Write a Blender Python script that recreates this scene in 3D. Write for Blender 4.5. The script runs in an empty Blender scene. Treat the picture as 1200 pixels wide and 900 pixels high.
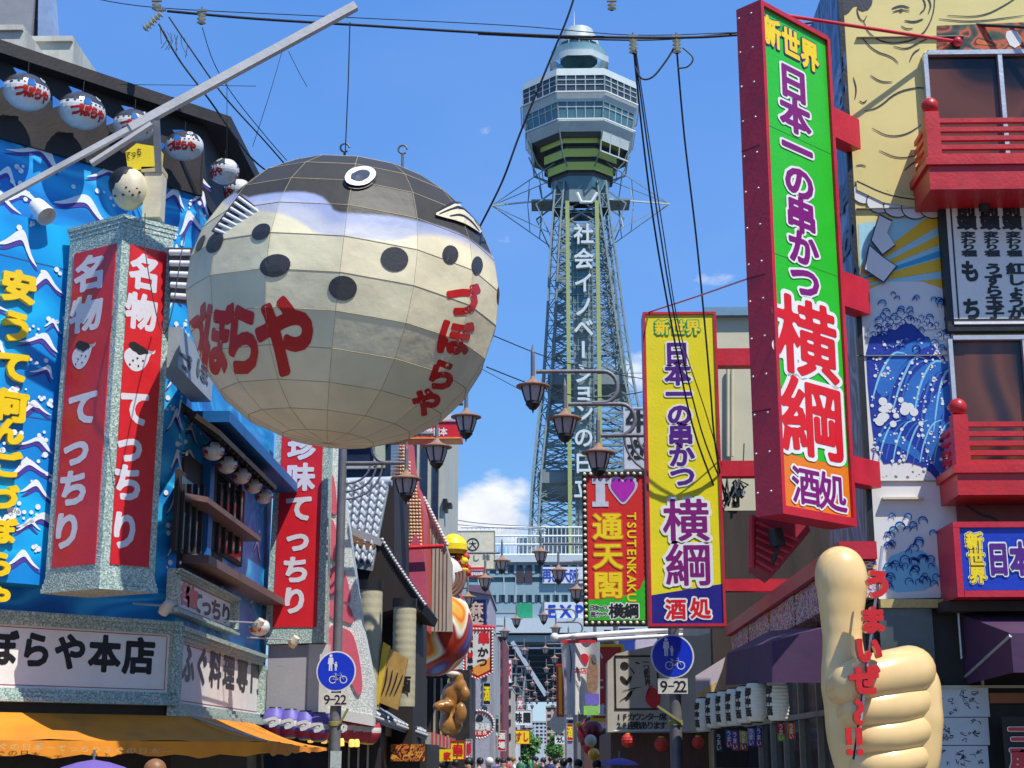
import bpy, bmesh, math, random
from mathutils import Vector as V, Matrix
from mathutils.bvhtree import BVHTree
random.seed(7)
PI = math.pi
sc = bpy.context.scene
C = sc.collection
# ---------------------------------------------------------------- camera
FPX, CX, CY, CAMZ = 1760.0, 600.0, 450.0, 1.6
PITCH = math.atan(435 / FPX)
YAW = math.atan(45 * math.cos(PITCH) / FPX)
RM = Matrix.Rotation(YAW, 3, 'Z') @ Matrix.Rotation(PI / 2 + PITCH, 3, 'X')
CAM = V((0, 0, CAMZ))
cd = bpy.data.cameras.new('camera'); cam = bpy.data.objects.new('camera', cd); C.objects.link(cam)
cam.location = CAM; cam.rotation_euler = RM.to_euler()
cd.sensor_width = 36; cd.lens = 36 * FPX / 1200; cd.clip_end = 6000; cd.clip_start = .05
sc.camera = cam
sc.view_settings.view_transform = 'Standard'; sc.view_settings.look = 'None'
sc.view_settings.exposure = EXPO = .12; sc.view_settings.gamma = 1
# ---------------------------------------------------------------- light
SUN_EL, SUN_AZ = math.radians(58), math.radians(42)     # azimuth: to the right of straight behind the camera
sd = V((math.sin(SUN_AZ) * math.cos(SUN_EL), -math.cos(SUN_AZ) * math.cos(SUN_EL), math.sin(SUN_EL)))
ld = bpy.data.lights.new('sun', 'SUN'); ld.energy = 5.0; ld.angle = math.radians(.5); ld.color = (1, .95, .86)
lo = bpy.data.objects.new('sun', ld); C.objects.link(lo); lo.location = (0, 0, 60)
lo.rotation_euler = (-sd).to_track_quat('-Z', 'Y').to_euler()
w = bpy.data.worlds.new('World'); sc.world = w; w.use_nodes = True
nt = w.node_tree; N = nt.nodes; L = nt.links; N.clear()
def nn(tree, kind, **kw):
    n = tree.nodes.new(kind)
    for k, v in kw.items():
        if k.startswith('i_'): n.inputs[k[2:].replace('_', ' ')].default_value = v
        else: setattr(n, k, v)
    return n
out = nn(nt, 'ShaderNodeOutputWorld'); bg = nn(nt, 'ShaderNodeBackground'); bg.inputs[1].default_value = .1
sky = nn(nt, 'ShaderNodeTexSky'); sky.sky_type = 'NISHITA'; sky.sun_disc = False
sky.sun_elevation = SUN_EL; sky.sun_rotation = PI - SUN_AZ; sky.altitude = 0; sky.air_density = 1.0; sky.dust_density = .25; sky.ozone_density = 2.2
hs = nn(nt, 'ShaderNodeHueSaturation'); hs.inputs['Saturation'].default_value = 1.42; hs.inputs['Value'].default_value = 1.55
L.new(sky.outputs[0], hs.inputs['Color'])
tc = nn(nt, 'ShaderNodeTexCoord'); sep = nn(nt, 'ShaderNodeSeparateXYZ'); L.new(tc.outputs['Generated'], sep.inputs[0])
def M(op, a, b=None, c=None, clamp=False):
    n = nt.nodes.new('ShaderNodeMath'); n.operation = op; n.use_clamp = clamp
    for i, x in enumerate((a, b, c)):
        if x is None: continue
        if isinstance(x, (int, float)): n.inputs[i].default_value = x
        else: nt.links.new(x, n.inputs[i])
    return n.outputs[0]
def ray(px, py):
    d = RM @ V(((px - CX) / FPX, -(py - CY) / FPX, -1)); return d.normalized()
mp = nn(nt, 'ShaderNodeMapping'); mp.inputs['Scale'].default_value = (1, 1, 1.9); L.new(tc.outputs['Generated'], mp.inputs[0])
nz = nn(nt, 'ShaderNodeTexNoise'); nz.inputs['Scale'].default_value = 9; nz.inputs['Detail'].default_value = 9; nz.inputs['Roughness'].default_value = .58
L.new(mp.outputs[0], nz.inputs['Vector'])
nz2 = nn(nt, 'ShaderNodeTexNoise'); nz2.inputs['Scale'].default_value = 2.6; nz2.inputs['Detail'].default_value = 2; L.new(mp.outputs[0], nz2.inputs['Vector'])
# cumulus banks low in the sky, all round the horizon
low = M('SUBTRACT', 1, M('DIVIDE', sep.outputs[2], .22), clamp=True)
bias = M('MULTIPLY_ADD', low, .12, M('MULTIPLY', M('SUBTRACT', nz2.outputs[0], .5), .7))
for px, py, k, amp in ((574, 600, 1500, .36), (752, 432, 2600, .2), (850, 385, 2200, .22), (520, 650, 1500, .26), (660, 670, 900, .3)):
    d = ray(px, py)
    dt = nn(nt, 'ShaderNodeVectorMath'); dt.operation = 'DOT_PRODUCT'; L.new(tc.outputs['Generated'], dt.inputs[0]); dt.inputs[1].default_value = d
    g = M('MULTIPLY', M('POWER', M('MAXIMUM', dt.outputs['Value'], 0.01), k), amp)
    bias = M('ADD', bias, g)
cl = M('MULTIPLY', M('ADD', M('SUBTRACT', nz.outputs[0], .74), bias), 7, clamp=True)
thin = M('MULTIPLY', M('SUBTRACT', nz2.outputs[0], .45), .35, clamp=True)
cl = M('MAXIMUM', cl, M('MULTIPLY', thin, .5))
ccol = nn(nt, 'ShaderNodeMix'); ccol.data_type = 'RGBA'; ccol.inputs[6].default_value = (5.6, 6.2, 7.4, 1); ccol.inputs[7].default_value = (9.6, 9.8, 10, 1)
L.new(M('MULTIPLY', M('SUBTRACT', nz.outputs[0], .35), 3.5, clamp=True), ccol.inputs[0])
mx = nn(nt, 'ShaderNodeMix'); mx.data_type = 'RGBA'; L.new(cl, mx.inputs[0]); er = nn(nt, 'ShaderNodeValToRGB'); L.new(sep.outputs[2], er.inputs[0])
for i_, (p_, c_) in enumerate(((0, (3.6, 5.6, 7.9)), (.12, (2.0, 4.4, 8.2)), (.3, (1.55, 3.6, 8.6)), (.6, (1.05, 2.85, 7.9)))):
    e_ = er.color_ramp.elements[i_] if i_ < 2 else er.color_ramp.elements.new(p_); e_.position = p_; e_.color = c_ + (1,)
sk = nn(nt, 'ShaderNodeMix'); sk.data_type = 'RGBA'; sk.inputs[0].default_value = .8; L.new(hs.outputs[0], sk.inputs[6]); L.new(er.outputs[0], sk.inputs[7]); L.new(sk.outputs[2], mx.inputs[6]); L.new(ccol.outputs[2], mx.inputs[7])
L.new(mx.outputs[2], bg.inputs[0]); L.new(bg.outputs[0], out.inputs[0])
# ---------------------------------------------------------------- points from photograph measurements at a known distance
def atY(px, py, Y): d = ray(px, py); return CAM + d * (Y / d.y)
def atX(px, py, X): d = ray(px, py); return CAM + d * (X / d.x)
def atZ(px, py, Z): d = ray(px, py); return CAM + d * ((Z - CAMZ) / d.z)
class Fr:
    """a plane in the place: o origin, u along, z up, n outward"""
    def __init__(s, o, u, v=(0, 0, 1)):
        s.o = V(o); s.u = V(u).normalized(); s.v = V(v).normalized(); s.n = s.u.cross(s.v)
    def p(s, a, b, d=0): return s.o + s.u * a + s.v * b + s.n * d
    def q(s, px, py, d=0):
        r = ray(px, py); k = (s.o + s.n * d - CAM).dot(s.n) / r.dot(s.n); P = CAM + r * k - s.o
        return P.dot(s.u), P.dot(s.v)
    def P(s, px, py, d=0): a, b = s.q(px, py, d); return s.p(a, b, d)
def front(Y, x=0, z=0): return Fr((x, Y, z), (1, 0, 0))
# ---------------------------------------------------------------- materials
MC = {}
def lin(h):
    h = h.lstrip('#'); r = [int(h[i:i + 2], 16) / 255 for i in (0, 2, 4)]
    return tuple(((c + .055) / 1.055) ** 2.4 if c > .04 else c / 12.92 for c in r)
def mat(name, col, rough=.6, var=.12, scale=4, bump=.15, metal=0, emit=0, streak=False, spec=.5, coat=0, bscale=None, dirt=0, trans=0):
    if name in MC: return MC[name]
    if isinstance(col, str): col = lin(col)
    m = bpy.data.materials.new(name); m.use_nodes = True; t = m.node_tree; b = t.nodes['Principled BSDF']
    b.inputs['Roughness'].default_value = rough; b.inputs['Metallic'].default_value = metal
    b.inputs['Specular IOR Level'].default_value = spec
    if coat: b.inputs['Coat Weight'].default_value = coat; b.inputs['Coat Roughness'].default_value = .15
    co = nn(t, 'ShaderNodeTexCoord'); mp_ = nn(t, 'ShaderNodeMapping'); t.links.new(co.outputs['Object'], mp_.inputs[0])
    if streak: mp_.inputs['Scale'].default_value = (1, 1, .12)
    n1 = nn(t, 'ShaderNodeTexNoise'); n1.inputs['Scale'].default_value = scale; n1.inputs['Detail'].default_value = 6; n1.inputs['Roughness'].default_value = .62
    t.links.new(mp_.outputs[0], n1.inputs['Vector'])
    r = nn(t, 'ShaderNodeMapRange'); r.inputs[1].default_value = .3; r.inputs[2].default_value = .7; t.links.new(n1.outputs[0], r.inputs[0])
    mix = nn(t, 'ShaderNodeMix'); mix.data_type = 'RGBA'
    mix.inputs[6].default_value = tuple(c * (1 - var) for c in col) + (1,); mix.inputs[7].default_value = tuple(min(1, c * (1 + var)) for c in col) + (1,)
    t.links.new(r.outputs[0], mix.inputs[0]); co_out = mix.outputs[2]
    if dirt:
        n2 = nn(t, 'ShaderNodeTexNoise'); n2.inputs['Scale'].default_value = 1.7; n2.inputs['Detail'].default_value = 8
        mp2 = nn(t, 'ShaderNodeMapping'); mp2.inputs['Scale'].default_value = (1.6, 1.6, .35); t.links.new(co.outputs['Object'], mp2.inputs[0]); t.links.new(mp2.outputs[0], n2.inputs['Vector'])
        r2 = nn(t, 'ShaderNodeMapRange'); r2.inputs[1].default_value = .52; r2.inputs[2].default_value = .75; r2.inputs[4].default_value = dirt; t.links.new(n2.outputs[0], r2.inputs[0])
        mx2 = nn(t, 'ShaderNodeMix'); mx2.data_type = 'RGBA'; t.links.new(r2.outputs[0], mx2.inputs[0]); t.links.new(co_out, mx2.inputs[6]); mx2.inputs[7].default_value = (.09, .075, .06, 1); co_out = mx2.outputs[2]
    t.links.new(co_out, b.inputs['Base Color'])
    rr = nn(t, 'ShaderNodeMapRange'); rr.inputs[3].default_value = max(.03, rough - .1); rr.inputs[4].default_value = min(1, rough + .1); t.links.new(n1.outputs[0], rr.inputs[0]); t.links.new(rr.outputs[0], b.inputs['Roughness'])
    if bump:
        n3 = nn(t, 'ShaderNodeTexNoise'); n3.inputs['Scale'].default_value = bscale or scale * 7; n3.inputs['Detail'].default_value = 4; t.links.new(mp_.outputs[0], n3.inputs['Vector'])
        bp = nn(t, 'ShaderNodeBump'); bp.inputs['Strength'].default_value = bump; bp.inputs['Distance'].default_value = .02; t.links.new(n3.outputs[0], bp.inputs['Height']); t.links.new(bp.outputs[0], b.inputs['Normal'])
    if emit: b.inputs['Emission Color'].default_value = col + (1,); b.inputs['Emission Strength'].default_value = emit
    if trans:
        b.inputs['Transmission Weight'].default_value = trans
    MC[name] = m; return m
def speckle(name, cols, scale=30, rough=.45):
    if name in MC: return MC[name]
    m = bpy.data.materials.new(name); m.use_nodes = True; t = m.node_tree; b = t.nodes['Principled BSDF']; b.inputs['Roughness'].default_value = rough
    co = nn(t, 'ShaderNodeTexCoord'); vo = nn(t, 'ShaderNodeTexVoronoi'); vo.inputs['Scale'].default_value = scale; t.links.new(co.outputs['Object'], vo.inputs['Vector'])
    sp = nn(t, 'ShaderNodeSeparateColor'); t.links.new(vo.outputs['Color'], sp.inputs[0])
    cr = nn(t, 'ShaderNodeValToRGB'); cr.color_ramp.interpolation = 'CONSTANT'
    while len(cr.color_ramp.elements) < len(cols): cr.color_ramp.elements.new(.5)
    for i, c in enumerate(cols): e = cr.color_ramp.elements[i]; e.position = i / len(cols); e.color = lin(c) + (1,)
    t.links.new(sp.outputs[0], cr.inputs[0]); t.links.new(cr.outputs[0], b.inputs['Base Color'])
    bp = nn(t, 'ShaderNodeBump'); bp.inputs['Strength'].default_value = .5; bp.inputs['Distance'].default_value = .01; t.links.new(vo.outputs['Distance'], bp.inputs['Height']); t.links.new(bp.outputs[0], b.inputs['Normal'])
    MC[name] = m; return m
def collage(name, cols, scale=(3, 3, 3), kind='noise', rough=.6, dist=0., detail=3):
    """printed or painted many-coloured surface"""
    if name in MC: return MC[name]
    m = bpy.data.materials.new(name); m.use_nodes = True; t = m.node_tree; b = t.nodes['Principled BSDF']; b.inputs['Roughness'].default_value = rough
    co = nn(t, 'ShaderNodeTexCoord'); mp_ = nn(t, 'ShaderNodeMapping'); mp_.inputs['Scale'].default_value = scale; t.links.new(co.outputs['Object'], mp_.inputs[0])
    if kind == 'noise':
        tx = nn(t, 'ShaderNodeTexNoise'); tx.inputs['Scale'].default_value = 1; tx.inputs['Detail'].default_value = detail; tx.inputs['Distortion'].default_value = dist
        t.links.new(mp_.outputs[0], tx.inputs['Vector']); r = nn(t, 'ShaderNodeMapRange'); r.inputs[1].default_value = .28; r.inputs[2].default_value = .72; t.links.new(tx.outputs[0], r.inputs[0]); o_ = r.outputs[0]
    else:
        tx = nn(t, 'ShaderNodeTexVoronoi'); tx.inputs['Scale'].default_value = 1; t.links.new(mp_.outputs[0], tx.inputs['Vector'])
        sp = nn(t, 'ShaderNodeSeparateColor'); t.links.new(tx.outputs['Color'], sp.inputs[0]); o_ = sp.outputs[0]
    cr = nn(t, 'ShaderNodeValToRGB'); cr.color_ramp.interpolation = 'CONSTANT' if kind != 'soft' else 'LINEAR'
    if kind == 'noise' and detail <= 1: cr.color_ramp.interpolation = 'EASE'
    while len(cr.color_ramp.elements) < len(cols): cr.color_ramp.elements.new(.5)
    for i, c in enumerate(cols): e = cr.color_ramp.elements[i]; e.position = i / len(cols); e.color = lin(c) + (1,)
    t.links.new(o_, cr.inputs[0]); t.links.new(cr.outputs[0], b.inputs['Base Color']); MC[name] = m; return m
# ---------------------------------------------------------------- objects
def tag(o, label=None, cat=None, group=None, kind=None):
    for k, v in (('label', label), ('category', cat), ('group', group), ('kind', kind)):
        if v: o[k] = v
    return o
def thing(name, label, cat, loc=(0, 0, 0), group=None):
    o = bpy.data.objects.new(name, None); C.objects.link(o); o.location = loc; o.empty_display_size = .2
    return tag(o, label, cat, group)
def wloc(o):
    p = V((0, 0, 0))
    while o: p = p + o.location; o = o.parent
    return p
def dup(root, loc, rotz=0, label=None, scale=None):
    def cp(o, par):
        c = o.copy(); C.objects.link(c); c.parent = par
        for ch in [x for x in o.children]: cp(ch, c)
        return c
    r = cp(root, None); r.location = loc; r.rotation_euler = (0, 0, rotz)
    if scale: r.scale = (scale,) * 3
    if label: r['label'] = label
    return r
GC = {}
import numpy as np
fc = bpy.data.curves.new('t', 'FONT'); fo = bpy.data.objects.new('t', fc)
SD = {}; GN = 60; GX0, GX1, GY0, GY1 = -.16, 1.16, -.30, 1.02
def sdf(ch):
    """signed distance field of one character (negative inside)"""
    if ch in SD: return SD[ch]
    if fo.name not in C.objects: C.objects.link(fo)
    fc.body = ch; fc.size = 1; fc.resolution_u = 3; fc.fill_mode = 'FRONT'
    bpy.context.view_layer.update(); ev = fo.evaluated_get(bpy.context.evaluated_depsgraph_get()); me = ev.to_mesh()
    vs = np.array([v.co[:2] for v in me.vertices]); me.calc_loop_triangles(); ts = [tuple(t.vertices) for t in me.loop_triangles]; ev.to_mesh_clear()
    cx_ = .5 if ord(ch) > 255 else (vs[:, 0].min() + vs[:, 0].max()) / 2
    vs[:, 0] += .5 - cx_
    ec = {}
    for t in ts:
        for e in ((t[0], t[1]), (t[1], t[2]), (t[2], t[0])): k = (min(e), max(e)); ec[k] = ec.get(k, 0) + 1
    E = np.array([k for k, n in ec.items() if n == 1])
    gx = np.linspace(GX0, GX1, GN + 1); gy = np.linspace(GY0, GY1, GN + 1); X, Y = np.meshgrid(gx, gy); P = np.stack([X.ravel(), Y.ravel()], 1)
    A = vs[E[:, 0]]; D = vs[E[:, 1]] - A; q = P[:, None, :] - A[None]; t = np.clip((q * D).sum(2) / np.maximum((D * D).sum(1), 1e-12), 0, 1)
    dist = np.sqrt(((q - t[..., None] * D) ** 2).sum(2)).min(1)
    T = np.array(ts); a_, b_, c_ = vs[T[:, 0]], vs[T[:, 1]], vs[T[:, 2]]
    cr = lambda o, e: (e[:, 0] - o[:, 0])[None] * (P[:, 1, None] - o[:, 1][None]) - (e[:, 1] - o[:, 1])[None] * (P[:, 0, None] - o[:, 0][None])
    s1, s2, s3 = cr(a_, b_), cr(b_, c_), cr(c_, a_); ins = (((s1 >= 0) & (s2 >= 0) & (s3 >= 0)) | ((s1 <= 0) & (s2 <= 0) & (s3 <= 0))).any(1)
    SD[ch] = np.where(ins, -dist, dist).reshape(GN + 1, GN + 1); return SD[ch]
def glyph(ch, off=0., ext=0.):
    """a character thickened by off, as flat cells (rows of inside cells merged), optionally with depth"""
    k = (ch, off, ext)
    if k in GC: return GC[k]
    F = sdf(ch) - off; hx = (GX1 - GX0) / GN; hy = (GY1 - GY0) / GN; vs = []; fs = []; ix = {}
    def vid(p):
        kk = (round(p[0], 5), round(p[1], 5))
        if kk not in ix: ix[kk] = len(vs); vs.append(V((p[0], p[1], 0)))
        return ix[kk]
    segs = []
    for j in range(GN):
        run = None
        for i in range(GN + 1):
            full = False
            if i < GN:
                c = (F[j, i], F[j, i + 1], F[j + 1, i + 1], F[j + 1, i]); n = sum(x < 0 for x in c); full = n == 4
                if 0 < n < 4:
                    P = [(GX0 + i * hx, GY0 + j * hy), (GX0 + (i + 1) * hx, GY0 + j * hy), (GX0 + (i + 1) * hx, GY0 + (j + 1) * hy), (GX0 + i * hx, GY0 + (j + 1) * hy)]; o_ = []; cr_ = []
                    for q in range(4):
                        r_ = (q + 1) % 4
                        if c[q] < 0: o_.append(P[q])
                        if (c[q] < 0) != (c[r_] < 0):
                            t = c[q] / (c[q] - c[r_]); pt = (P[q][0] + (P[r_][0] - P[q][0]) * t, P[q][1] + (P[r_][1] - P[q][1]) * t); o_.append(pt); cr_.append((pt, c[q] < 0))
                    ids = []
                    for p in o_:
                        v_ = vid(p)
                        if v_ not in ids: ids.append(v_)
                    if len(ids) > 2: fs.append(tuple(ids))
                    if ext:
                        for q in range(len(cr_)):
                            if cr_[q][1]: segs.append((vid(cr_[q][0]), vid(cr_[(q + 1) % len(cr_)][0])))
            if full and run is None: run = i
            if not full and run is not None:
                fs.append(tuple(vid(p) for p in ((GX0 + run * hx, GY0 + j * hy), (GX0 + i * hx, GY0 + j * hy), (GX0 + i * hx, GY0 + (j + 1) * hy), (GX0 + run * hx, GY0 + (j + 1) * hy)))); run = None
    if ext:
        n = len(vs); vs += [v + V((0, 0, -2 * ext)) for v in vs]
        fs += [(b, a, a + n, b + n) for a, b in segs if a != b]
    GC[k] = (vs, fs); return GC[k]
def smooth(pts, it=2, closed=True):
    for _ in range(it):
        r = []; n = len(pts)
        for i in range(n if closed else n - 1):
            a, b = pts[i], pts[(i + 1) % n]
            r.append((a[0] * .75 + b[0] * .25, a[1] * .75 + b[1] * .25)); r.append((a[0] * .25 + b[0] * .75, a[1] * .25 + b[1] * .75))
        if not closed: r = [pts[0]] + r + [pts[-1]]
        pts = r
    return pts
EMN = None
class MB:
    def __init__(s): s.v = []; s.f = []; s.m = []; s.ms = []; s.sm = []
    def mi(s, m):
        if m not in s.ms: s.ms.append(m)
        return s.ms.index(m)
    def add(s, vs, fs, m, sm=False):
        b = len(s.v); k = s.mi(m); s.v += [V(x) for x in vs]
        for f in fs: s.f.append(tuple(i + b for i in f)); s.m.append(k); s.sm.append(sm)
        return s
    def poly(s, pts, m): return s.add(pts, [tuple(range(len(pts)))], m)
    def hexa(s, p, m):  # p: 4 bottom, 4 top
        return s.add(p, [(3, 2, 1, 0), (4, 5, 6, 7), (0, 1, 5, 4), (1, 2, 6, 5), (2, 3, 7, 6), (3, 0, 4, 7)], m)
    def box(s, a, b, m):
        x0, y0, z0 = a; x1, y1, z1 = b
        return s.hexa([(x0, y0, z0), (x1, y0, z0), (x1, y1, z0), (x0, y1, z0), (x0, y0, z1), (x1, y0, z1), (x1, y1, z1), (x0, y1, z1)], m)
    def fbox(s, fr, a0, a1, b0, b1, d0, d1, m):
        return s.hexa([fr.p(a0, b0, d1), fr.p(a1, b0, d1), fr.p(a1, b0, d0), fr.p(a0, b0, d0), fr.p(a0, b1, d1), fr.p(a1, b1, d1), fr.p(a1, b1, d0), fr.p(a0, b1, d0)], m)
    def pbox(s, fr, x0, y0, x1, y1, d0, d1, m, dq=None):
        """box whose front face spans the photo rectangle measured at its centre lines"""
        dq = d1 if dq is None else dq
        a0 = fr.q(x0, (y0 + y1) / 2, dq)[0]; a1 = fr.q(x1, (y0 + y1) / 2, dq)[0]; b1 = fr.q((x0 + x1) / 2, y0, dq)[1]; b0 = fr.q((x0 + x1) / 2, y1, dq)[1]
        return s.fbox(fr, a0, a1, b0, b1, d0, d1, m)
    def prism(s, fr, pts, d0, d1, m, side=None):
        n = len(pts); A = [fr.p(a, b, d1) for a, b in pts]; B = [fr.p(a, b, d0) for a, b in pts]
        s.add(A, [tuple(range(n))], m); s.add(B, [tuple(reversed(range(n)))], side or m)
        s.add(A + B, [(i, n + i, n + (i + 1) % n, (i + 1) % n) for i in range(n)], side or m); return s
    def pprism(s, fr, pts, d0, d1, m, side=None, sm=0):
        pts = [fr.q(x, y, d1) for x, y in pts]
        if sm: pts = smooth(pts, sm)
        return s.prism(fr, pts, d0, d1, m, side)
    def ppoly(s, fr, pts, d, m, sm=0):
        pts = [fr.q(x, y, d) for x, y in pts]
        if sm: pts = smooth(pts, sm)
        return s.poly([fr.p(a, b, d) for a, b in pts], m)
    def pline(s, fr, pts, wpx, d, m, sm=2, taper=True):
        Q = [fr.q(x, y, d) for x, y in pts]; k = (V(fr.q(pts[0][0] + 1, pts[0][1], d)) - V(Q[0])).length * wpx
        if sm: Q = smooth(Q, sm, False)
        Q = [V(x) for x in Q]; n = len(Q); l = []; r = []
        for i in range(n):
            t = (Q[min(i + 1, n - 1)] - Q[max(i - 1, 0)]); t = t.normalized() if t.length > 1e-9 else V((1, 0)); nn_ = V((-t.y, t.x))
            h = k * .5 * ((.35 + .65 * math.sin(PI * i / (n - 1))) if taper else 1)
            l.append(Q[i] + nn_ * h); r.append(Q[i] - nn_ * h)
        vs = [fr.p(a.x, a.y, d) for a in l + r]
        return s.add(vs, [(i + 1, i, n + i, n + i + 1) for i in range(n - 1)], m)
    def tube(s, pts, r, m, n=8, closed=False, caps=True, sm=True):
        pts = [V(p) for p in pts]; k = len(pts); up = V((0, 0, 1)); vs = []
        prev = None
        for i, p in enumerate(pts):
            t = (pts[(i + 1) % k] - pts[i - 1]) if closed else (pts[min(i + 1, k - 1)] - pts[max(i - 1, 0)])
            t.normalize()
            if prev is None: a = t.orthogonal().normalized()
            else: a = (prev - t * prev.dot(t)).normalized()
            prev = a; b = t.cross(a); rr = r[i] if isinstance(r, (list, tuple)) else r
            vs += [p + (a * math.cos(2 * PI * j / n) + b * math.sin(2 * PI * j / n)) * rr for j in range(n)]
        fs = []
        for i in range(k if closed else k - 1):
            i2 = (i + 1) % k
            for j in range(n): fs.append((i * n + j, i * n + (j + 1) % n, i2 * n + (j + 1) % n, i2 * n + j))
        s.add(vs, fs, m, sm)
        if caps and not closed:
            s.add(vs[:n], [tuple(reversed(range(n)))], m); s.add(vs[-n:], [tuple(range(n))], m)
        return s
    def bar(s, a, b, w_, m, h=None):
        """square bar"""
        a, b = V(a), V(b); t = (b - a).normalized(); up = V((0, 0, 1)) if abs(t.z) < .95 else V((0, 1, 0))
        x = t.cross(up).normalized(); y = x.cross(t); h = h or w_; x *= w_ / 2; y *= h / 2
        return s.hexa([a - x - y, a + x - y, a + x + y, a - x + y, b - x - y, b + x - y, b + x + y, b - x + y], m)
    def lathe(s, prof, c, m, n=16, ax=None, sm=True, mats=None):
        c = V(c); ax = V(ax or (0, 0, 1)).normalized(); a = ax.orthogonal().normalized(); b = ax.cross(a)
        if abs(ax.z) > .99: a = V((1, 0, 0)); b = V((0, 1, 0))
        vs = []
        for r, z in prof: vs += [c + ax * z + (a * math.cos(2 * PI * (j + .5) / n) + b * math.sin(2 * PI * (j + .5) / n)) * r for j in range(n)]
        for i in range(len(prof) - 1):
            s_ = vs[i * n:(i + 2) * n]
            s.add(s_, [(j, (j + 1) % n, n + (j + 1) % n, n + j) for j in range(n)], mats[i] if mats else m, sm)
        return s
    def disc(s, c, nrm, r, m, n=24, ry=None, up=None):
        c = V(c); nrm = V(nrm).normalized(); a = (V(up) if up else V((0, 0, 1))).cross(nrm); a = a.normalized() if a.length > 1e-6 else V((1, 0, 0)); b = nrm.cross(a)
        return s.poly([c + a * r * math.cos(2 * PI * j / n) + b * (ry or r) * math.sin(2 * PI * j / n) for j in range(n)], m)
    def ball(s, c, r, m, n=12, k=8, sc_=(1, 1, 1)):
        c = V(c); vs = []
        for i in range(k + 1):
            th = PI * i / k
            for j in range(n):
                ph = 2 * PI * j / n; vs.append(c + V((r * sc_[0] * math.sin(th) * math.cos(ph), r * sc_[1] * math.sin(th) * math.sin(ph), r * sc_[2] * math.cos(th))))
        fs = [(i * n + j, (i + 1) * n + j, (i + 1) * n + (j + 1) % n, i * n + (j + 1) % n) for i in range(k) for j in range(n)]
        return s.add(vs, fs, m, True)
    def ch(s, fr, c, a, b, w_, h, d, m, off=.03, ext=0, rot=0):
        vs, fs = glyph(c, off, round(ext / max(w_, h), 4) if ext else 0)
        cx, cy = .5, .365
        ca, sa = math.cos(rot), math.sin(rot); P = []
        for v in vs:
            x = (v.x - cx) * w_ * KG; y = (v.y - cy) * h * KG
            P.append(fr.p(a + x * ca - y * sa, b + x * sa + y * ca, d + v.z * max(w_, h) + ext))
        return s.add(P, fs, m)
    def text(s, fr, st, p0, p1, wpx, hpx, d, m, off=.03, outl=(), ext=0, rot=0):
        """characters centred on points spread from p0 to p1 (photo pixels on plane fr)"""
        n = len(st)
        for i, c in enumerate(st):
            if c in ' \u3000': continue
            t = i / (n - 1) if n > 1 else 0; x = p0[0] + (p1[0] - p0[0]) * t; y = p0[1] + (p1[1] - p0[1]) * t
            hw = wpx if not isinstance(wpx, tuple) else wpx[0] + (wpx[1] - wpx[0]) * t; hh = hpx if not isinstance(hpx, tuple) else hpx[0] + (hpx[1] - hpx[0]) * t
            a, b = fr.q(x, y, d); w_ = fr.q(x + hw / 2, y, d)[0] - fr.q(x - hw / 2, y, d)[0]; h_ = fr.q(x, y - hh / 2, d)[1] - fr.q(x, y + hh / 2, d)[1]
            for k, (om, oo) in enumerate(outl): s.ch(fr, c, a, b, w_, h_, d - .003 * (k + 1), om, oo, 0, rot)
            s.ch(fr, c, a, b, w_, h_, d, m, off, ext, rot)
        return s
    def xf(s, f): s.v = [V(f(p)) for p in s.v]; return s
    def subdiv(s, L_):
        """split long edges so that a print can follow a curved body"""
        bm = bmesh.new(); vv = [bm.verts.new(p) for p in s.v]
        for f, k in zip(s.f, s.m):
            try: q = bm.faces.new([vv[i] for i in f]); q.material_index = k
            except ValueError: pass
        bmesh.ops.triangulate(bm, faces=bm.faces[:])
        for _ in range(5):
            es = [e for e in bm.edges if e.calc_length() > L_]
            if not es: break
            bmesh.ops.subdivide_edges(bm, edges=es, cuts=1); bmesh.ops.triangulate(bm, faces=[f for f in bm.faces if len(f.verts) > 3])
        bm.verts.index_update(); s.v = [v.co.copy() for v in bm.verts]; s.f = [tuple(v.index for v in f.verts) for f in bm.faces]; s.m = [f.material_index for f in bm.faces]; s.sm = [False] * len(s.f); bm.free(); return s
    def build(s, name, parent=None, mesh_only=False):
        if parent is not None: o0 = wloc(parent)
        else:
            xs = [p.x for p in s.v]; ys = [p.y for p in s.v]; zs = [p.z for p in s.v]; o0 = V(((min(xs) + max(xs)) / 2, (min(ys) + max(ys)) / 2, min(zs)))
        me = bpy.data.meshes.new(name); me.from_pydata([tuple(p - o0) for p in s.v], [], s.f)
        for m in s.ms: me.materials.append(m)
        me.polygons.foreach_set('material_index', s.m); me.polygons.foreach_set('use_smooth', s.sm); me.update()
        o = bpy.data.objects.new(name, me); C.objects.link(o)
        if parent is not None: o.parent = parent
        else: o.location = o0
        return o
    def bvh(s): return BVHTree.FromPolygons([tuple(p) for p in s.v], s.f)
def conform(mb, bvh, off):
    """lay a flat print made in front of a body onto the body, straight back along dirn"""
    def f(p, dirn):
        h = bvh.ray_cast(p, dirn)
        return (h[0] + (h[1] if h[1].dot(dirn) < 0 else -h[1]) * off) if h[0] else None
    return f
def onto(mb, bvh, dirn, off, far=3):
    dirn = V(dirn).normalized(); keep = []; nv = []
    for p in mb.v:
        h = bvh.ray_cast(p - dirn * far, dirn)
        if h[0]:
            nrm = h[1] if h[1].dot(dirn) < 0 else -h[1]; nv.append(h[0] + nrm * off); keep.append(True)
        else: nv.append(p); keep.append(False)
    fs = []; ms = []
    for f, k in zip(mb.f, mb.m):
        if all(keep[i] for i in f): fs.append(f); ms.append(k)
    mb.v = nv; mb.f = fs; mb.m = ms; mb.sm = [False] * len(fs); return mb
KG = 1.0
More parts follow.
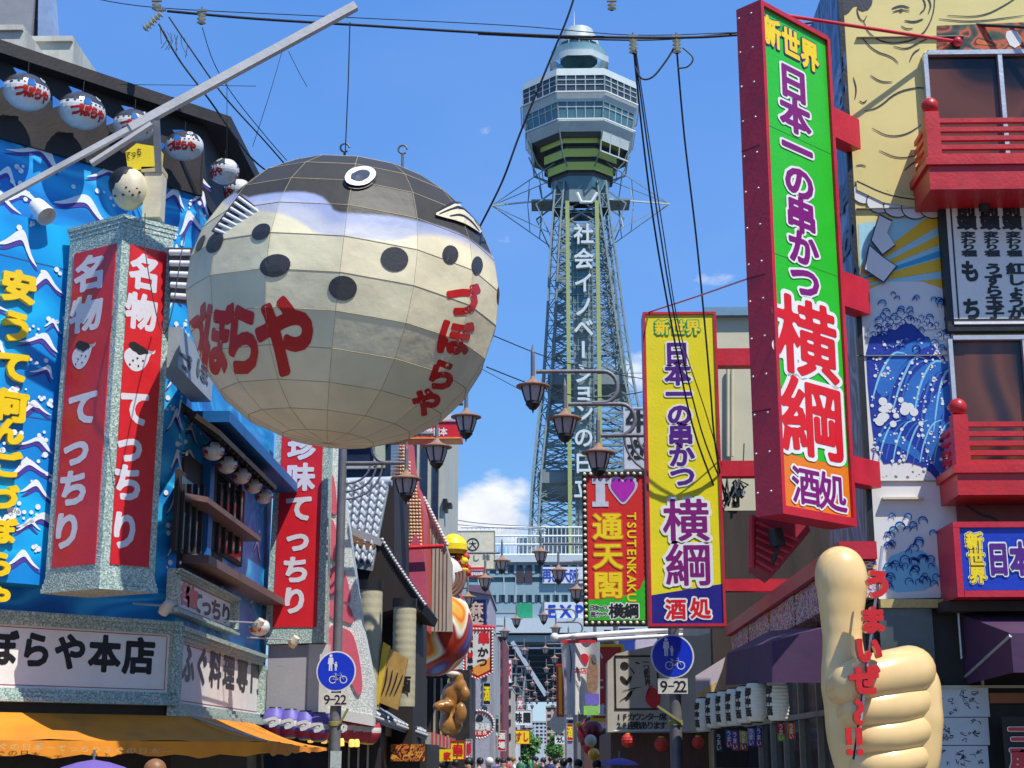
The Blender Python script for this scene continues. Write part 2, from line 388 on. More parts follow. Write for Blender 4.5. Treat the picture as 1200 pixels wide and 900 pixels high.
def struct(mb, name): return tag(mb.build(name), kind='structure')
def sag(a, b, s, n=14):
    a, b = V(a), V(b); return [a.lerp(b, i / n) - V((0, 0, 4 * s * (i / n) * (1 - i / n))) for i in range(n + 1)]
# palette
WHITE = mat('white_paint', (.78, .78, .76), .45, .05, dirt=.12)
OFFW = mat('off_white_board', (.80, .78, .73), .5, .04, dirt=.1)
RED = mat('red_sign_face', (.62, .012, .02), .38, .08, coat=.2)
REDST = mat('red_painted_steel', (.52, .015, .035), .42, .14, dirt=.15)
BLACK = mat('black_paint', (.012, .012, .013), .45, .2)
DARK = mat('dark_timber', (.035, .025, .02), .7, .4, streak=True)
STEEL = mat('grey_steel_pole', (.17, .17, .18), .5, .2, metal=.3, dirt=.3)
ALU = mat('pale_aluminium', (.55, .57, .58), .35, .06, metal=.5)
RUST = mat('rusty_lamp_cap', (.30, .17, .12), .7, .25, 20)
LGLASS = mat('frosted_lamp_glass', (.50, .43, .43), .25, .1, bump=0)
WGLASS = mat('dark_window_glass', (.03, .033, .04), .07, .3, bump=.03, scale=2)
YEL = mat('yellow_paint', (.85, .62, .01), .4, .06)
MOSAIC = speckle('mosaic_tile_frame', ['#7d9894', '#b4c4bb', '#93aaa0', '#c8d2ca', '#7f9a8c', '#a5b8ad'], 62)
MOSWHITE = speckle('pale_mosaic', ['#c2c9c4', '#dfe2de', '#b2c0ba', '#e8e8e4', '#cfd6d2'], 60)
PURP = mat('deep_purple_paint', (.085, .012, .2), .4, .06)
MAG = mat('magenta_purple_paint', (.20, .006, .16), .4, .06)
WIRE = mat('black_cable', (.014, .016, .018), .55, .2)
# ---------------------------------------------------------------- setting: ground, street
g = MB(); g.box((-900, -300, -.5), (900, 1500, 0), mat('asphalt_ground', (.05, .05, .052), .85, .25, 3, .3)); struct(g, 'ground')
g = MB(); g.box((-3.9, 5, .004), (2.5, 180, .012), mat('street_paving', (.2, .19, .18), .8, .2, 6, .3)); struct(g, 'street')
for x0, x1 in ((-5.2, -3.9), (2.5, 3.2)):
    g = MB(); g.box((x0, 5, .004), (x1, 180, .12), mat('pavement_stone', (.28, .27, .25), .8, .2, 6, .3)); struct(g, 'pavement')
# ================================================================ LEFT CORNER RESTAURANT
K = atY(205, 725, 18.0); KX, KY = K.x, K.y
LF = Fr((KX, KY, 0), (1, 1, 0)); LS = Fr((KX, KY, 0), (0, 1, 0))
BLUEW = collage('blue_sea_mural_paint', ['#0f72bc', '#148cd2', '#1ea6e2', '#148cd2', '#38b8ea', '#148cd2', '#0f72bc'], (.55, .55, 1.3), 'noise', .45, 1.2, 0)
PEAK = mat('white_wave_paint', (.78, .80, .84), .5, .05); PSH = mat('purple_wave_edge_paint', (.07, .04, .30), .5, .1)
zr = LF.q(205, 139, 0)[1]
bld = thing('restaurant_building', 'corner restaurant clad in a blue sea mural with white wave crests, above the orange awning', 'building', (KX, KY, 0))
m = MB(); SE = LS.q(318, 600, 0)[0]
m.v = []; zt = zr
pl = [(0, 0), (0, SE), (-7, SE + 2), (-7 * .7071 - 0, -7 * .7071)]
P0 = LF.p(0, 0); P1 = LS.p(SE, 0); P2 = P1 + V((-9, 0, 0)); P3 = LF.p(-7, 0); P4 = P3 + V((-4, 2, 0))
m.hexa([P3, P0, P1, P2, P3 + V((0, 0, zt)), P0 + V((0, 0, zt)), P1 + V((0, 0, zt)), P2 + V((0, 0, zt))], BLUEW); m.build('wall', bld)
# roof slab: dark soffit oversailing the street
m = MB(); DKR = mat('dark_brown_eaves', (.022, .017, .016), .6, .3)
tz = zt; oh = .62
c1 = atZ(270, 150, tz); c0 = atZ(-60, 20, tz); c2 = atZ(322, 300, tz)
uF = LF.u; nF = LF.n
e1 = c1; e0 = c1 - uF * 7.5; e2 = V((c1.x, P1.y, tz))
b0 = e0 - nF * 4; b2 = e2 + V((-8, 0, 0))
m.hexa([e0, e1, e2, b0 + V((-3, 3, 0)), e0 + V((0, 0, .16)), e1 + V((0, 0, .16)), e2 + V((0, 0, .16)), b0 + V((-3, 3, .16))], DKR); m.build('roof', bld)
m = MB()
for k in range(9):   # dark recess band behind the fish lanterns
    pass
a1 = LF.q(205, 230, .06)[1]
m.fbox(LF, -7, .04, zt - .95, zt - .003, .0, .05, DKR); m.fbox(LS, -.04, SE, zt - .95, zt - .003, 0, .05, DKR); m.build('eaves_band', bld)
WV = [(-1, -.42), (-.62, -.12), (-.3, .28), (-.08, .5), (.12, .46), (.34, .18), (.55, -.12), (.8, -.34), (1, -.5), (.62, -.36), (.35, -.12), (.12, .14), (-.05, .1), (-.3, -.08), (-.6, -.3)]
def waves(fr, lst, d, name='wave_crest'):
    for (px, py, w_, h, fl) in lst:
        m = MB()
        ra = random.uniform(-.3, .3); ca, sa = math.cos(ra), math.sin(ra); kx = random.uniform(.5, 1.0); WR = [((x * (1 if x > 0 else kx)) * ca - y * sa, (x * (1 if x > 0 else kx)) * sa + y * ca) for x, y in WV]
        a, b = fr.q(px, py, d); k = abs(fr.q(px + w_ / 2, py, d)[0] - a); kh = abs(fr.q(px, py + h / 2, d)[1] - b)
        A = smooth([(a + x * k * fl, b + y * kh * 1.25) for x, y in WR], 2)
        if fl < 0: A = A[::-1]
        m.poly([fr.p(x, y, d + .012) for x, y in A], PEAK)
        B = smooth([(a + (x * k + .02) * fl, b + y * kh * 1.25 - .05) for x, y in WR], 2)
        if fl < 0: B = B[::-1]
        m.poly([fr.p(x, y, d + .006) for x, y in B], PSH)
        for q in range(5):
            rx = a + random.uniform(-.3, 1.2) * k * fl; ry = b + random.uniform(.3, 1.1) * kh
            m.disc(fr.p(rx, ry, d + .013), fr.n, random.uniform(.012, .035), PEAK, 8)
        m.build(name, bld)
waves(LF, [(12, 157, 60, 30, 1), (48, 182, 80, 42, -1), (6, 205, 44, 36, 1), (95, 240, 90, 44, 1), (130, 205, 60, 34, -1), (30, 232, 66, 30, -1), (205, 175, 40, 36, 1), (225, 205, 44, 50, 1), (205, 232, 46, 40, -1), (222, 262, 40, 50, 1), (150, 262, 40, 30, 1), (235, 235, 26, 40, -1)], 0)
waves(LF, [(206, y, 22, 46, random.choice((1, -1))) for y in range(300, 700, 48)], .0)
waves(LS, [(222, 505, 22, 22, 1), (222, 533, 22, 20, -1), (219, 568, 16, 30, 1), (211, 480, 14, 40, 1), (330, 700, 14, 16, 1), (217, 440, 12, 40, 1), (219, 400, 14, 36, -1), (213, 640, 12, 40, 1), (214, 600, 10, 30, -1), (300, 640, 12, 36, 1), (300, 700, 16, 36, -1)], .0)
random.seed(31)
waves(LF, [(-45 - 60 * (q % 9) + 20 * (q // 9), 165 + 30 * (q // 9) + random.uniform(-8, 8), 70, 34, (1, -1)[q % 2]) for q in range(27)], 0)
# projecting mural panel with the yellow 3-D characters
pn = MB(); LP = collage('bright_blue_mural_panel', ['#0a80cc', '#0c9cde', '#14b0e8', '#0c9cde', '#0a84d0'], (.5, .5, 1.1), 'noise', .4, 1.0, 0)
a1 = LF.q(76, 470, .55)[0]; b1 = LF.q(60, 262, .55)[1]; b0 = LF.q(40, 685, .55)[1]
pn.fbox(LF, -6, a1, b0, b1, .06, .55, LP); pn.build('mural_panel', bld)
pn = MB()
for y in (308, 490): b = LF.q(40, y, .55)[1]; pn.fbox(LF, -6, a1, b, b + .012, .55, .553, mat('panel_joint', (.02, .1, .25), .6))
pn.build('panel_joint', bld)
waves(LF, [(22, 285, 56, 56, 1), (52, 330, 46, 44, 1), (50, 400, 56, 34, -1), (55, 436, 40, 26, -1), (40, 478, 40, 30, 1), (45, 520, 54, 30, -1), (40, 572, 48, 34, 1), (36, 615, 40, 26, -1), (26, 655, 44, 36, 1), (60, 380, 30, 24, 1), (8, 610, 30, 26, 1)], .55)
waves(LF, [(-40 - 62 * (q % 8) + 18 * (q // 8), 290 + 62 * (q // 8) + random.uniform(-12, 12), 64, 36, (1, -1)[(q * 7) % 3 % 2]) for q in range(48)], .55)
yl = MB(); YO = mat('yellow_letter_face', (.86, .58, .005), .35, .04, coat=.3)
yl.text(LF, '安うて何', (21, 337), (11, 476), 42, 38, .57, YO, .055, ext=.035); yl.text(LF, 'んごづぼらや', (9, 506), (-6, 700), 36, 32, .57, YO, .055, ext=.035); yl.build('lettering', bld)
# upper windows on the street side
wn = MB(); wn.pbox(LS, 212, 545, 262, 700, -.02, .02, DARK, .02); o_ = wn.build('shutter', bld)
for x0, x1 in ((207, 242), (250, 286)):
    f_ = MB(); f_.pbox(LS, x0, 560, x1, 655, .0, .05, DARK, .05); fo_ = f_.build('window', bld)
    q_ = MB(); q_.pbox(LS, x0 + 3, 566, x1 - 3, 650, .05, .06, WGLASS, .05)
    for t in range(4): xx = x0 + 6 + (x1 - x0 - 12) * t / 3; q_.pbox(LS, xx - .6, 566, xx + .6, 650, .055, .09, DARK, .07)
    q_.build('pane', fo_)
m = MB(); m.pbox(LS, 243, 540, 248, 655, .0, .12, mat('blue_post', '#1663a8', .5), .1); m.build('post', bld)
m = MB(); b = LS.q(240, 660, .3)[1]; m.fbox(LS, .1, SE, b - .0, b + .1, 0, .35, mat('brown_sill', (.16, .09, .08), .6)); m.build('sill', bld)
# little tiled canopy with a row of fish lanterns
m = MB(); ca = -.3; cb = LS.q(318, 560, .42)[0]; cz = LS.q(232, 486, .5)[1]
m.hexa([LS.p(ca, cz, .5), LS.p(cb, cz, .5), LS.p(cb, cz + .35, .0), LS.p(ca, cz + .35, .0), LS.p(ca, cz + .07, .5), LS.p(cb, cz + .07, .5), LS.p(cb, cz + .43, .0), LS.p(ca, cz + .43, .0)], DARK)
for k in range(14):
    a = ca + (cb - ca) * (k + .5) / 14; m.bar(LS.p(a, cz - .02, .48), LS.p(a, cz + .32, .02), .04, DARK)
m.build('canopy', bld)
m = MB(); m.hexa([LS.p(ca + .4, cz - .75, .3), LS.p(cb, cz - .75, .3), LS.p(cb, cz - .75, 0), LS.p(ca, cz - .75, 0), LS.p(ca + .4, cz - .68, .3), LS.p(cb, cz - .68, .3), LS.p(cb, cz - .68, 0), LS.p(ca, cz - .68, 0)], mat('brown_sill', (.16, .09, .08))); m.build('lantern_shelf', bld)
# blue and ochre upper canopy edge running behind the big fish
m = MB(); m.hexa([LS.p(.2, 0 + LS.q(215, 460, .3)[1], .5), LS.p(SE, LS.q(215, 460, .3)[1], .5), LS.p(SE, LS.q(215, 460, .3)[1], 0), LS.p(.2, LS.q(215, 460, .3)[1], 0), LS.p(.2, LS.q(215, 445, .3)[1], .5), LS.p(SE, LS.q(215, 445, .3)[1], .5), LS.p(SE, LS.q(215, 445, .3)[1], 0), LS.p(.2, LS.q(215, 445, .3)[1], 0)], mat('blue_cornice', '#0d5f9e', .5)); m.build('cornice', bld)
m = MB(); m.pbox(LS, 209, 404, 250, 452, .05, .3, mat('grey_light_box', '#9fa6ad', .4), .3); o_ = m.build('light_box', bld)
m = MB(); m.text(LS, 'づぼ', (218, 424), (238, 436), 16, 26, .31, mat('grey_letters', '#5c6268'), .03); m.build('lettering', o_)
# ground floor behind the awning
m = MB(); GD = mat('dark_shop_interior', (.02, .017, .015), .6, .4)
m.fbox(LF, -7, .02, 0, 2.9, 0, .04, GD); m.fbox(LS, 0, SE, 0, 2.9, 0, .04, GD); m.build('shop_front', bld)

# rooftop blocks
rb = thing('rooftop_block', 'grey concrete building block at the top left corner behind the eaves', 'building', tuple(atY(20, 60, 24)))
m = MB(); GP = mat('grey_concrete_panel', (.27, .28, .29), .6, .1, dirt=.2); FR = front(24)
m.pbox(FR, -120, -150, 44, 46, -.6, 0, GP, 0); m.build('wall', rb)
m = MB(); m.hexa([FR.P(44.2, 47), FR.P(63, 44), FR.P(64, 44) + V((0, .3, 0)), FR.P(40, 47) + V((0, .3, 0)), FR.P(46, -80), FR.P(55, -80), FR.P(55, -80) + V((0, .3, 0)), FR.P(10, -80) + V((0, .3, 0))], mat('blue_grey_cladding', '#8fa3c0', .4)); m.build('screen_panel', rb)
for (x0, y0, x1, y1, lab, nm) in ((-20, 31, 28, 100, 'cream box with a ledge on the roof, leftmost of two', 'roof_unit'), (29, 44, 86, 110, 'cream box with brown stains on the roof beside the eaves', 'roof_unit')):
    m = MB(); CR_ = mat('stained_cream_metal', (.55, .54, .46), .5, .1, dirt=.5); F2 = front(21 if x0 < 0 else 22)
    m.pbox(F2, x0, y0 + 5, x1 - 2, y1, -1.2, 0, CR_, 0); m.pbox(F2, x0, y0, x1, y0 + 6, -1.25, .06, CR_, 0); tag(m.build(nm), lab, 'roof unit')

# ---------------------------------------------------------------- fascia signs
BRUSH = mat('black_brush_lettering', (.015, .012, .013), .4, .2)
def fascia(fr, x0, y0t, x1, y1t, hp, d, label, txt, tp0, tp1, tw, th, extra=None):
    """mosaic-framed white board; top corners given in photo pixels"""
    a0, b1 = fr.q(x0, y0t, d); a1, _ = fr.q(x1, y1t, d); b0 = fr.q(x1, y1t + hp, d)[1]; b1 = fr.q(x1, y1t, d)[1]
    t = thing('fascia_sign', label, 'sign', tuple(fr.p((a0 + a1) / 2, b0, 0)))
    m = MB(); h = b1 - b0
    m.fbox(fr, a0 + .1, a1 - .1, b0 + .13 * h, b1 - .13 * h, .02, d - .07, OFFW); m.build('board', t)
    m = MB()
    for k, (e, q) in enumerate(((0, 0), (.035, .05), (.07, .1))):
        hh = .05 * h
        m.fbox(fr, a0 - .0, a1, b1 - .05 * h - q * h, b1 - q * h, .0, d + .045 - e * 1.0, MOSAIC); m.fbox(fr, a0, a1, b0 + q * h, b0 + .05 * h + q * h, 0, d + .045 - e * 1.0, MOSAIC)
    m.fbox(fr, a0, a0 + .11, b0 + .15 * h, b1 - .15 * h, 0, d + .01, MOSAIC); m.fbox(fr, a1 - .11, a1, b0 + .15 * h, b1 - .15 * h, 0, d + .03, MOSAIC); m.build('frame', t)
    m = MB(); PL = mat('red_pinstripe', (.35, .03, .03)); i0, i1, j0, j1 = a0 + .15, a1 - .15, b0 + .18 * h, b1 - .18 * h; dd = d - .066
    for (p, q, r_, s_) in ((i0, i1, j0, j0 + .008), (i0, i1, j1, j1 + .008), (i0, i0 + .008, j0, j1), (i1, i1 + .008, j0, j1)): m.fbox(fr, p, q, r_, s_, dd - .004, dd, PL)
    m.build('pinstripe', t)
    m = MB(); m.text(fr, txt, tp0, tp1, tw, th, d - .066, BRUSH, .045)
    if extra: extra(m, fr, d - .067)
    m.build('lettering', t); return t
fascia(LF, -190, 690, 213, 729, 98, .2, 'long white fascia sign with black brush characters in green mosaic frame over the orange awning', 'づぼらや本店', (-38, 757), (163, 769), 38, 44)
fascia(LS, 213, 728, 311, 768, 82, .12, 'white fascia sign in mosaic frame on the street side, black characters seen steeply', 'ふぐ料理専門', (221, 778), (300, 795), (15, 13), (50, 38))
sgn = fascia(LS, 209, 670, 279, 701, 44, .13, 'small upper white sign with two red and four black characters above the side fascia', '  てっちり', (208, 696), (265, 720), (15, 13), (30, 24), lambda m, fr, d: m.text(fr, '名物', (217, 697), (225, 700), 14, 27, d + .002, RED, .05))
# ---------------------------------------------------------------- orange awning
ORG = mat('orange_canvas', (.72, .245, .01), .75, .14, 1.6, .3, dirt=.3, bscale=5)
aw = thing('awning', 'orange canvas awning with faded lettering on its valance, over the restaurant entrance', 'awning', tuple(LF.p(0, 2.2, .5)))
za = LF.q(190, 838, .35)[1]
I0 = LF.p(-5, za, .2); I1 = LF.p(.15, za, .2); I2 = LS.p(SE - 1.5, za, .15)
zo = LF.q(100, 868, 1.25)[1]
O1 = atZ(252, 880, zo) if False else LF.p(.55, zo, 1.25) ; O0 = LF.p(-5.6, zo, 1.25)
# tip of the awning along the street
T = atY(384, 878, 21.0)
m = MB()
def panelq(m, A, B, Cc, D, mt, n=10, dip=.06):
    vs = []
    for i in range(n + 1):
        for j in range(n + 1):
            u_, v_ = i / n, j / n; p = A.lerp(B, u_).lerp(D.lerp(Cc, u_), v_); vs.append(p - V((0, 0, dip * math.sin(PI * v_) + .018 * math.sin(u_ * 30) * v_)))
    m.add(vs, [(i * (n + 1) + j, (i + 1) * (n + 1) + j, (i + 1) * (n + 1) + j + 1, i * (n + 1) + j + 1) for i in range(n) for j in range(n)], mt, True)
panelq(m, I0, I1, O1, O0, ORG, 16); panelq(m, I1, I2, T, O1, ORG, 12); m.build('canvas', aw)
m = MB(); vs = []
nn_ = 60; path = [O0.lerp(O1, i / 40) for i in range(41)] + [O1.lerp(T, i / 20) for i in range(1, 21)]
for i, p in enumerate(path):
    h_ = .15 + .02 * math.sin(i * 1.7) + .012 * math.sin(i * .6)
    if i > 40: h_ *= 1 - (i - 40) / 23
    vs += [p, p - V((0, 0, h_)) + V((.02 * math.sin(i), 0, 0))]
m.add(vs, [(2 * i, 2 * i + 2, 2 * i + 3, 2 * i + 1) for i in range(len(path) - 1)], ORG, True); m.build('valance', aw)
VF = Fr(O1 + LF.n * .05, LF.u); m = MB(); m.text(VF, 'ふぐの日本一てっちりふぐの日本一', (-10, 874), (195, 881), 12, 8, 0, mat('faded_gold_letters', (.62, .36, .12), .7), .02); m.build('lettering', aw)
m = MB()
for k in range(7): A = path[6 * k + 4]; m.tube([A - V((0, 0, .03)), LF.p(0, za - .35, .1) + LF.u * ((A - LF.o).dot(LF.u))], .012, ALU, 6)
m.tube([O1, I1], .015, ALU, 6); m.build('frame', aw)

# ---------------------------------------------------------------- V-shaped red box sign
A = atY(145, 250, 15.6); zt_ = A.z; Lp = atZ(79, 268, zt_); Rp = atZ(209, 266, zt_); zb_ = atY(116, 690, 15.6).z
Bk = (Lp + Rp) / 2 + V((-.25, .5, 0))
bs = thing('box_sign', 'tall V-shaped red sign with white characters and painted fish, framed in green mosaic', 'sign', (A.x, A.y, zb_))
m = MB()
def vprism(m, k, z0, z1, mt):
    c = (A + Lp + Rp) / 3; q = [c + (p - c) * k for p in (Lp, A, Rp, Bk)]
    m.hexa([V((p.x, p.y, z0)) for p in q], mt) if False else m.hexa([V((p.x, p.y, z0)) for p in q] + [V((p.x, p.y, z1)) for p in q], mt)
vprism(m, .93, zb_ + .1, zt_ - .12, MOSAIC)
for k, (s_, h_) in enumerate(((1.0, .05), (.975, .045), (.95, .05))): vprism(m, s_, zt_ - .05 - .05 * k, zt_ - .05 * k - .003, MOSAIC); vprism(m, s_, zb_ + .05 * k + .003, zb_ + .05 * k + .05, MOSAIC)
m.build('frame', bs)
cc = (A + Lp + Rp) / 3; sh = lambda p: cc + (p - cc) * .93
VA, VL, VR = sh(A), sh(Lp), sh(Rp)
GREYW = mat('greyish_white_letters', (.66, .62, .66), .45, .04)
def fish_print(m, fr, a, b, r, d, flip=1):
    P = lambda pts: [fr.p(a + x * r * flip, b + y * r, d) for x, y in (pts if flip > 0 else pts[::-1])]
    m.poly(P(smooth([(-1, .1), (-.8, -.6), (-.2, -1.05), (.4, -.85), (.8, -.2), (.85, .2), (1.3, .75), (1.15, .3), (.7, .4), (.2, .55), (-.5, .6)], 2)), GREYW)
    m.poly([p + fr.n * .003 for p in P(smooth([(-.75, .75), (-.4, .35), (-.1, .3), (.1, .1), (.5, .3), (.8, .3), (.6, .65), (.1, .8), (-.3, 1.0)], 2))], BLACK)
    for x, y in ((-.3, -.3), (.1, -.6), (.4, -.2), (-.5, -.6), (0, -.1)): m.disc(fr.p(a + x * r * flip, b + y * r, d + .004), fr.n, r * .07, BLACK, 8)
for (P_, Q_, nm, lx, cells) in ((VL, VA, 'left', 1, ((106, 320), (101, 368), (96, 415), (97, 478), (89, 526), (86, 572), (78, 622))), (VA, VR, 'right', -1, ((170, 320), (166, 366), (161, 418), (158, 478), (152, 522), (150, 566), (146, 622)))):
    fr = Fr(V((P_.x, P_.y, 0)), V((Q_.x - P_.x, Q_.y - P_.y, 0))); Lw = (V((Q_.x, Q_.y, 0)) - V((P_.x, P_.y, 0))).length
    m = MB(); z0, z1 = zb_ + .27, zt_ - .33; m.fbox(fr, .1, Lw - .08, z0, z1, .0, .012, RED)
    m.build('red_panel', bs)
    m = MB()
    for c, (x, y) in zip('名物*てっちり', cells):
        a, b = fr.q(x, y, .014); k = abs(fr.q(x + 15, y, .014)[0] - fr.q(x - 15, y, .014)[0])
        if c == '*': fish_print(m, fr, a, b, .17, .015)
        else: m.ch(fr, c, a, b, k * 1.25, .42, .015, GREYW, .045)
    m.build('lettering', bs)

# ---------------------------------------------------------------- ornaments on top of it
tb = thing('fish_ornament', 'small cream model fish and post with a yellow tub, standing on the red box sign', 'ornament', tuple(atY(165, 248, 15.9)))
FO = front(15.9); m = MB(); CRM = mat('cream_painted_fish', (.62, .55, .38), .5, .12, 8)
c_ = FO.P(152, 222); m.ball(c_, .2, CRM, 14, 10, (1.0, .9, 1.25)); m.build('fish_body', tb)
m = MB(); m.ball(c_ + V((-.05, .03, .07)), .205, BLACK, 14, 8, (1.0, .95, 1.02))
for k in range(9): m.ball(c_ + V((-.13 + .035 * k, -.165 + .012 * abs(k - 4), -.12 + .04 * (k * 2 % 3))), .016, BLACK, 6, 4)
m.build('dark_back', tb)
m = MB(); m.pbox(FO, 168, 200, 189, 254, -.2, 0, CRM, 0); m.pbox(FO, 166, 196, 191, 202, -.22, .02, mat('straw_band', (.5, .4, .2)), 0); m.build('post', tb)
m = MB(); m.pprism(FO, [(147, 178), (160, 168), (186, 172), (184, 196), (150, 200)], -.2, .02, YEL); m.text(FO, 'てっち', (150, 182), (163, 178), 7, 10, .03, BRUSH, .02); m.build('yellow_tub', tb)

# ---------------------------------------------------------------- the long white boom
bo = thing('boom_pole', 'long slanting white boom pole that carries the big fish lantern', 'pole', tuple(atY(0, 234, 14.9)))
e_a = atY(-30, 250, 14.9); e_b = atY(417, 7, 15.3); m = MB()
BW = mat('weathered_white_steel', (.52, .51, .50), .5, .1, dirt=.35)
mid = e_a.lerp(e_b, .47)
m.bar(e_a, mid, .06, BW); m.bar(mid - (e_b - e_a).normalized() * .35, e_b, .09, BW); m.build('boom', bo)
m = MB(); m.bar(atY(183, 140, 15.1), atY(186, 200, 15.5), .07, BW); m.bar(atY(107, 192, 15.0), atY(178, 146, 15.05), .10, BW, .04); m.build('bracket', bo)
sl = thing('spotlight', 'white cylindrical spotlight on the blue mural beside the slanting boom', 'lamp', tuple(LF.P(52, 250, .5)))
m = MB(); ax = (LF.P(58, 257, .75) - LF.P(40, 238, .5)).normalized(); p0 = LF.P(42, 240, .55)
m.lathe([(.0, 0), (.09, .0), (.1, .05), (.115, .26), (.11, .26), (.1, .15), (0, .14)], p0, WHITE, 16, ax); m.build('housing', sl)
m = MB(); m.tube([p0, LF.P(36, 256, .02)], .015, ALU, 6); m.build('arm', sl)
# gooseneck sign lights: thin rods with small lamp heads
def rodlight(p, q, label):
    t = thing('sign_light', label, 'lamp', tuple(p)); m = MB(); m.tube([p, q], .012, ALU, 6); m.build('rod', t)
    m = MB(); m.lathe([(0, .1), (.05, .09), (.07, .0), (.055, -.07), (0, -.07)], V(q) + V((0, 0, -.03)), mat('aged_lamp_head', (.6, .56, .46), .4), 12, V((.5, -.3, .7))); m.build('lamp_head', t)
rodlight(LF.P(156, 707, .4), LF.P(194, 710, .95), 'gooseneck light reaching over the corner of the big fascia sign')
rodlight(LS.P(246, 727, .4), atY(303, 730, 20.6), 'thin rod light over the side fascia sign')
rodlight(LS.P(290, 747, .4), atY(344, 750, 21.4), 'thin rod light under the red vertical banner sign')
# ================================================================ the big blowfish lantern
def px_of(p):
    q = RM.transposed() @ (V(p) - CAM); return CX + FPX * q.x / -q.z, CY - FPX * q.y / -q.z
BC = atY(404, 352, 15.7); BR = 1.655
tilt = Matrix.Rotation(math.radians(5), 3, 'Y') @ Matrix.Rotation(math.radians(20), 3, 'Z')
NM, NR, SM, SR = 14, 13, 32, 20
def bpt(i, j):   # control point
    th = PI * j / NR; ph = 2 * PI * i / NM
    z = math.cos(th); r = max(0, math.sin(th)) ** .87
    p = V((r * math.cos(ph) * 1.035, r * math.sin(ph) * 1.0, z * (.92 if z > 0 else .97)))
    return BC + tilt @ (p * BR)
def inside(x, y, P):
    c = False; n = len(P)
    for i in range(n):
        x1, y1 = P[i]; x2, y2 = P[i - 1]
        if (y1 > y) != (y2 > y) and x < (x2 - x1) * (y - y1) / (y2 - y1) + x1: c = not c
    return c
cp = lambda l: [(180 + x / 2.571, 170 + y / 2.571) for x, y in l]
DKP = cp(smooth([(268, 162), (340, 146), (440, 139), (500, 150), (530, 175), (545, 203), (620, 207), (700, 212), (800, 228), (900, 255), (960, 288), (1050, 356), (1200, 200), (1100, -60), (600, -120), (300, -60), (200, 100)], 1))
BLP = cp(smooth([(215, 190), (300, 195), (380, 205), (440, 228), (490, 268), (600, 278), (730, 292), (790, 272), (860, 268), (940, 285), (1000, 320), (1060, 400), (1300, 300), (1100, -60), (600, -120), (300, -60), (150, 100)], 1))
vs = []; nu, nv = NM * SM, NR * SR
for b in range(nv + 1):
    j, fj = min(b // SR, NR - 1), b / SR - min(b // SR, NR - 1)
    th = PI * b / nv; z = math.cos(th); r = max(0, math.sin(th)) ** .87
    for a in range(nu):
        i, fi = a // SM, (a % SM) / SM
        if fi == 0: c00, c10, c01, c11 = bpt(i, j), bpt(i + 1, j), bpt(i, j + 1), bpt(i + 1, j + 1)
        p = c00.lerp(c10, fi).lerp(c01.lerp(c11, fi), fj)
        ph = 2 * PI * a / nu
        vs.append(p.lerp(BC + tilt @ (V((r * math.cos(ph) * 1.035, r * math.sin(ph), z * (.92 if z > 0 else .97))) * BR), .12))
W = np.array([tuple(p) for p in vs]); Q = (W - np.array(CAM)) @ np.array(RM); PX = CX + FPX * Q[:, 0] / -Q[:, 2]; PY = CY - FPX * Q[:, 1] / -Q[:, 2]
def soft(poly, wd):
    """1 inside the painted outline, 0 outside, soft brush edge wd"""
    P = np.array(poly); n = len(P); ins = np.zeros(len(PX), bool); dm = np.full(len(PX), 1e9)
    for i in range(n):
        x1, y1 = P[i]; x2, y2 = P[i - 1]; dx, dy = x2 - x1, y2 - y1
        t = np.clip(((PX - x1) * dx + (PY - y1) * dy) / max(1e-9, dx * dx + dy * dy), 0, 1); dm = np.minimum(dm, np.hypot(PX - x1 - t * dx, PY - y1 - t * dy))
        if y1 != y2: ins ^= ((y1 > PY) != (y2 > PY)) & (PX < (x2 - x1) * (PY - y1) / (y2 - y1) + x1)
    return np.clip(.5 + np.where(ins, dm, -dm) / wd, 0, 1)
frontf = ((W - np.array(BC)) @ np.array(CAM - BC)) > -.9; zrel = W[:, 2] - BC.z
LVP = cp(smooth([(245, 185), (330, 172), (420, 172), (480, 195), (530, 235), (600, 240), (700, 246), (800, 258), (880, 268), (960, 300), (1010, 330), (1060, 380), (1300, 280), (1100, -60), (600, -120), (300, -60), (180, 100)], 1))
kb = np.where(frontf, soft(BLP, 4), np.clip(.5 + (zrel - .45) / .05, 0, 1)); kl = np.where(frontf, soft(LVP, 14), np.clip(.5 + (zrel - .52) / .1, 0, 1)); kd = np.where(frontf, soft(DKP, 3), np.clip(.5 + (zrel - .62) / .03, 0, 1))
col = np.array((.88, .79, .53)) * np.ones((len(vs), 1))
for k_, c_ in ((kb, (.57, .58, .64)), (kl, (.36, .42, .64)), (kd, (.058, .054, .045))): col = col * (1 - k_[:, None]) + np.array(c_) * k_[:, None]
cols = [tuple(c) + (1,) for c in col]
fs = [(b * nu + a, (b + 1) * nu + a, (b + 1) * nu + (a + 1) % nu, b * nu + (a + 1) % nu) for b in range(nv) for a in range(nu)]
FM = bpy.data.materials.new('painted_fish_skin'); FM.use_nodes = True; t = FM.node_tree; bs_ = t.nodes['Principled BSDF']
at_ = nn(t, 'ShaderNodeAttribute'); at_.attribute_name = 'paint'
co = nn(t, 'ShaderNodeTexCoord'); n1 = nn(t, 'ShaderNodeTexNoise'); n1.inputs['Scale'].default_value = 1.3; n1.inputs['Detail'].default_value = 8; t.links.new(co.outputs['Object'], n1.inputs['Vector'])
r = nn(t, 'ShaderNodeMapRange'); r.inputs[1].default_value = .35; r.inputs[2].default_value = .7; r.inputs[3].default_value = 1.08; r.inputs[4].default_value = .80; t.links.new(n1.outputs[0], r.inputs[0])
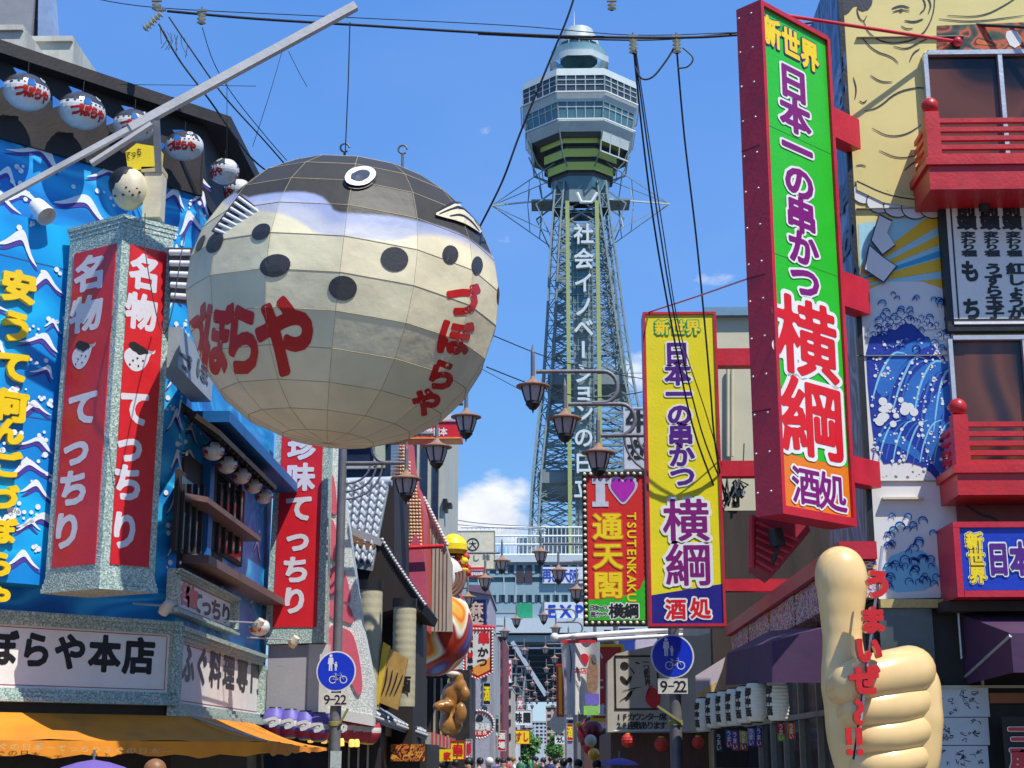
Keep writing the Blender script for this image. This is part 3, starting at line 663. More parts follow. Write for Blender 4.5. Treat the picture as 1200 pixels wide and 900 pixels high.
vm = nn(t, 'ShaderNodeVectorMath'); vm.operation = 'SCALE'; t.links.new(at_.outputs['Color'], vm.inputs[0]); t.links.new(r.outputs[0], vm.inputs['Scale']); t.links.new(vm.outputs[0], bs_.inputs['Base Color'])
tl = nn(t, 'ShaderNodeBsdfTranslucent'); tm = nn(t, 'ShaderNodeVectorMath'); tm.operation = 'MULTIPLY'; tm.inputs[1].default_value = (1.15, .98, .62); t.links.new(vm.outputs[0], tm.inputs[0]); t.links.new(tm.outputs[0], tl.inputs['Color'])
ms_ = nn(t, 'ShaderNodeMixShader'); ms_.inputs[0].default_value = .10; t.links.new(bs_.outputs[0], ms_.inputs[1]); t.links.new(tl.outputs[0], ms_.inputs[2]); t.links.new(ms_.outputs[0], t.nodes['Material Output'].inputs['Surface'])
bs_.inputs['Roughness'].default_value = .5; bs_.inputs['Specular IOR Level'].default_value = .35
n2 = nn(t, 'ShaderNodeTexNoise'); n2.inputs['Scale'].default_value = 5; n2.inputs['Detail'].default_value = 5; t.links.new(co.outputs['Object'], n2.inputs['Vector'])
bp = nn(t, 'ShaderNodeBump'); bp.inputs['Strength'].default_value = .22; bp.inputs['Distance'].default_value = .05; t.links.new(n2.outputs[0], bp.inputs['Height']); t.links.new(bp.outputs[0], bs_.inputs['Normal'])
fish = thing('blowfish_lantern', 'giant round blowfish lantern with dark back, cream belly and red brush characters, over the street', 'lantern', tuple(BC - V((0, 0, BR))))
DCK = mat('fish_dark_back', (.060, .056, .046), .42, .12, 1.3, .15); DCL = mat('fish_lavender_band', (.43, .47, .72), .42, .06, 1.3, .1); DCP = mat('fish_pale_band', (.58, .59, .66), .42, .06, 1.3, .1)
m = MB(); m.add(vs, fs, FM, True); body = m.build('body', fish)
ca_ = body.data.color_attributes.new('paint', 'FLOAT_COLOR', 'POINT'); ca_.data.foreach_set('color', [x for c in cols for x in c])
BV = m.bvh()
BF = Fr(BC, (1, .0, 0), (0, 0, 1)); VD = (BC - CAM).normalized(); BF = Fr(BC, VD.cross(V((0, 0, 1))), VD.cross(V((0, 0, 1))).cross(VD) * 1)
DN = VD
def bprint(fn, name, off=.006, Ls=.09, par=fish):
    mm = MB(); fn(mm); mm.subdiv(Ls); onto(mm, BV, DN, off); return mm.build(name, par)
RB = mat('red_brush_paint', (.50, .012, .008), .45, .06); SPOT = mat('charcoal_spot_paint', (.035, .036, .04), .5, .1)
def elp(m, x, y, rx, ry, rot, mt, n=20):
    pts = [(x + rx * math.cos(a) * math.cos(rot) - ry * math.sin(a) * math.sin(rot), y + rx * math.cos(a) * math.sin(rot) + ry * math.sin(a) * math.cos(rot)) for a in [2 * PI * k / n for k in range(n)]]
    m.ppoly(BF, pts, 0, mt)
for (x, y, rx, ry, rot) in ((314, 278, 12, 9, -.5), (330, 315, 18, 13, -.2), (402, 339, 16, 14, .1), (457, 308, 16, 14, .1), (519, 302, 10, 11, .2), (551, 313, 8, 11, .2), (582, 346, 5, 14, 0), (260, 288, 14, 10, -.9), (240, 287, 5, 11, .5)):
    bprint(lambda m: elp(m, x, y, rx * .93, ry * .93, rot, SPOT), 'spot', .0095)
def big(m):
    for c, x, y, w_, h, rt in (('づ', 235, 394, 22, 84, -.1), ('ぼ', 262, 396, 32, 90, -.12), ('ら', 294, 396, 40, 84, -.02), ('や', 340, 392, 60, 92, .0)):
        a, b = BF.q(x, y); k = BF.q(x + 1, y)[0] - a; m.ch(BF, c, a, b, k * w_ * 1.1, k * h * 1.0, 0, RB, .05, 0, rt)
bprint(big, 'lettering')
def sm_(m):
    for c, x, y, s_, rt in (('づ', 533, 352, 40, -.1), ('ぼ', 524, 393, 40, -.15), ('ら', 510, 434, 36, -.15), ('や', 494, 465, 34, -.1)):
        a, b = BF.q(x, y); k = BF.q(x + 1, y)[0] - a; m.ch(BF, c, a, b, k * s_, k * s_, 0, RB, .06, 0, rt)
bprint(sm_, 'lettering')
# eye: a raised white ring with a dark pupil
m = MB(); bprint(lambda m: elp(m, 421, 219.5, 19, 12, -.32, BLACK), 'eye_rim', .02)
e_ = bprint(lambda m: elp(m, 421, 218.5, 17, 11, -.32, WHITE), 'eye', .045)
bprint(lambda m: elp(m, 421, 218.5, 10, 6, -.32, mat('slate_eye', (.05, .06, .08), .3)), 'pupil', .052, .09, e_)
def mouth(m):
    m.ppoly(BF, cp([(822, 228), (860, 205), (900, 186), (940, 186), (965, 205), (985, 240), (998, 288), (960, 268), (900, 245), (850, 236)]), 0, mat('cream_lip', (.68, .60, .42), .5), 1)
bprint(mouth, 'mouth', .03)
def mo2(m):
    for pts in ([(838, 228), (880, 208), (915, 200), (950, 222), (975, 262)], [(870, 232), (905, 224), (940, 240), (965, 268)], [(830, 222), (880, 192), (920, 182)]): m.pline(BF, cp(pts), 2.2, 0, BLACK)
bprint(mo2, 'mouth_line', .036)
# seams: taped joints between the cloth panels
SEAM = mat('seam_tape', (.42, .34, .2), .7, .3)
m = MB(); sg = []
for j in range(1, NR):
    m.tube([vs[(j * SR) * nu + a] * 1.0 for a in range(0, nu, 4)], .0045, SEAM, 4, True)
m.build('ring_seam', fish)
m = MB()
for i in range(NM):
    m.tube([vs[b * nu + i * SM] for b in range(0, nv + 1, 4)], .003, SEAM, 4, False)
tag(m.build('meridian_seam', fish))
# fins
FINW = mat('white_fin_rib', (.72, .72, .76), .4, .05); FIND = mat('dark_fin_edge', (.07, .05, .05), .5); FINB = mat('blue_violet_fin', (.20, .18, .55), .5)
def fin(name, fr, quad, nr, th=.05, base=FINB):
    """ribbed fin: quad = photo corners tl, tr, br, bl; ribs run tl->tr ... bl->br"""
    q = [V((*fr.q(x, y, 0), 0)) for x, y in quad]; m = MB()
    m.prism(fr, [(p.x, p.y) for p in (q[3], q[2], q[1], q[0])], -th / 2, th / 2, FIND); o = m.build(name, fish)
    m = MB()
    for k in range(nr):
        t = (k + .5) / nr; a = q[0].lerp(q[3], t); b = q[1].lerp(q[2], t); a2 = a.lerp(b, .08); b2 = a.lerp(b, .93); w_ = (q[0] - q[3]).length / nr * .66
        m.bar(fr.p(a2.x, a2.y, th * .55), fr.p(b2.x, b2.y, th * .55), w_ * .62, FINB, .03); m.tube([fr.p(a2.x, a2.y, th * .8), fr.p(b2.x, b2.y, th * .8)], w_ * .40, FINW, 6)
    m.build('fin_rib', o); return o
ff = Fr(BC - VD * 1.42, BF.u, BF.v); side_fr = Fr(atY(283, 262, 14.45), (.92, -.38, 0), (0, 0, 1))
fin('side_fin', side_fr, [(282, 228), (313, 252), (296, 291), (249, 272)], 7)
# turn ribs to run away from the body
tf = front(15.9); fin('tail_fin', tf, [(197, 291), (226, 291), (224, 356), (200, 354)], 5)
df = front(16.1); fin('back_fin', df, [(334, 203), (350, 186), (366, 190), (352, 204)], 5)
# hooks and suspension
m = MB(); top = atY(404, 190, 15.6); tip = atY(410, 26, 15.3)
for (x, y) in ((404, 176), (472, 178)):
    P = atY(x, y, 15.6); m.tube([P + V((.05 * math.cos(t), 0, .05 * math.sin(t) + .03)) for t in [k * .6 for k in range(10)]], .012, STEEL, 6); m.tube([P - V((0, 0, .02)), P - V((0, 0, .2))], .016, STEEL, 6)
m.build('hook', fish)
m = MB(); m.tube([tip, atY(408, 100, 15.4), top], .007, WIRE, 5); tag(m.build('suspension_rope'), 'thin rope from the white boom tip to the hook on the giant fish lantern', 'rope')

# ---------------------------------------------------------------- small blowfish lanterns
def mk_lantern():
    root = thing('fish_lantern', 'small glossy blowfish lantern', 'lantern', (0, 0, 0), 'small blowfish lanterns along the eaves')
    m = MB(); n, k = 24, 16; vs_ = []
    def sp(th, ph): 
        r_ = math.sin(th); z = math.cos(th)
        return V((1.12 * r_ * math.cos(ph), .92 * r_ * math.sin(ph), .86 * z))
    GL = mat('glossy_white_lantern', (.66, .66, .64), .25, .05, coat=.4); GD_ = mat('glossy_dark_lantern', (.05, .052, .055), .22, .1, coat=.5); GBL = mat('cobalt_fin', (.03, .16, .5), .4)
    for i in range(k):
        for j in range(n):
            q = [sp(PI * a / k, 2 * PI * b / n) for a, b in ((i, j), (i + 1, j), (i + 1, j + 1), (i, j + 1))]
            m.add(q, [(0, 1, 2, 3)], GD_ if i < 7 and not (j in (0, 1, n - 1, n - 2) and i > 3) else GL, True)
    m.v = [v for v in m.v]; bo_ = m.build('body', root); bv = m.bvh()
    for s_ in (1, -1):
        fr_ = Fr((0, 0, 0), (s_, 0, 0)); mm = MB()
        for q, c in enumerate('づぼらや'): mm.ch(fr_, c, -.60 + .40 * q, -.30, .46, .52, 0, RB, .07)
        mm.subdiv(.12); onto(mm, bv, -fr_.n, .015); mm.build('lettering', root)
        mm = MB()
        for q in range(9): mm.disc(fr_.p(-.95 + .235 * q, .10 + .03 * math.sin(q), 0), fr_.n, .055, SPOT, 8)
        mm.subdiv(.2); onto(mm, bv, -fr_.n, .012); mm.build('spot', root)
        mm = MB(); mm.disc(fr_.p(.45 , .52, 0), fr_.n, .15, GL, 12); mm.disc(fr_.p(.45, .52, .01), fr_.n, .08, BLACK, 10); mm.subdiv(.2); onto(mm, bv, -fr_.n, .03); mm.build('eye', root)
        mm = MB(); f2 = Fr(fr_.p(-.15, .12, .86), fr_.u, V((0, .0, 1))); mm.prism(f2, [(-.22, -.12), (.15, -.16), (.1, .14), (-.2, .2)], 0, .06, GBL); mm.build('side_fin', root)
    mm = MB(); f3 = Fr((0, 0, 0), (1, 0, 0)); mm.prism(f3, [(-1.05, -.06), (-1.45, -.3), (-1.5, .28), (-1.05, .1)], -.04, .04, GBL); mm.build('tail', root)
    mm = MB(); mm.tube([(0, 0, .84), (0, 0, 1.5)], .02, WIRE, 6); mm.build('cord', root)
    mm = MB(); mm.prism(f3, [(-.5, .7), (-.75, 1.0), (-.1, .98), (0, .84)], -.04, .04, GBL); mm.build('back_fin', root)
    return root
fl0 = mk_lantern(); first = True
ordn = ['first from the left under the dark eaves', 'second from the left under the dark eaves', 'third, half behind the white boom', 'fourth under the eaves, just right of the boom bracket', 'at the building corner under the eaves, narrow end on', 'last one past the corner, beside the giant fish']
k = 0
for (px, py, r_, rot) in ((31, 108, 29, .78), (96, 130, 29, .78), (157, 147, 25, .5), (216, 171, 23, 0), (263, 201, 20, -.9), (279, 225, 20, -1.1)):
    d_ = .42 if k < 4 else .5
    P = LF.P(px, py, d_) if k < 4 else atY(px, py, LF.P(238, 190, .4).y + (.15 if k == 4 else .9))
    sc_ = r_ * P.y / FPX / 1.12 * 1.06
    fl = fl0 if k == 0 else dup(fl0, P, rot)
    fl.location = P; fl.rotation_euler = (0, 0, rot); fl.scale = (sc_,) * 3
    fl['label'] = 'small blowfish lantern with red characters, ' + ordn[k]; k += 1
ord2 = ['nearest of the row under the small timber canopy', 'second of the row under the small timber canopy', 'third of the row under the small timber canopy', 'fourth of the row under the small timber canopy', 'farthest of the row under the small timber canopy']
for q, (px, py, r_) in enumerate(((250, 528, 15), (266, 544, 14), (283, 557, 13), (297, 569, 12), (309, 581, 12))):
    P = LS.P(px, py, .3); dup(fl0, P, -1.2, 'small blowfish lantern, ' + ord2[q], r_ * P.y / FPX / 1.05)['group'] = 'blowfish lanterns under the timber canopy'
P = LS.P(304, 735, .5); fz = dup(fl0, P, -.6, 'small blowfish lantern low on the side wall beside the red banner sign', 12 * P.y / FPX)
del fz['group']
# ================================================================ THE TOWER
TY = 196.0; TG = mat('tower_grey_green_steel', (.19, .26, .265), .5, .12, 2); TL = mat('tower_pale_panel', (.45, .53, .53), .5, .07, .6, dirt=.15)
TYG = mat('tower_lime_band', (.50, .56, .10), .5, .06, 1); TGL = mat('tower_window_glass', (.035, .06, .08), .3, .4, .5, bump=0); TGL2 = mat('tower_teal_glass', (.07, .18, .22), .3, .2, .5, bump=0); TDK = mat('tower_dark_recess', (.06, .08, .09), .6, .2); TWH = mat('tower_white_rail', (.75, .78, .78), .5, .04)
TX = atY(681, 300, TY).x
tw = thing('observation_tower', 'tall steel lattice observation tower with an octagonal glazed deck at the end of the street', 'tower', (TX, TY, 0))
def hw(px_half, py): return px_half * (atY(700, py, TY).x - atY(699, py, TY).x)
def ring_z(py, R): return atY(681, py, TY - R).z
def octa(R, z, k=0): a = R / math.cos(PI / 8); return [V((TX + a * math.cos(PI / 8 + j * PI / 4), TY + a * math.sin(PI / 8 + j * PI / 4), z)) for j in range(8)]
def oct_band(m, py0, h0, py1, h1, mt):
    """octagonal band from (photo y, half width px) top to bottom"""
    R0, R1 = hw(h0, py0), hw(h1, py1); A = octa(R0, ring_z(py0, R0)); B = octa(R1, ring_z(py1, R1))
    m.add(A + B, [((j + 1) % 8, j, 8 + j, 8 + (j + 1) % 8) for j in range(8)], mt)
def cap(m, py, h, mt, up): R = hw(h, py); P = octa(R, ring_z(py, R)); m.add(P, [tuple(range(8)) if up else tuple(reversed(range(8)))], mt)
m = MB()
oct_band(m, 80, 64, 88, 66, TL); cap(m, 80, 64, TL, True)
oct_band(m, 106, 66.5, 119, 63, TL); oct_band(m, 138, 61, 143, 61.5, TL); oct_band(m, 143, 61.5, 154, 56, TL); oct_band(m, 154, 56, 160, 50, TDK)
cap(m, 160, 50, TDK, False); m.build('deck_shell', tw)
m = MB(); oct_band(m, 88, 65, 106, 65, TGL); g1 = m.build('upper_windows', tw)
m = MB(); oct_band(m, 119, 62, 138, 60, TGL2); g2 = m.build('lower_windows', tw)
for (p0, p1, h0, h1, o_) in ((88, 106, 65.4, 65.4, g1), (119, 138, 62.4, 60.4, g2)):
    m = MB(); R0, R1 = hw(h0, p0), hw(h1, p1); A = octa(R0, ring_z(p0, R0)); B = octa(R1, ring_z(p1, R1))
    for j in range(8):
        for q in range(6):
            t = q / 5; m.bar(A[j].lerp(A[(j + 1) % 8], t), B[j].lerp(B[(j + 1) % 8], t), .2 if q in (0, 5) else .11, TL)
        for t in (.3, .62) if o_ is g1 else (.32,): m.bar(A[j].lerp(B[j], t), A[(j + 1) % 8].lerp(B[(j + 1) % 8], t), .1, TL)
    m.build('mullion', o_)
m = MB()
for py, h in ((107, 68), (139, 63), (81, 60)):
    R = hw(h, py); P = octa(R, ring_z(py, R))
    for j in range(8): m.bar(P[j], P[(j + 1) % 8], .16, TWH, .16)
m.build('rail', tw)
m = MB()
oct_band(m, 154, 41, 207, 32, TDK)
for k, (py, h) in enumerate(((167.5, 46), (183.5, 42), (199, 38))):
    for py0, h0 in ((py, h),):
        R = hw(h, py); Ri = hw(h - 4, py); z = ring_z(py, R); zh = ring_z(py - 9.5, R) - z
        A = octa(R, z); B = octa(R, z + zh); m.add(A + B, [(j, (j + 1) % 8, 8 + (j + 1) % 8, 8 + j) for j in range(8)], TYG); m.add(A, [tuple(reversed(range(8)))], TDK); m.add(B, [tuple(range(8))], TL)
m.build('lime_band', tw)
m = MB()
for s_ in (1, -1):   # outer brackets carrying the deck
    for a_ in range(8):
        R = hw(60, 150); P = octa(hw(60, 150), ring_z(150, R))[a_]; Q = octa(hw(50, 180), ring_z(180, hw(50, 180)))[a_]; m.bar(P, Q, .16, TL); m.bar(Q, octa(hw(38, 195), ring_z(195, hw(38, 195)))[a_], .14, TL)
sk = [(57, 152), (54, 177)]; Ra, Rb = hw(*sk[0]), hw(*sk[1]); A = octa(Ra, ring_z(152, Ra)); B = octa(Rb, ring_z(177, Rb))
for j in range(8):
    if j in (4, 5): continue
    for q in range(4): t = q / 3; m.bar(A[j].lerp(A[(j + 1) % 8], t), B[j].lerp(B[(j + 1) % 8], t), .13, TL)
    m.add([A[j], A[(j + 1) % 8], B[(j + 1) % 8] * .5 + A[(j + 1) % 8] * .5, B[j] * .5 + A[j] * .5], [(0, 3, 2, 1)], TL)
    m.bar(B[j], B[(j + 1) % 8], .2, TL)
m.build('deck_bracket', tw)
m = MB()
for z0_, z1_, h0, h1, mt in ((206, 222, 34, 31, TGL2), (222, 236, 33, 33, TG)): oct_band(m, z0_, h0, z1_, h1, mt)
m.build('collar', tw)
# crown on top
m = MB(); zz = lambda py: atY(681, py, TY).z; r = lambda h, py: hw(h, py)
c_ = (TX, TY, 0)
m.lathe([(r(37, 76), zz(80)), (r(37, 72), zz(73)), (r(30, 72), zz(72.5))], c_, TL, 8); m.lathe([(r(22, 72), zz(73)), (r(23, 54), zz(55))], c_, TGL2, 16); m.lathe([(r(24, 54), zz(56)), (r(24, 54), zz(54)), (r(22, 46), zz(46)), (r(19, 42), zz(45)), (r(17, 36), zz(37)), (r(10, 34), zz(34)), (0, zz(33))], c_, TL, 16)
m.build('crown', tw)
m = MB()
for j in range(12): a_ = j * PI / 6; m.bar((TX + r(23.5, 60) * math.cos(a_), TY + r(23.5, 60) * math.sin(a_), zz(73)), (TX + r(23.5, 60) * math.cos(a_), TY + r(23.5, 60) * math.sin(a_), zz(55)), .1, TL)
m.lathe([(r(30, 72), zz(73)), (r(33, 62), zz(64)), (r(33.2, 62), zz(63.6))], c_, mat('tower_guard_glass', (.3, .5, .55), .1, .1), 12); m.build('crown_glazing_bar', tw)
m = MB(); m.tube([(TX - .6, TY, zz(36)), (TX - .6, TY, zz(14))], [.09, .03], TWH, 6); m.build('antenna', tw)
# legs: half widths of the front of the tower down the shaft
PR = [(212, 29), (233, 31), (300, 38), (370, 44), (440, 51), (500, 60), (550, 67), (615, 73), (720, 86), (890, 108)]
def shaft(py):
    for (a, b), (c, d) in zip(PR, PR[1:]):
        if a <= py <= c: return b + (d - b) * (py - a) / (c - a)
    return PR[-1][1]
def corner(py, sx, sy, inn=0): h = hw(shaft(py), py); z = atY(681, py, TY - h).z; return V((TX + 1.2 * max(0, (py - 250) / 400) + sx * (h - inn), TY + sy * (h - inn), z))
for sx in (-1, 1):
    for sy in (-1, 1):
        m = MB(); lv = [212 + (890 - 212) * i / 44 for i in range(45)]
        for i in range(44):
            a0, a1 = lv[i], lv[i + 1]
            for ix, iy in ((0, 0), (1, 0), (0, 1)):
                A_ = corner(a0, sx, sy) - V((sx * ix * 1.15, sy * iy * 1.15, 0)); B_ = corner(a1, sx, sy) - V((sx * ix * 1.15, sy * iy * 1.15, 0)); m.bar(A_, B_, .24, TG)
            A_, B_ = corner(a0, sx, sy), corner(a1, sx, sy)
            for dx, dy in ((1, 0), (0, 1)):
                o1 = V((sx * dx * 1.15, sy * dy * 1.15, 0)); m.bar(A_ - o1 * (i % 2), B_ - o1 * (1 - i % 2), .11, TG); m.bar(A_, A_ - o1, .1, TG)
        m.build('leg', tw)
m = MB(); lv = [233, 262, 292, 324, 358, 395, 440, 482, 520, 550, 615]
for i in range(len(lv) - 1):
    for (s1, s2) in (((-1, -1), (1, -1)), ((1, -1), (1, 1)), ((1, 1), (-1, 1)), ((-1, 1), (-1, -1))):
        a, b = corner(lv[i], *s1, 1), corner(lv[i], *s2, 1); c, d = corner(lv[i + 1], *s1, 1), corner(lv[i + 1], *s2, 1)
        m.bar(a, b, .28, TG); m.bar(a, d, .2, TG); m.bar(b, c, .2, TG)
        mm_, nn2 = (a + b) / 2, (c + d) / 2; m.bar(mm_, (a + c) / 2, .15, TG); m.bar(mm_, (b + d) / 2, .15, TG); m.bar(nn2, (a + c) / 2, .15, TG); m.bar(nn2, (b + d) / 2, .15, TG)
m.build('cross_brace', tw)
m = MB(); lw2 = [233 + (615 - 233) * i / 30 for i in range(31)]
for i in range(30):
    for (s1, s2) in (((-1, -1), (1, -1)), ((1, -1), (1, 1)), ((-1, 1), (-1, -1)), ((1, 1), (-1, 1))):
        a, b = corner(lw2[i], *s1, 1), corner(lw2[i], *s2, 1); c, d = corner(lw2[i + 1], *s1, 1), corner(lw2[i + 1], *s2, 1)
        for f0, f1 in ((0, .26), (.74, 1)):
            m.bar(a.lerp(b, f0), c.lerp(d, f1), .1, TG); m.bar(a.lerp(b, f1), c.lerp(d, f0), .1, TG)
        m.bar(a, b, .1, TG)
m.build('fine_brace', tw)
for py in (440, 555):
    m = MB(); h = hw(shaft(py), py) - .6; z = corner(py, 1, -1).z; x = corner(py, 0, -1).x; t_ = 1.5
    for s_ in (-1, 1): m.box((x - h, TY + s_ * h - (t_ if s_ < 0 else 0) * 0 - .2, z - 1.1), (x + h, TY + s_ * h + .2, z + .3), mat('tower_platform', (.20, .25, .26), .6))
    m.box((x - h, TY - h, z - 1.2), (x + h, TY + h, z - 1.0), mat('tower_platform', (.20, .25, .26), .6)); m.build('platform', tw)
# the lettered column on the front
m = MB(); TF = front(TY - 9.5)
SX0, SX1 = TF.q(664, 400)[0], TF.q(704, 400)[0]; zb, zt2 = TF.q(681, 800)[1], TF.q(681, 236)[1]
for x, y in ((SX0, SX0 + .5), (SX1 - .5, SX1)): m.box((x, TY - 9.8, zb), (y, TY - 8.5, zt2), mat('column_lime_strip', (.34, .40, .14), .5, .1))
m.build('lime_strip', tw)
m = MB(); CM = mat('column_panel_grey', (.21, .29, .30), .5, .3, 1.5)
m.box((SX0 + .9, TY - 9.2, zb), (SX1 - .9, TY - 8.9, zt2 - 4), CM); m.box((SX0 + .7, TY - 9.3, zt2 - 15), (SX0 + 3.0, TY - 9.0, zt2 - 5), TGL2); m.build('sign_panel', tw)
m = MB()
for x in (SX0 + .95, SX0 + 1.5, SX1 - 1.5, SX1 - .95): m.bar((x, TY - 9.45, zb), (x, TY - 9.45, zt2 - 3), .09, TG)
z = zb
while z < zt2 - 3: m.bar((SX0 + .5, TY - 9.5, z), (SX1 - .5, TY - 9.5, z), .09, TG); z += 1.15
m.build('sign_grid', tw)
TLT = mat('tower_white_lettering', (.62, .70, .72), .4, .03)
m = MB(); TF2 = front(TY - 9.9)
yy = [275, 304, 332, 360, 385, 410, 438, 459, 484, 513, 543, 572, 600]
for c, y in zip('社会イノベーションの日立', yy):
    a, b = TF2.q(684, y); k = TF2.q(685, y)[0] - TF2.q(684, y)[0]
    vs_, fs_ = glyph(c, .035); 
    m.ch(TF2, c, a, b, k * 24, k * 26, 0, TLT, .02, .3, PI / 2 if c == 'ー' else 0)
m.build('lettering', tw)
# outriggers
m = MB()
zo_ = atY(681, 240, TY).z
for s_ in (-1, 1):
    tipp = V((TX + s_ * hw(104, 240), TY, zo_)); rt = [V((TX + s_ * hw(30, 240), TY + e, zo_ + f)) for e in (-3, 3) for f in (5, -5.5)]; mid_ = V((TX + s_ * hw(44, 240), TY, zo_))
    m.bar(V((TX, TY - 3, zo_)), tipp, .2, TL)
    for q in rt: m.bar(q, tipp, .1, TG)
    for q in rt: m.bar(q.lerp(tipp, .4), mid_.lerp(tipp, .3), .09, TG); m.bar(q.lerp(tipp, .25), mid_, .12, TG)
    m.box(tuple(mid_ - V((1.6, 2, .15))), tuple(mid_ + V((1.6, 2, .1))), TG)
    for e in (-3, 3): m.bar(V((TX + s_ * hw(52, 240), TY + e, zo_ - 1)), V((TX + s_ * hw(34, 240), TY + e, zo_ - 6)), .15, TG); m.bar(V((TX + s_ * hw(52, 240), TY + e, zo_ - 1)), V((TX + s_ * hw(30, 240), TY + e, zo_ + 1)), .2, TG)
m.build('outrigger', tw)
m = MB(); Q = [TF.P(664 + 12, 226), TF.P(671 + 10, 237), TF.P(693, 237), TF.P(700, 226)]; m.tube(Q, .25, TWH, 6, sm=False); m.build('hanging_frame', tw)

# ================================================================ building the tower stands on
EB = thing('tower_base_building', 'pale blue-green glazed hall spanning the street beneath the tower, with blue lettering', 'building', (0, 184, 0))
FE = front(184); EP = mat('pale_blue_panel', (.26, .38, .43), .45, .08, .4, dirt=.1); EW = mat('white_parapet', (.50, .58, .61), .5, .04)
x0, x1 = 480, 900
m = MB()
def band(y0, y1, mt, d0=-14, d1=0): m.pbox(FE, x0, y0, x1, y1, d0, d1, mt, 0)
band(652, 659, EW, -14, .6); band(659, 662, EP); band(672, 676, EP); band(682, 697, EP, -14, 0); band(706, 725, EP); band(725, 742, EW, -14, .9)
m.pbox(FE, x0, 620, x0 + 1, 652, -14, -13, EP, 0); m.build('wall', EB)
m = MB(); m.pbox(FE, x0, 660, x1, 726, -14, -.5, TGL2, 0); m.build('curtain_wall', EB)
wi = 0
for y0, y1, st_ in ((662, 672, 10.5), (697, 706, 10.5)):
    x = 580 if True else 0
    while x < 700:
        m = MB(); m.pbox(FE, x, y0, x + 8, y1, -.5, .06, TGL, 0); m.build('window', EB); x += st_
m = MB()
for y0, y1 in ((662, 672), (697, 706)):
    x = 571.5 - 8
    while x < 720: m.pbox(FE, x + 7.5, y0, x + 10.5, y1, -.5, .1, EP, 0); x += 10.5
for x in (560, 590, 604, 650, 676): m.pbox(FE, x, 676, x + 1, 697, 0, .08, EW, 0)
m.build('mullion', EB)
m = MB(); m.pbox(FE, 605, 666, 614, 683, .0, .12, mat('brown_window', (.06, .045, .05), .2), 0); m.pbox(FE, 615, 666, 624, 683, .0, .12, mat('brown_window', (.06, .045, .05), .2), 0); m.build('window', EB)
m = MB(); m.pbox(FE, 606, 707, 624, 724, 0, .1, mat('green_poster', (.02, .32, .16), .5), 0); m.build('poster', EB)
BLT = mat('blue_lettering', (.012, .05, .42), .4, .05)
m = MB(); m.text(FE, '再び大阪', (641, 674), (673, 675), 12, 17, .55, BLT, .012); m.text(FE, 'EXPO', (647, 716), (695, 716), 19, 21, .55, BLT, .03); m.build('lettering', EB)
m = MB(); m.pbox(FE, 636, 665, 684, 684, 0, .5, mat('white_banner', (.62, .68, .74)), 0); m.pbox(FE, 636, 706, 700, 726, 0, .5, mat('white_banner', (.62, .68, .74)), 0); m.build('banner', EB)
# roof terrace with fence and plant
m = MB()
for y in (618, 628, 638, 650): m.tube([FE.P(x0 + 60, y, -.3), FE.P(x1, y, -.3)], .12, TWH, 5)
for x in range(548, 780, 5): m.bar(FE.P(x, 652, -.3), FE.P(x, 618 if x % 20 else 612, -.3), .09 if x % 20 else .2, TWH)
m.build('roof_fence', EB)
m = MB(); m.pbox(FE, 606, 630, 664, 652, -10, -6, mat('roof_plant_grey', (.30, .38, .40), .5, .3, 1), -6); m.pbox(FE, 640, 618, 740, 652, -12, -9, mat('roof_plant_grey', (.30, .38, .40)), -9)
m.build('roof_plant', EB)
# dark vault under the hall and its slanting struts
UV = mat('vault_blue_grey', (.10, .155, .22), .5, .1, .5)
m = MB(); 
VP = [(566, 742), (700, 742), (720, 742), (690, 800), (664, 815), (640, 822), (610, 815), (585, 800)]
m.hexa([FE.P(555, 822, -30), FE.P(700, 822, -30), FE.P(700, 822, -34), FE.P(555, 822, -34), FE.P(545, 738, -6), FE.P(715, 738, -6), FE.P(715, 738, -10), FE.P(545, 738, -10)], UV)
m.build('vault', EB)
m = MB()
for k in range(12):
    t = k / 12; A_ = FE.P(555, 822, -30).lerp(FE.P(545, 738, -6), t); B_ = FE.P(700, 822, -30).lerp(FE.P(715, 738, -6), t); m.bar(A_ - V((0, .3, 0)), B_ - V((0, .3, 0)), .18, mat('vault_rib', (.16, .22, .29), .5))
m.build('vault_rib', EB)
LG = mat('pale_strut', (.40, .46, .50), .5, .1); LD = mat('dark_strut', (.07, .085, .10), .5, .2)
for (a, b, w_, mt) in (((648, 856), (706, 778), 2.0, LD), ((600, 752), (640, 815), .5, LG), ((690, 742), (650, 850), 1.2, LD)):
    m = MB(); m.bar(FE.P(*a, 1.5), FE.P(*b, 1.5), w_, mt); m.build('strut', EB)
for x in (555, 712, 780):
    m = MB(); m.pbox(FE, x, 742, x + 14, 889, -3, -.5, mat('hall_pier', (.36, .38, .40), .6, .1), 0); m.build('pier', EB)
m = MB(); m.pbox(FE, 560, 744, 720, 752, -6, -.2, mat('pale_blue_panel', (.26, .38, .43)), 0); m.pbox(FE, 600, 758, 665, 760, -1, -.5, TWH, 0); m.build('soffit_beam', EB)
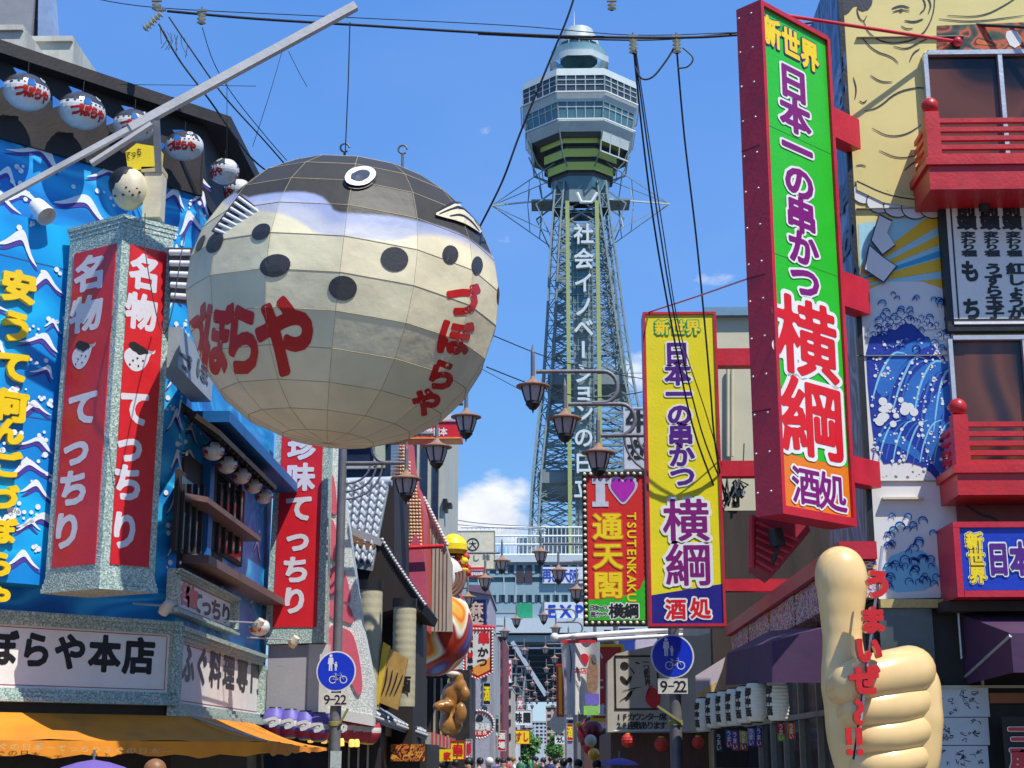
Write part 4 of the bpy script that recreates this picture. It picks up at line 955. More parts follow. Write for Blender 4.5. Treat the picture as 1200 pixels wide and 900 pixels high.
# ================================================================ RIGHT CORNER RESTAURANT
RY = 13.75; RF = front(RY); RX = atY(1006, 320, RY).x; RS = Fr((RX, RY, 0), (0, -1, 0))
CREAMW = mat('buttery_yellow_mural_paint', (.72, .60, .22), .5, .04, 2, .05)
WHM = mat('white_mural_paint', (.72, .72, .70), .5, .04, 2, .05)
rb = thing('kushikatsu_building', 'tall corner building on the right with wrestler and sea mural and red balconies', 'building', (RX, RY, 0))
m = MB(); RTOP = RF.q(1100, -60, 0)[1]
m.box((RX, RY, 3.0), (RX + 6, RY + 2.1, RTOP), CREAMW); m.build('wall', rb)
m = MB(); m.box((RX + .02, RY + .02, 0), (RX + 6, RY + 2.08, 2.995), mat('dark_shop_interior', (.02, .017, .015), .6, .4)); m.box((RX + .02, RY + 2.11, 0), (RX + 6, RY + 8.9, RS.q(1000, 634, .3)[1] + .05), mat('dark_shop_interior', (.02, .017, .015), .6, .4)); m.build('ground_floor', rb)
STRIPM = collage('grey_blue_wave_banner', ['#1b2a4a', '#35507c', '#5f7da6', '#243a66', '#7a8fae', '#1b2a4a'], (1.6, 1.6, .8), 'noise', .4, 1.6, 1)
m = MB(); a_ = RS.q(972, 250, .02)[0]
m.fbox(RS, -2.1, 0.0, 3.0, RTOP, .0, .02, STRIPM); m.fbox(RS, -.035, .03, 3.2, RTOP, .0, .05, BLACK); m.build('side_banner', rb)
m = MB(); m.text(RS, '串かつ', (986, 235), (999, 330), 20, 36, .035, BRUSH, .05); m.text(RS, '串かつ', (986, 80), (986, 150), 14, 26, .035, mat('pale_banner_lettering', (.3, .4, .55)), .04); m.build('lettering', rb)
# painted mural pieces (flat paint on the wall)
SKYB = mat('pale_blue_mural_paint', '#9fd0dc', .5, .05); GOLD = mat('golden_ray_paint', '#e9b820', .5, .05); CYN = mat('cyan_ray_paint', '#2f9fcf', .5, .05); NAVY = mat('navy_mural_paint', '#0f2f96', .45, .08); MBL = mat('mid_blue_mural_paint', '#2368b8', .45, .08); LBL = mat('light_blue_mural_paint', '#7cc0dc', .5, .06); INK = mat('ink_line_paint', (.015, .018, .03), .5, .1); SKIN = CREAMW
ORM = collage('orange_black_robe_paint', ['#b3401c', '#d96a24', '#1e1712', '#c8501e', '#2c4a3c', '#1e1712'], (2.5, 2.5, 4), 'noise', .5, 1.5, 1)
m = MB(); d = .004
m.ppoly(RF, [(1006, 262), (1112, 250), (1112, 345), (1008, 345)], d, SKYB)
for k, (ya, yb, mt_) in enumerate(((236, 258, GOLD), (270, 282, GOLD), (290, 298, CYN), (300, 316, GOLD), (326, 345, GOLD))):
    ey = lambda y, x: 338 + (y - 338) * (x - 975) / 137
    m.ppoly(RF, [(1008, ey(ya, 1008)), (1112, ya), (1112, yb), (1008, ey(yb, 1008))], d + .003, mt_)
m.build('mural_sky', rb)
m = MB(); m.ppoly(RF, [(1004, 345), (1040, 330), (1080, 330), (1116, 342), (1126, 700), (1030, 702), (1018, 560)], d + .005, WHM); m.build('mural_ground', rb)
m = MB()   # belt of pale scallops
for k, (x, y, r_) in enumerate(((1014, 226, 15), (1032, 236, 16), (1052, 241, 16), (1073, 243, 16), (1093, 243, 15), (1108, 241, 12))):
    P = [(x + r_ * math.cos(a), y + r_ * .82 * math.sin(a)) for a in [2 * PI * q / 18 for q in range(18)]]
    m.ppoly(RF, [(x + (px - x) * 1.09, y + (py - y) * 1.09) for px, py in P], .010 + .002 * k, INK); m.ppoly(RF, P, .011 + .002 * k, WHM)
m.ppoly(RF, [(1004, 205), (1040, 224), (1080, 231), (1112, 229), (1112, 242), (1075, 244), (1035, 237), (1004, 222)], .024, CREAMW)
m.pline(RF, [(1004, 212), (1040, 229), (1080, 235), (1112, 233)], 1.6, .026, INK, taper=False)
for P in ([(1030, 250), (1046, 258), (1040, 272), (1050, 288), (1034, 300), (1020, 282)], [(1018, 286), (1034, 300), (1052, 312), (1036, 332), (1012, 316)]):
    ri = P[1][0] * .00003; m.ppoly(RF, P, .024 + ri, INK); cx_, cy_ = sum(p[0] for p in P) / len(P), sum(p[1] for p in P) / len(P); m.ppoly(RF, [(cx_ + (x - cx_) * .90, cy_ + (y - cy_) * .90) for x, y in P], .026 + ri, WHM)
m.build('mural_rope_belt', rb)
m = MB()   # the wrestler: ink lines only, body in the yellow of the wall
L_ = lambda pts, w_=1.8: m.pline(RF, pts, w_, .006, INK)
m.ppoly(RF, [(987, -30), (1030, -30), (1024, -8), (1021, 10), (1008, 14), (1003, 4), (992, 18), (987, 14)], .005, mat('black_hair_paint', (.02, .025, .045)), 1)
L_([(1010, 4), (1004, 8), (1006, 20), (1012, 26), (1016, 18)], 1.5); L_([(1012, 24), (1018, 40), (1040, 52), (1078, 46), (1094, 20), (1096, -10)]); L_([(1045, 10), (1056, 6), (1066, 9)], 2.4); L_([(1046, 14), (1056, 11), (1066, 13)]); L_([(1046, -2), (1056, -6), (1068, -3)], 3); L_([(1080, -6), (1086, 8), (1078, 16)]); L_([(1060, 24), (1072, 26), (1082, 22)], 2.4); L_([(1082, -10), (1092, 4), (1088, 16)])
L_([(1010, 44), (1025, 60), (1045, 66), (1053, 74)], 1.8); L_([(1047, 54), (1062, 58), (1076, 50), (1090, 44)]); L_([(1066, 72), (1070, 62), (1078, 57)]); L_([(1013, 130), (1030, 126), (1050, 108), (1075, 102), (1087, 104)], 2); L_([(1007, 118), (1012, 121), (1016, 117)], 1.6); L_([(1003, 194), (1010, 193), (1015, 195)], 1.6)
m.disc(RF.P(1056, 12, .008), RF.n, .018, INK, 10)
L_([(1020, 88), (1032, 96), (1046, 96)]); L_([(1022, 150), (1040, 160), (1062, 158), (1080, 146)], 1.6); L_([(1030, 176), (1052, 186), (1076, 182)], 1.5); L_([(1000, 90), (1004, 104), (1002, 116)], 1.5); L_([(1060, 200), (1070, 190), (1084, 188)], 1.4); L_([(1056, 30), (1062, 34), (1070, 33)], 1.6)
m.build('mural_wrestler', rb)
m = MB(); m.ppoly(RF, [(1098, 30), (1200, 26), (1260, 20), (1260, 60), (1098, 58)], .005, ORM, 0); m.ppoly(RF, [(1176, 38), (1190, 34), (1200, 50), (1186, 58)], .008, WHM, 1); m.pline(RF, [(1110, 18), (1150, 20), (1180, 5), (1200, -10)], 1.6, .006, INK); m.pline(RF, [(1100, 22), (1140, 26), (1200, 18)], 1.6, .006, INK); m.build('mural_robe', rb)
m = MB()   # open sea: generic swells, crests and spray
for P in ([(1014, 395), (1040, 384), (1062, 372), (1082, 392), (1108, 420), (1126, 440), (1128, 580), (1105, 570), (1085, 548), (1060, 540), (1028, 545), (1018, 470)],): m.ppoly(RF, P, .013, NAVY, 1)
for P in ([(1022, 455), (1040, 420), (1075, 395), (1100, 402), (1072, 412), (1048, 440), (1040, 470)], [(1055, 480), (1066, 440), (1098, 418), (1118, 428), (1090, 440), (1076, 470), (1072, 500)], [(1080, 500), (1092, 462), (1120, 446), (1124, 460), (1104, 480), (1096, 520), (1120, 560), (1112, 566), (1088, 540)], [(1026, 520), (1040, 500), (1070, 520), (1088, 545), (1070, 536), (1050, 520)], [(1100, 490), (1112, 500), (1126, 512), (1126, 520), (1108, 510)]): m.ppoly(RF, P, .016, MBL, 2)
for q in range(13):
    x0_ = 1022 + q * 8; m.pline(RF, [(x0_, 470 + 5 * (q % 3) + q * 4), (x0_ + 8, 440 + 4 * (q % 4)), (x0_ + 24, 412 + 5 * (q % 3) + q * 1.5), (x0_ + 38, 414 + q * 2)], 2.6, .0165 + q * .0001, LBL if q % 3 == 0 else MBL)
    m.pline(RF, [(x0_, 545 - 3 * (q % 3)), (x0_ + 4, 520), (x0_ + 14, 500 - 4 * (q % 2)), (x0_ + 26, 492)], 2.0, .0168 + q * .0001, LBL if q % 2 else MBL)
m.build('mural_sea', rb)
m = MB(); random.seed(5)
for k in range(230):
    x, y = random.uniform(1022, 1122), random.uniform(400, 560)
    m.disc(RF.P(x, y, .019), RF.n, random.choice((.006, .008, .012, .017)), WHM, 7)
m.build('mural_spray', rb); 
def curl(m, x, y, s_, fl, dd):
    pts = [(x + fl * s_ * math.cos(a) * (1 - k * .045), y - s_ * math.sin(a) * (1 - k * .04)) for k, a in enumerate([q * .45 - .4 for q in range(11)])]
    inn = [(x + fl * s_ * .25 + fl * s_ * .72 * math.cos(a), y + s_ * .25 - s_ * .66 * math.sin(a)) for a in [q * .45 - .4 for q in range(8)]]; m.ppoly(RF, pts[:9] + inn[::-1], dd, LBL, 1); m.pline(RF, pts, max(.9, s_ * .2), dd + .003, NAVY); m.pline(RF, inn[1:6], .8, dd + .003, NAVY)
m = MB()
for k in range(52):
    x = random.uniform(1030, 1118); y = random.uniform(345, 412) + (x - 1070) * .1; curl(m, x, y, random.uniform(3.2, 6), random.choice((1, -1)), .02)
for (x, y) in [(1030 + random.uniform(0, 55), 478 + random.uniform(-12, 22)) for _ in range(16)]: m.disc(RF.P(x, y, .0202 + random.random() * .0006), RF.n, random.uniform(.02, .05), WHM, 12)
for k in range(60):
    t = k / 59; x = 1018 + 104 * t; y = 392 - 18 * math.sin(t * 3) + 45 * max(0, t - .55) + random.uniform(-7, 5); m.disc(RF.P(x, y, .0212 + k * .00003), RF.n, random.uniform(.015, .04), WHM, 10)
    if k % 2: m.pline(RF, [(x, y), (x + 3, y - 4), (x + 7, y - 1), (x + 5, y + 3)], 1.0, .024, NAVY)
m.ppoly(RF, [(1034, 655), (1075, 640), (1100, 660), (1100, 690), (1034, 696)], .012, LBL, 1)
for k in range(46):
    t = k / 46; x = 1036 + random.uniform(0, 62); y = 600 + 90 * random.random(); curl(m, x, y, random.uniform(4.5, 7.5), random.choice((1, 1, -1)), .02)
m.build('mural_wave_curl', rb)
m = MB()
for y in (42, 243, 416, 563): m.pbox(RF, 1004, y, 1130, y + .8, 0, .03, mat('cladding_joint', (.3, .28, .2)), .03)
m.pbox(RF, 1034, 583, 1082, 585.5, 0, .08, mat('cream_rod', (.6, .55, .4)), .05); m.build('cladding_joint', rb)
# windows
REF = collage('brown_painted_reflection', ['#15161a', '#2b2326', '#5a3a2e', '#6a4434', '#2c2a30', '#20242c'], (1.1, 1.1, .9), 'noise', .06, .3, 1)  # reflection of a brick building painted into the pane colour as brown blotches
for (x0, y0, x1, y1) in ((1087, 57, 1400, 200), (1117, 392, 1400, 560)):
    f_ = MB(); ee = 5
    f_.pbox(RF, x0, y0, x1, y0 + ee, 0, .09, ALU, .09); f_.pbox(RF, x0, y0 + ee, x0 + ee, y1, 0, .088, ALU, .09)
    xm = x0 + 88
    while xm < x1: f_.pbox(RF, xm, y0 + ee, xm + 5, y1, 0, .085, ALU, .09); xm += 88
    o_ = f_.build('window', rb); q_ = MB(); q_.pbox(RF, x0 + ee, y0 + ee, x1, y1 + 4, .0, .03, REF, .05); q_.build('pane', o_)
# balconies
BAR = mat('glossy_red_rail', (.50, .014, .02), .42, .12, coat=.08, dirt=.3)
def balcony(x0, ytop, ybase0, ybase1, label):
    d1 = .62; b = thing('balcony', label, 'balcony', tuple(RF.P(x0 + 60, ybase1, .3)))
    a0 = RF.q(x0, ybase0, d1)[0]; a1 = a0 + 3; zb1 = RF.q(x0, ybase0, d1)[1]; zb0 = RF.q(x0, ybase1, d1)[1]; zt = RF.q(x0, ytop, d1)[1]
    m = MB(); m.fbox(RF, a0, a1, zb0, zb1, .0, d1, BAR); m.fbox(RF, a0 - .03, a1, zb1 - .05, zb1 + .02, 0, d1 + .03, BAR); m.build('base', b)
    n_ = 5
    for k in range(n_):
        z = zb1 + (zt - zb1) * (k + .6) / n_; m = MB(); m.fbox(RF, a0 + .05, a1, z - .022, z + .022, d1 - .07, d1 - .02, BAR); m.build('rail', b)
        m = MB(); m.fbox(RF, a0 + .03, a0 + .08, z - .022, z + .022, .03, d1 - .1, BAR); m.build('rail', b)
    m = MB(); m.fbox(RF, a0 + .0, a0 + .13, zb1, zt + .05, d1 - .13, d1, BAR); m.build('newel', b)
    m = MB(); m.ball(RF.p(a0 + .065, zt + .13, d1 - .065), .08, BAR, 16, 10); m.build('ball_finial', b)
    return b
balcony(1088, 136, 188, 222, 'upper red railed balcony with a ball finial, below the top window')
balcony(1121, 492, 548, 580, 'lower red railed balcony with a ball finial, below the menu board window')
m = MB(); m.pbox(RF, 1122, 584, 1400, 612, 0, .05, mat('dark_red_wall_paint', (.22, .05, .05), .5, .15), .05); m.pline(RF, [(1130, 590), (1150, 604), (1165, 606), (1178, 620)], 3, .055, INK); m.build('mural_red_field', rb)
# menu board
mb_ = thing('menu_board', 'white menu board of heavy black characters in a thick black frame, between the balconies', 'sign', tuple(RF.P(1160, 385, .1)))
m = MB(); m.pbox(RF, 1105, 222, 1400, 387, 0, .10, BLACK, .1); m.build('frame', mb_)
m = MB(); m.pbox(RF, 1113, 230, 1400, 379, .1, .112, OFFW, .11); m.build('board', mb_)
m = MB(); m.pbox(RF, 1117, 234, 1400, 235.6, .112, .116, BLACK, .11); m.pbox(RF, 1117, 373, 1400, 375, .112, .116, BLACK, .11); m.pbox(RF, 1117.5, 236, 1119.3, 373, .112, .116, BLACK, .11); m.build('border', mb_)
m = MB()
for k, (x, s_) in enumerate(((1134, 'も ち'), (1161, 'うずら玉子'), (1187, '紅しょうが'), (1213, 'とんかつ'), (1240, 'たまねぎ'), (1267, 'えび'), (1294, 'れんこん'), (1321, 'アスパラ'), (1348, 'しいたけ'), (1375, 'うなぎ'))):
    m.text(RF, '前頭', (x - 2, 245), (x - 1, 261), 23, 17, .117, BRUSH, .055); m.text(RF, '変わり種', (x + .5, 275), (x + 2, 297), 18, 7.6, .117, BRUSH, .05)
    m.text(RF, s_, (x + 3, 315 if k else 318), (x + 5, 367 if k else 362), 22, 14 if k else 26, .117, BRUSH, .05)
m.build('lettering', mb_)
sl = thing('spotlight', 'small black spotlight clamped at the top of the menu board', 'lamp', tuple(RF.P(1153, 240, .1)))
m = MB(); m.tube([RF.P(1154, 222, .12), RF.P(1154, 232, .25)], .012, BLACK, 6); m.lathe([(0, .0), (.04, .0), (.05, .12), (.04, .13), (0, .13)], RF.P(1154, 232, .25), BLACK, 10, (0, .5, -1)); m.ball(RF.P(1150, 237, .2), .045, BLACK, 8, 6); m.build('housing', sl)
# blue sign over the awning
bsn = thing('shop_sign', 'blue sign box in a red frame with yellow outlined small characters and big purple ones', 'sign', tuple(RF.P(1160, 700, .4)))
m = MB(); d1 = .55; a0 = RF.q(1118, 650, d1)[0]; b0, b1 = RF.q(1120, 700, d1)[1], RF.q(1120, 612, d1)[1]
m.fbox(RF, a0, a0 + 3.2, b0, b1, 0, d1, REDST)
m.build('box', bsn); m = MB(); m.fbox(RF, a0 + .06, a0 + 3.1, b0 + .06, b1 - .05, d1, d1 + .006, mat('cobalt_sign_face', (.01, .04, .42), .35, .05)); m.build('face', bsn)
m = MB(); m.fbox(RF, a0, a0 + 3.2, b1 - .05, b1, d1, d1 + .03, REDST); m.fbox(RF, a0, a0 + .055, b0, b1 - .052, d1, d1 + .03, REDST); m.fbox(RF, a0 + .06, a0 + 3.2, b0, b0 + .055, d1, d1 + .03, REDST); m.build('trim', bsn)
m = MB(); m.text(RF, '新世界', (1142, 634), (1146, 674), 20, 20, d1 + .02, YEL, .045, ((BLACK, .075), (WHITE, .12))); m.text(RF, '日本一の串かつ', (1170, 655), (1330, 655), 26, 40, d1 + .02, PURP, .05, ((WHITE, .10),)); m.build('lettering', bsn)
m = MB(); m.pbox(RF, 1032, 702, 1106, 712, 0, .1, mat('gold_wave_strip', (.5, .38, .14), .4, .2, 30, .4), .1); m.pbox(RF, 1106, 704, 1400, 716, 0, .3, DARK, .3); m.build('gold_strip', rb)
m = MB(); m.pbox(RF, 1035, 712, 1098, 900, 0, .05, mat('grey_marble_pillar', (.075, .085, .085), .25, .35, 3, .05), .05); m.build('pillar', rb)
ps = thing('autograph_boards', 'sheets of white signed cards with scribbles pinned up behind the giant thumb', 'notice', tuple(RF.P(1130, 895, .1)))
for k, (y0, y1) in enumerate(((806, 840), (841, 873), (874, 915))):
    m = MB(); m.pbox(RF, 1100, y0, 1159, y1, .05, .07, mat('signed_card_white', (.55, .60, .62), .5, .06), .07); o_ = m.build('card', ps)
    m = MB(); random.seed(k)
    for q in range(16):
        x, y = random.uniform(1104, 1152), random.uniform(y0 + 4, min(y1, 899) - 4); m.pline(RF, [(x + random.uniform(-5, 5), y + random.uniform(-4, 4)) for _ in range(5)], .9, .072, INK, 1)
    m.build('scribble', o_)
m = MB(); m.pbox(RF, 1098, 803, 1400, 806, .05, .1, mat('cream_rail', (.5, .45, .33)), .1); m.pbox(RF, 1150, 788, 1153, 803, .05, .1, mat('cream_rail', (.5, .45, .33)), .1); m.pbox(RF, 1160, 812, 1400, 824, .05, .08, mat('orange_brown_panel', (.30, .10, .03), .5), .08); m.build('rail', rb)
vb = thing('vertical_sign', 'small sign with red outlined characters at the lower right, cut by the picture edge', 'sign', tuple(RF.P(1195, 899, .3)))
m = MB(); m.pbox(RF, 1178, 840, 1260, 930, .25, .28, DARK, .28); m.build('board', vb)
m = MB(); m.text(RF, '一二度', (1197, 855), (1199, 890), 30, 22, .3, RED, .06, ((OFFW, .1),)); m.build('lettering', vb)

# purple awning on the right
PUR = mat('plum_awning_canvas', (.06, .022, .068), .8, .2, 1.6, .35, bscale=5, dirt=.2); PURL = mat('plum_awning_canvas', (.10, .035, .10))
ar = thing('awning', 'plum purple box awning under the blue shop sign at the right edge', 'awning', tuple(RF.P(1170, 780, .5)))
m = MB(); q0, q1 = RF.q(1126, 722, .0)[0], 3
zA, zB, zC = RF.q(1130, 718, .3)[1], RF.q(1150, 752, .9)[1], RF.q(1150, 785, .9)[1]
A0 = atY(1126, 720, RY - .05); B0 = atY(1184, 742, RY - 1.1)
m.add([A0, A0 + V((4, 0, 0)), V((B0.x + 4, B0.y, B0.z)), B0, A0 - V((0, 0, .62)), V((B0.x, B0.y, B0.z - .32)), V((B0.x + 4, B0.y, B0.z - .32))], [(0, 3, 2, 1), (0, 4, 5, 3), (3, 5, 6, 2)], PUR); m.build('canvas', ar)
m = MB(); m.tube([B0 - V((0, 0, .02)), A0 - V((0, 0, .55))], .015, ALU, 6); m.tube([RF.P(1123, 718, .1), RF.P(1127, 772, .1)], .012, ALU, 6); m.build('frame', ar)

# ================================================================ the green sign and its red steelwork
GA = atY(890, 40, 12.45)
GU = V((1, 1, 0)).normalized(); GS = Fr((GA.x, GA.y, 0), GU)
gw = GS.q(966, 45)[0]; gw2 = GS.q(1004, 600)[0]; gw = (gw + gw2) / 2
z1 = GS.q(968, 44)[1]; z0 = GS.q(1004, 618)[1]
gs = thing('vertical_sign', 'huge green and orange vertical sign in a deep red box, purple and red outlined characters', 'sign', tuple(GS.p(gw / 2, z0)))
m = MB(); th = .25
m.fbox(GS, 0, gw, z0, z1, -th, -.05, REDST); m.build('box', gs)
m = MB(); e = .045
m.fbox(GS, 0, gw, z1 - e, z1, -.05, .03, REDST); m.fbox(GS, 0, gw, z0, z0 + e * 1.6, -.05, .03, REDST); m.fbox(GS, 0, e, z0 + e * 1.6 + .001, z1 - e - .001, -.05, .03, REDST); m.fbox(GS, gw - e, gw, z0 + e * 1.6 + .001, z1 - e - .001, -.05, .03, REDST); m.build('trim', gs)
zo = GS.q(960, 540)[1]
m = MB(); m.fbox(GS, e, gw - e, zo, z1 - e, -.05, .0, mat('bright_green_face', (.02, .50, .02), .35, .05, coat=.2)); m.fbox(GS, e, gw - e, z0 + e, zo - .002, -.05, .0, mat('orange_face', (.78, .20, .01), .35, .05, coat=.2)); m.build('face', gs)
m = MB()
m.text(GS, '新世界', (905, 38), (949, 65), 21, 34, .01, YEL, .045, ((PURP, .085),))
m.text(GS, '日本一の串かつ', (930, 98), (944, 330), (36, 36), (40, 42), .01, MAG, .04, ((WHITE, .10),))
RB2 = mat('red_letter_face', (.66, .008, .015), .35, .05)
m.text(GS, '横綱', (946, 398), (953, 492), (74, 76), 94, .01, RB2, .021, ((WHITE, .07),))
m.text(GS, '酒処', (945, 570), (976, 577), 34, 46, .01, MAG, .02, ((WHITE, .07),)); m.build('lettering', gs)
m = MB()
for z in (z0 + .9, z0 + 2.1, z0 + 3.3): m.fbox(GS, -.004, 0, z, z + .012, -th, -.05, mat('sheet_joint_dark', (.12, .01, .015), .6)); m.fbox(GS, e, gw - e, z + .2, z + .206, 0, .002, mat('face_joint', (.05, .25, .04), .5))
for q in range(14):
    z = z0 + .2 + q * (z1 - z0 - .3) / 13
    for y_ in (-th + .03, -.08): m.ball(GS.p(-.004, z, y_), .011, ALU, 6, 4)
m.build('sheet_joint', gs)
# steel arms to the wall
for k, (y0, y1, px) in enumerate(((112, 150, 968), (308, 352, 984), (527, 562, 998))):
    z_a = GS.q(px, y0)[1]; z_b = GS.q(px, y1)[1]; m = MB(); S_ = GS.p(gw, 0, -.3); t_ = (RY - S_.y) / GU.y
    m.fbox(GS, gw - .002, gw + t_ + .1, z_b, z_a - .03, -.22, -.06, REDST); m.build('arm', gs)
rod = thing('stay_rod', 'thin red stay rod from the top of the green sign to the building wall', 'rod', tuple(atY(1020, 30, 14)))
m = MB(); m.tube([GS.p(gw * .25, GS.q(912, 6)[1], -.2), RF.P(1122, 49, .0)], .018, REDST, 8); m.ball(RF.P(1122, 49, .03), .05, REDST, 8, 6); m.build('rod', rod)
# red lattice cap and sloping beam below the sign
lt = thing('sign_bracket', 'red lattice bracket and small balcony box under the green sign', 'bracket', tuple(atY(915, 675, 13.4)))
m = MB(); F3 = front(13.7); m.pprism(F3, [(885, 604), (945, 612), (950, 622), (905, 676), (884, 662)], -.5, 0, mat('dark_red_steel', (.30, .012, .03), .5, .15)); m.build('box', lt)
for k in range(6):
    m = MB(); m.bar(F3.P(886, 612 + k * 9, .03), F3.P(936 - k * 6, 634 + k * 7, .03), .025, REDST); m.build('slat', lt)
m = MB(); m.tube([F3.P(881, 604, .02), F3.P(881, 666, .02)], .03, REDST, 8); m.build('tube', lt)
m = MB(); m.tube([F3.P(908, 620, .2), F3.P(912, 640, .2)], .07, BLACK, 8); m.tube([F3.P(912, 640, .2), F3.P(905, 660, .2)], .02, BLACK, 6); m.build('lamp', lt)
# long red fascia beam + poster strip along the street wall
PS = RS.q(1000, 634, .3)[1]
m = MB(); m.fbox(RS, -9, .1, PS - .1, PS + .06, 0, .34, REDST); m.build('fascia_beam', rb)
POST = collage('colour_poster_print', ['#c02038', '#f0e0c8', '#d82848', '#2a52b0', '#f0c040', '#b8d0e8', '#c02840', '#2c6a50', '#f08030', '#f4f0e8'], (2.5, 2.5, 4), 'noise', .6, 3, 3)
m = MB(); pz = RS.q(950, 722, .3)[1]
for k in range(9):
    m = MB(); m.fbox(RS, -8.9 + k, -7.95 + k, pz, PS - .11, 0, .27 + .01 * (k % 2), POST); m.build('poster', rb)
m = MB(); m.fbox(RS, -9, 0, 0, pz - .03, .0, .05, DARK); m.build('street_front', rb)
# plum awning on the street side, lanterns and flags
al = thing('awning', 'long plum purple canvas awning over the row of white paper lanterns', 'awning', tuple(RS.p(-5, 3, .5)))
m = MB(); T1 = atY(968, 735, 13.5); U1 = atY(905, 752, 13.5); U0 = atY(852, 766, 17); T0 = V((T1.x, 17, U0.z + .25))
W1 = atY(905, 800, 13.5); W0 = atY(850, 803, 17); X1 = atY(968, 800, 13.5)
m.add([T0, T1, U1, U0, W0, W1, X1], [(0, 3, 2, 1), (3, 4, 5, 2), (2, 5, 6, 1)], PUR); m.add([T0, U0, W0], [(0, 2, 1)], PUR); m.build('canvas', al)
lw = mat('cream_paper_lantern', (.70, .64, .48), .5, .06, 3); 
def mk_paper():
    r_ = thing('paper_lantern', 'white paper lantern', 'lantern', (0, 0, 0), 'white paper lanterns hanging under the plum awning'); m = MB()
    pr = [(.05, .30)]; 
    for k in range(23): z = .29 - .58 * k / 22; pr.append((.17 * (1 - abs(z / .33) ** 4 * .45) + (.004 if k % 2 else -.004), z))
    pr.append((.05, -.30)); m.lathe(pr, (0, 0, 0), lw, 20); m.build('body', r_)
    m = MB(); m.lathe([(.0, .315), (.10, .315), (.10, .285), (.0, .285)], (0, 0, 0), BLACK, 16); m.lathe([(.0, -.285), (.09, -.285), (.09, -.315), (.0, -.315)], (0, 0, 0), BLACK, 16); m.build('rim', r_)
    bv = r_.children[0].data; m2 = MB(); m2.v = [v.co.copy() for v in bv.vertices]; m2.f = [tuple(p.vertices) for p in bv.polygons]; bv = m2.bvh()
    m = MB(); fr_ = Fr((0, 0, 0), V((.5, -.86, 0)))
    for k, c in enumerate('御神酒'): m.ch(fr_, c, 0, .15 - .15 * k, .14, .14, 0, BRUSH, .05)
    m.subdiv(.08); onto(m, bv, -fr_.n, .006); m.build('lettering', r_)
    return r_
pl0 = mk_paper()
posn = ['nearest of the row, beside the giant thumb', 'second nearest of the row', 'third nearest of the row', 'fourth in the row under the awning', 'fifth in the row under the awning', 'sixth in the row under the awning', 'farthest of the row, beside the hanging cloth']
for k, (px, py, hpx) in enumerate(((911, 821, 46), (886, 823, 44), (874, 826, 42), (862, 829, 42), (850, 831, 40), (838, 833, 40), (825, 838, 38))):
    P = RS.P(px, py, .62); P2 = atY(px, py, 14.0 + k * .5); r_ = pl0 if k == 0 else dup(pl0, P2, .0); r_.location = P2; r_.scale = (hpx * P2.y / FPX / .6,) * 3; r_['label'] = 'white paper lantern with black characters, ' + posn[k]
cols_ = [('#c8242c', '#7fb82c'), ('#d87a2c', '#c83a2c'), ('#2a3a8a', '#8a3a6a'), ('#9a8ab8', '#5a4a9a'), ('#c8b038', '#a84a2c'), ('#7a3a8a', '#b04a5a'), ('#2c5a9a', '#a03a5a'), ('#303c38', '#48524c')]
names_ = ['red and green', 'orange red slanting', 'navy', 'lilac', 'mustard', 'violet', 'blue and crimson', 'dark green']
for k, (px, py, w_, h_) in enumerate(((915, 858, 9, 22), (927, 857, 9, 20), (889, 864, 8, 24), (880, 864, 8, 22), (871, 868, 9, 24), (861, 868, 8, 24), (854, 866, 8, 22), (842, 870, 8, 22))):
    P = RS.P(px, py, .6); ff_ = front(P.y); m = MB(); c1_ = mat('flag_' + cols_[k][0][1:], cols_[k][0], .7, .1); c2_ = mat('flag_' + cols_[k][1][1:], cols_[k][1], .7, .1)
    m.pprism(ff_, [(px - w_ / 2, py - h_ / 2), (px + w_ / 2, py - h_ / 2 + 1), (px + w_ / 2 + 1, py + h_ / 2), (px - w_ / 2 + 1, py + h_ / 2 - 1)], -.01, .0, c1_)
    m.pprism(ff_, [(px - w_ / 2 + 1, py + 2), (px + w_ / 2, py + 3), (px + w_ / 2 + 1, py + h_ / 2), (px - w_ / 2 + 1.5, py + h_ / 2 - 1)], .0, .006, c2_)
    m.text(ff_, 'うまい', (px, py - h_ * .3), (px + .5, py + h_ * .3), 6, 7, .01, OFFW, .03)
    o_ = m.build('pennant'); tag(o_, 'small %s hanging paper pennant below the white lanterns' % names_[k], 'pennant')
hc = MB(); fh = front(20.5); hc.pprism(fh, [(815, 792), (850, 770), (838, 818), (817, 832)], -.02, 0, mat('pale_curtain_cloth', (.52, .45, .50), .8, .1)); hc.pprism(fh, [(817, 812), (841, 798), (836, 816), (818, 828)], 0, .01, mat('amber_print', (.62, .42, .16), .8, .3, 12)); tag(hc.build('hanging_cloth'), 'tilted pale lilac cloth with an amber print hanging beside the lantern row', 'cloth')
# shop front frames under the lanterns
m = MB(); BG = mat('beige_timber_frame', (.30, .27, .20), .6, .2)
for a in (-7.5, -6.3, -5.2, -4, -2.8, -1.5, -.4): m.fbox(RS, a, a + .07, 0, 2.75, .05, .12, BG)
for z in (2.0, 2.75): m.fbox(RS, -9, 0, z, z + .06, .05, .125, BG)
m.build('shop_frame', rb)
m = MB(); m.fbox(RS, -9, 0, 0.05, 2.7, .05, .06, WGLASS); m.build('shop_glass', rb)
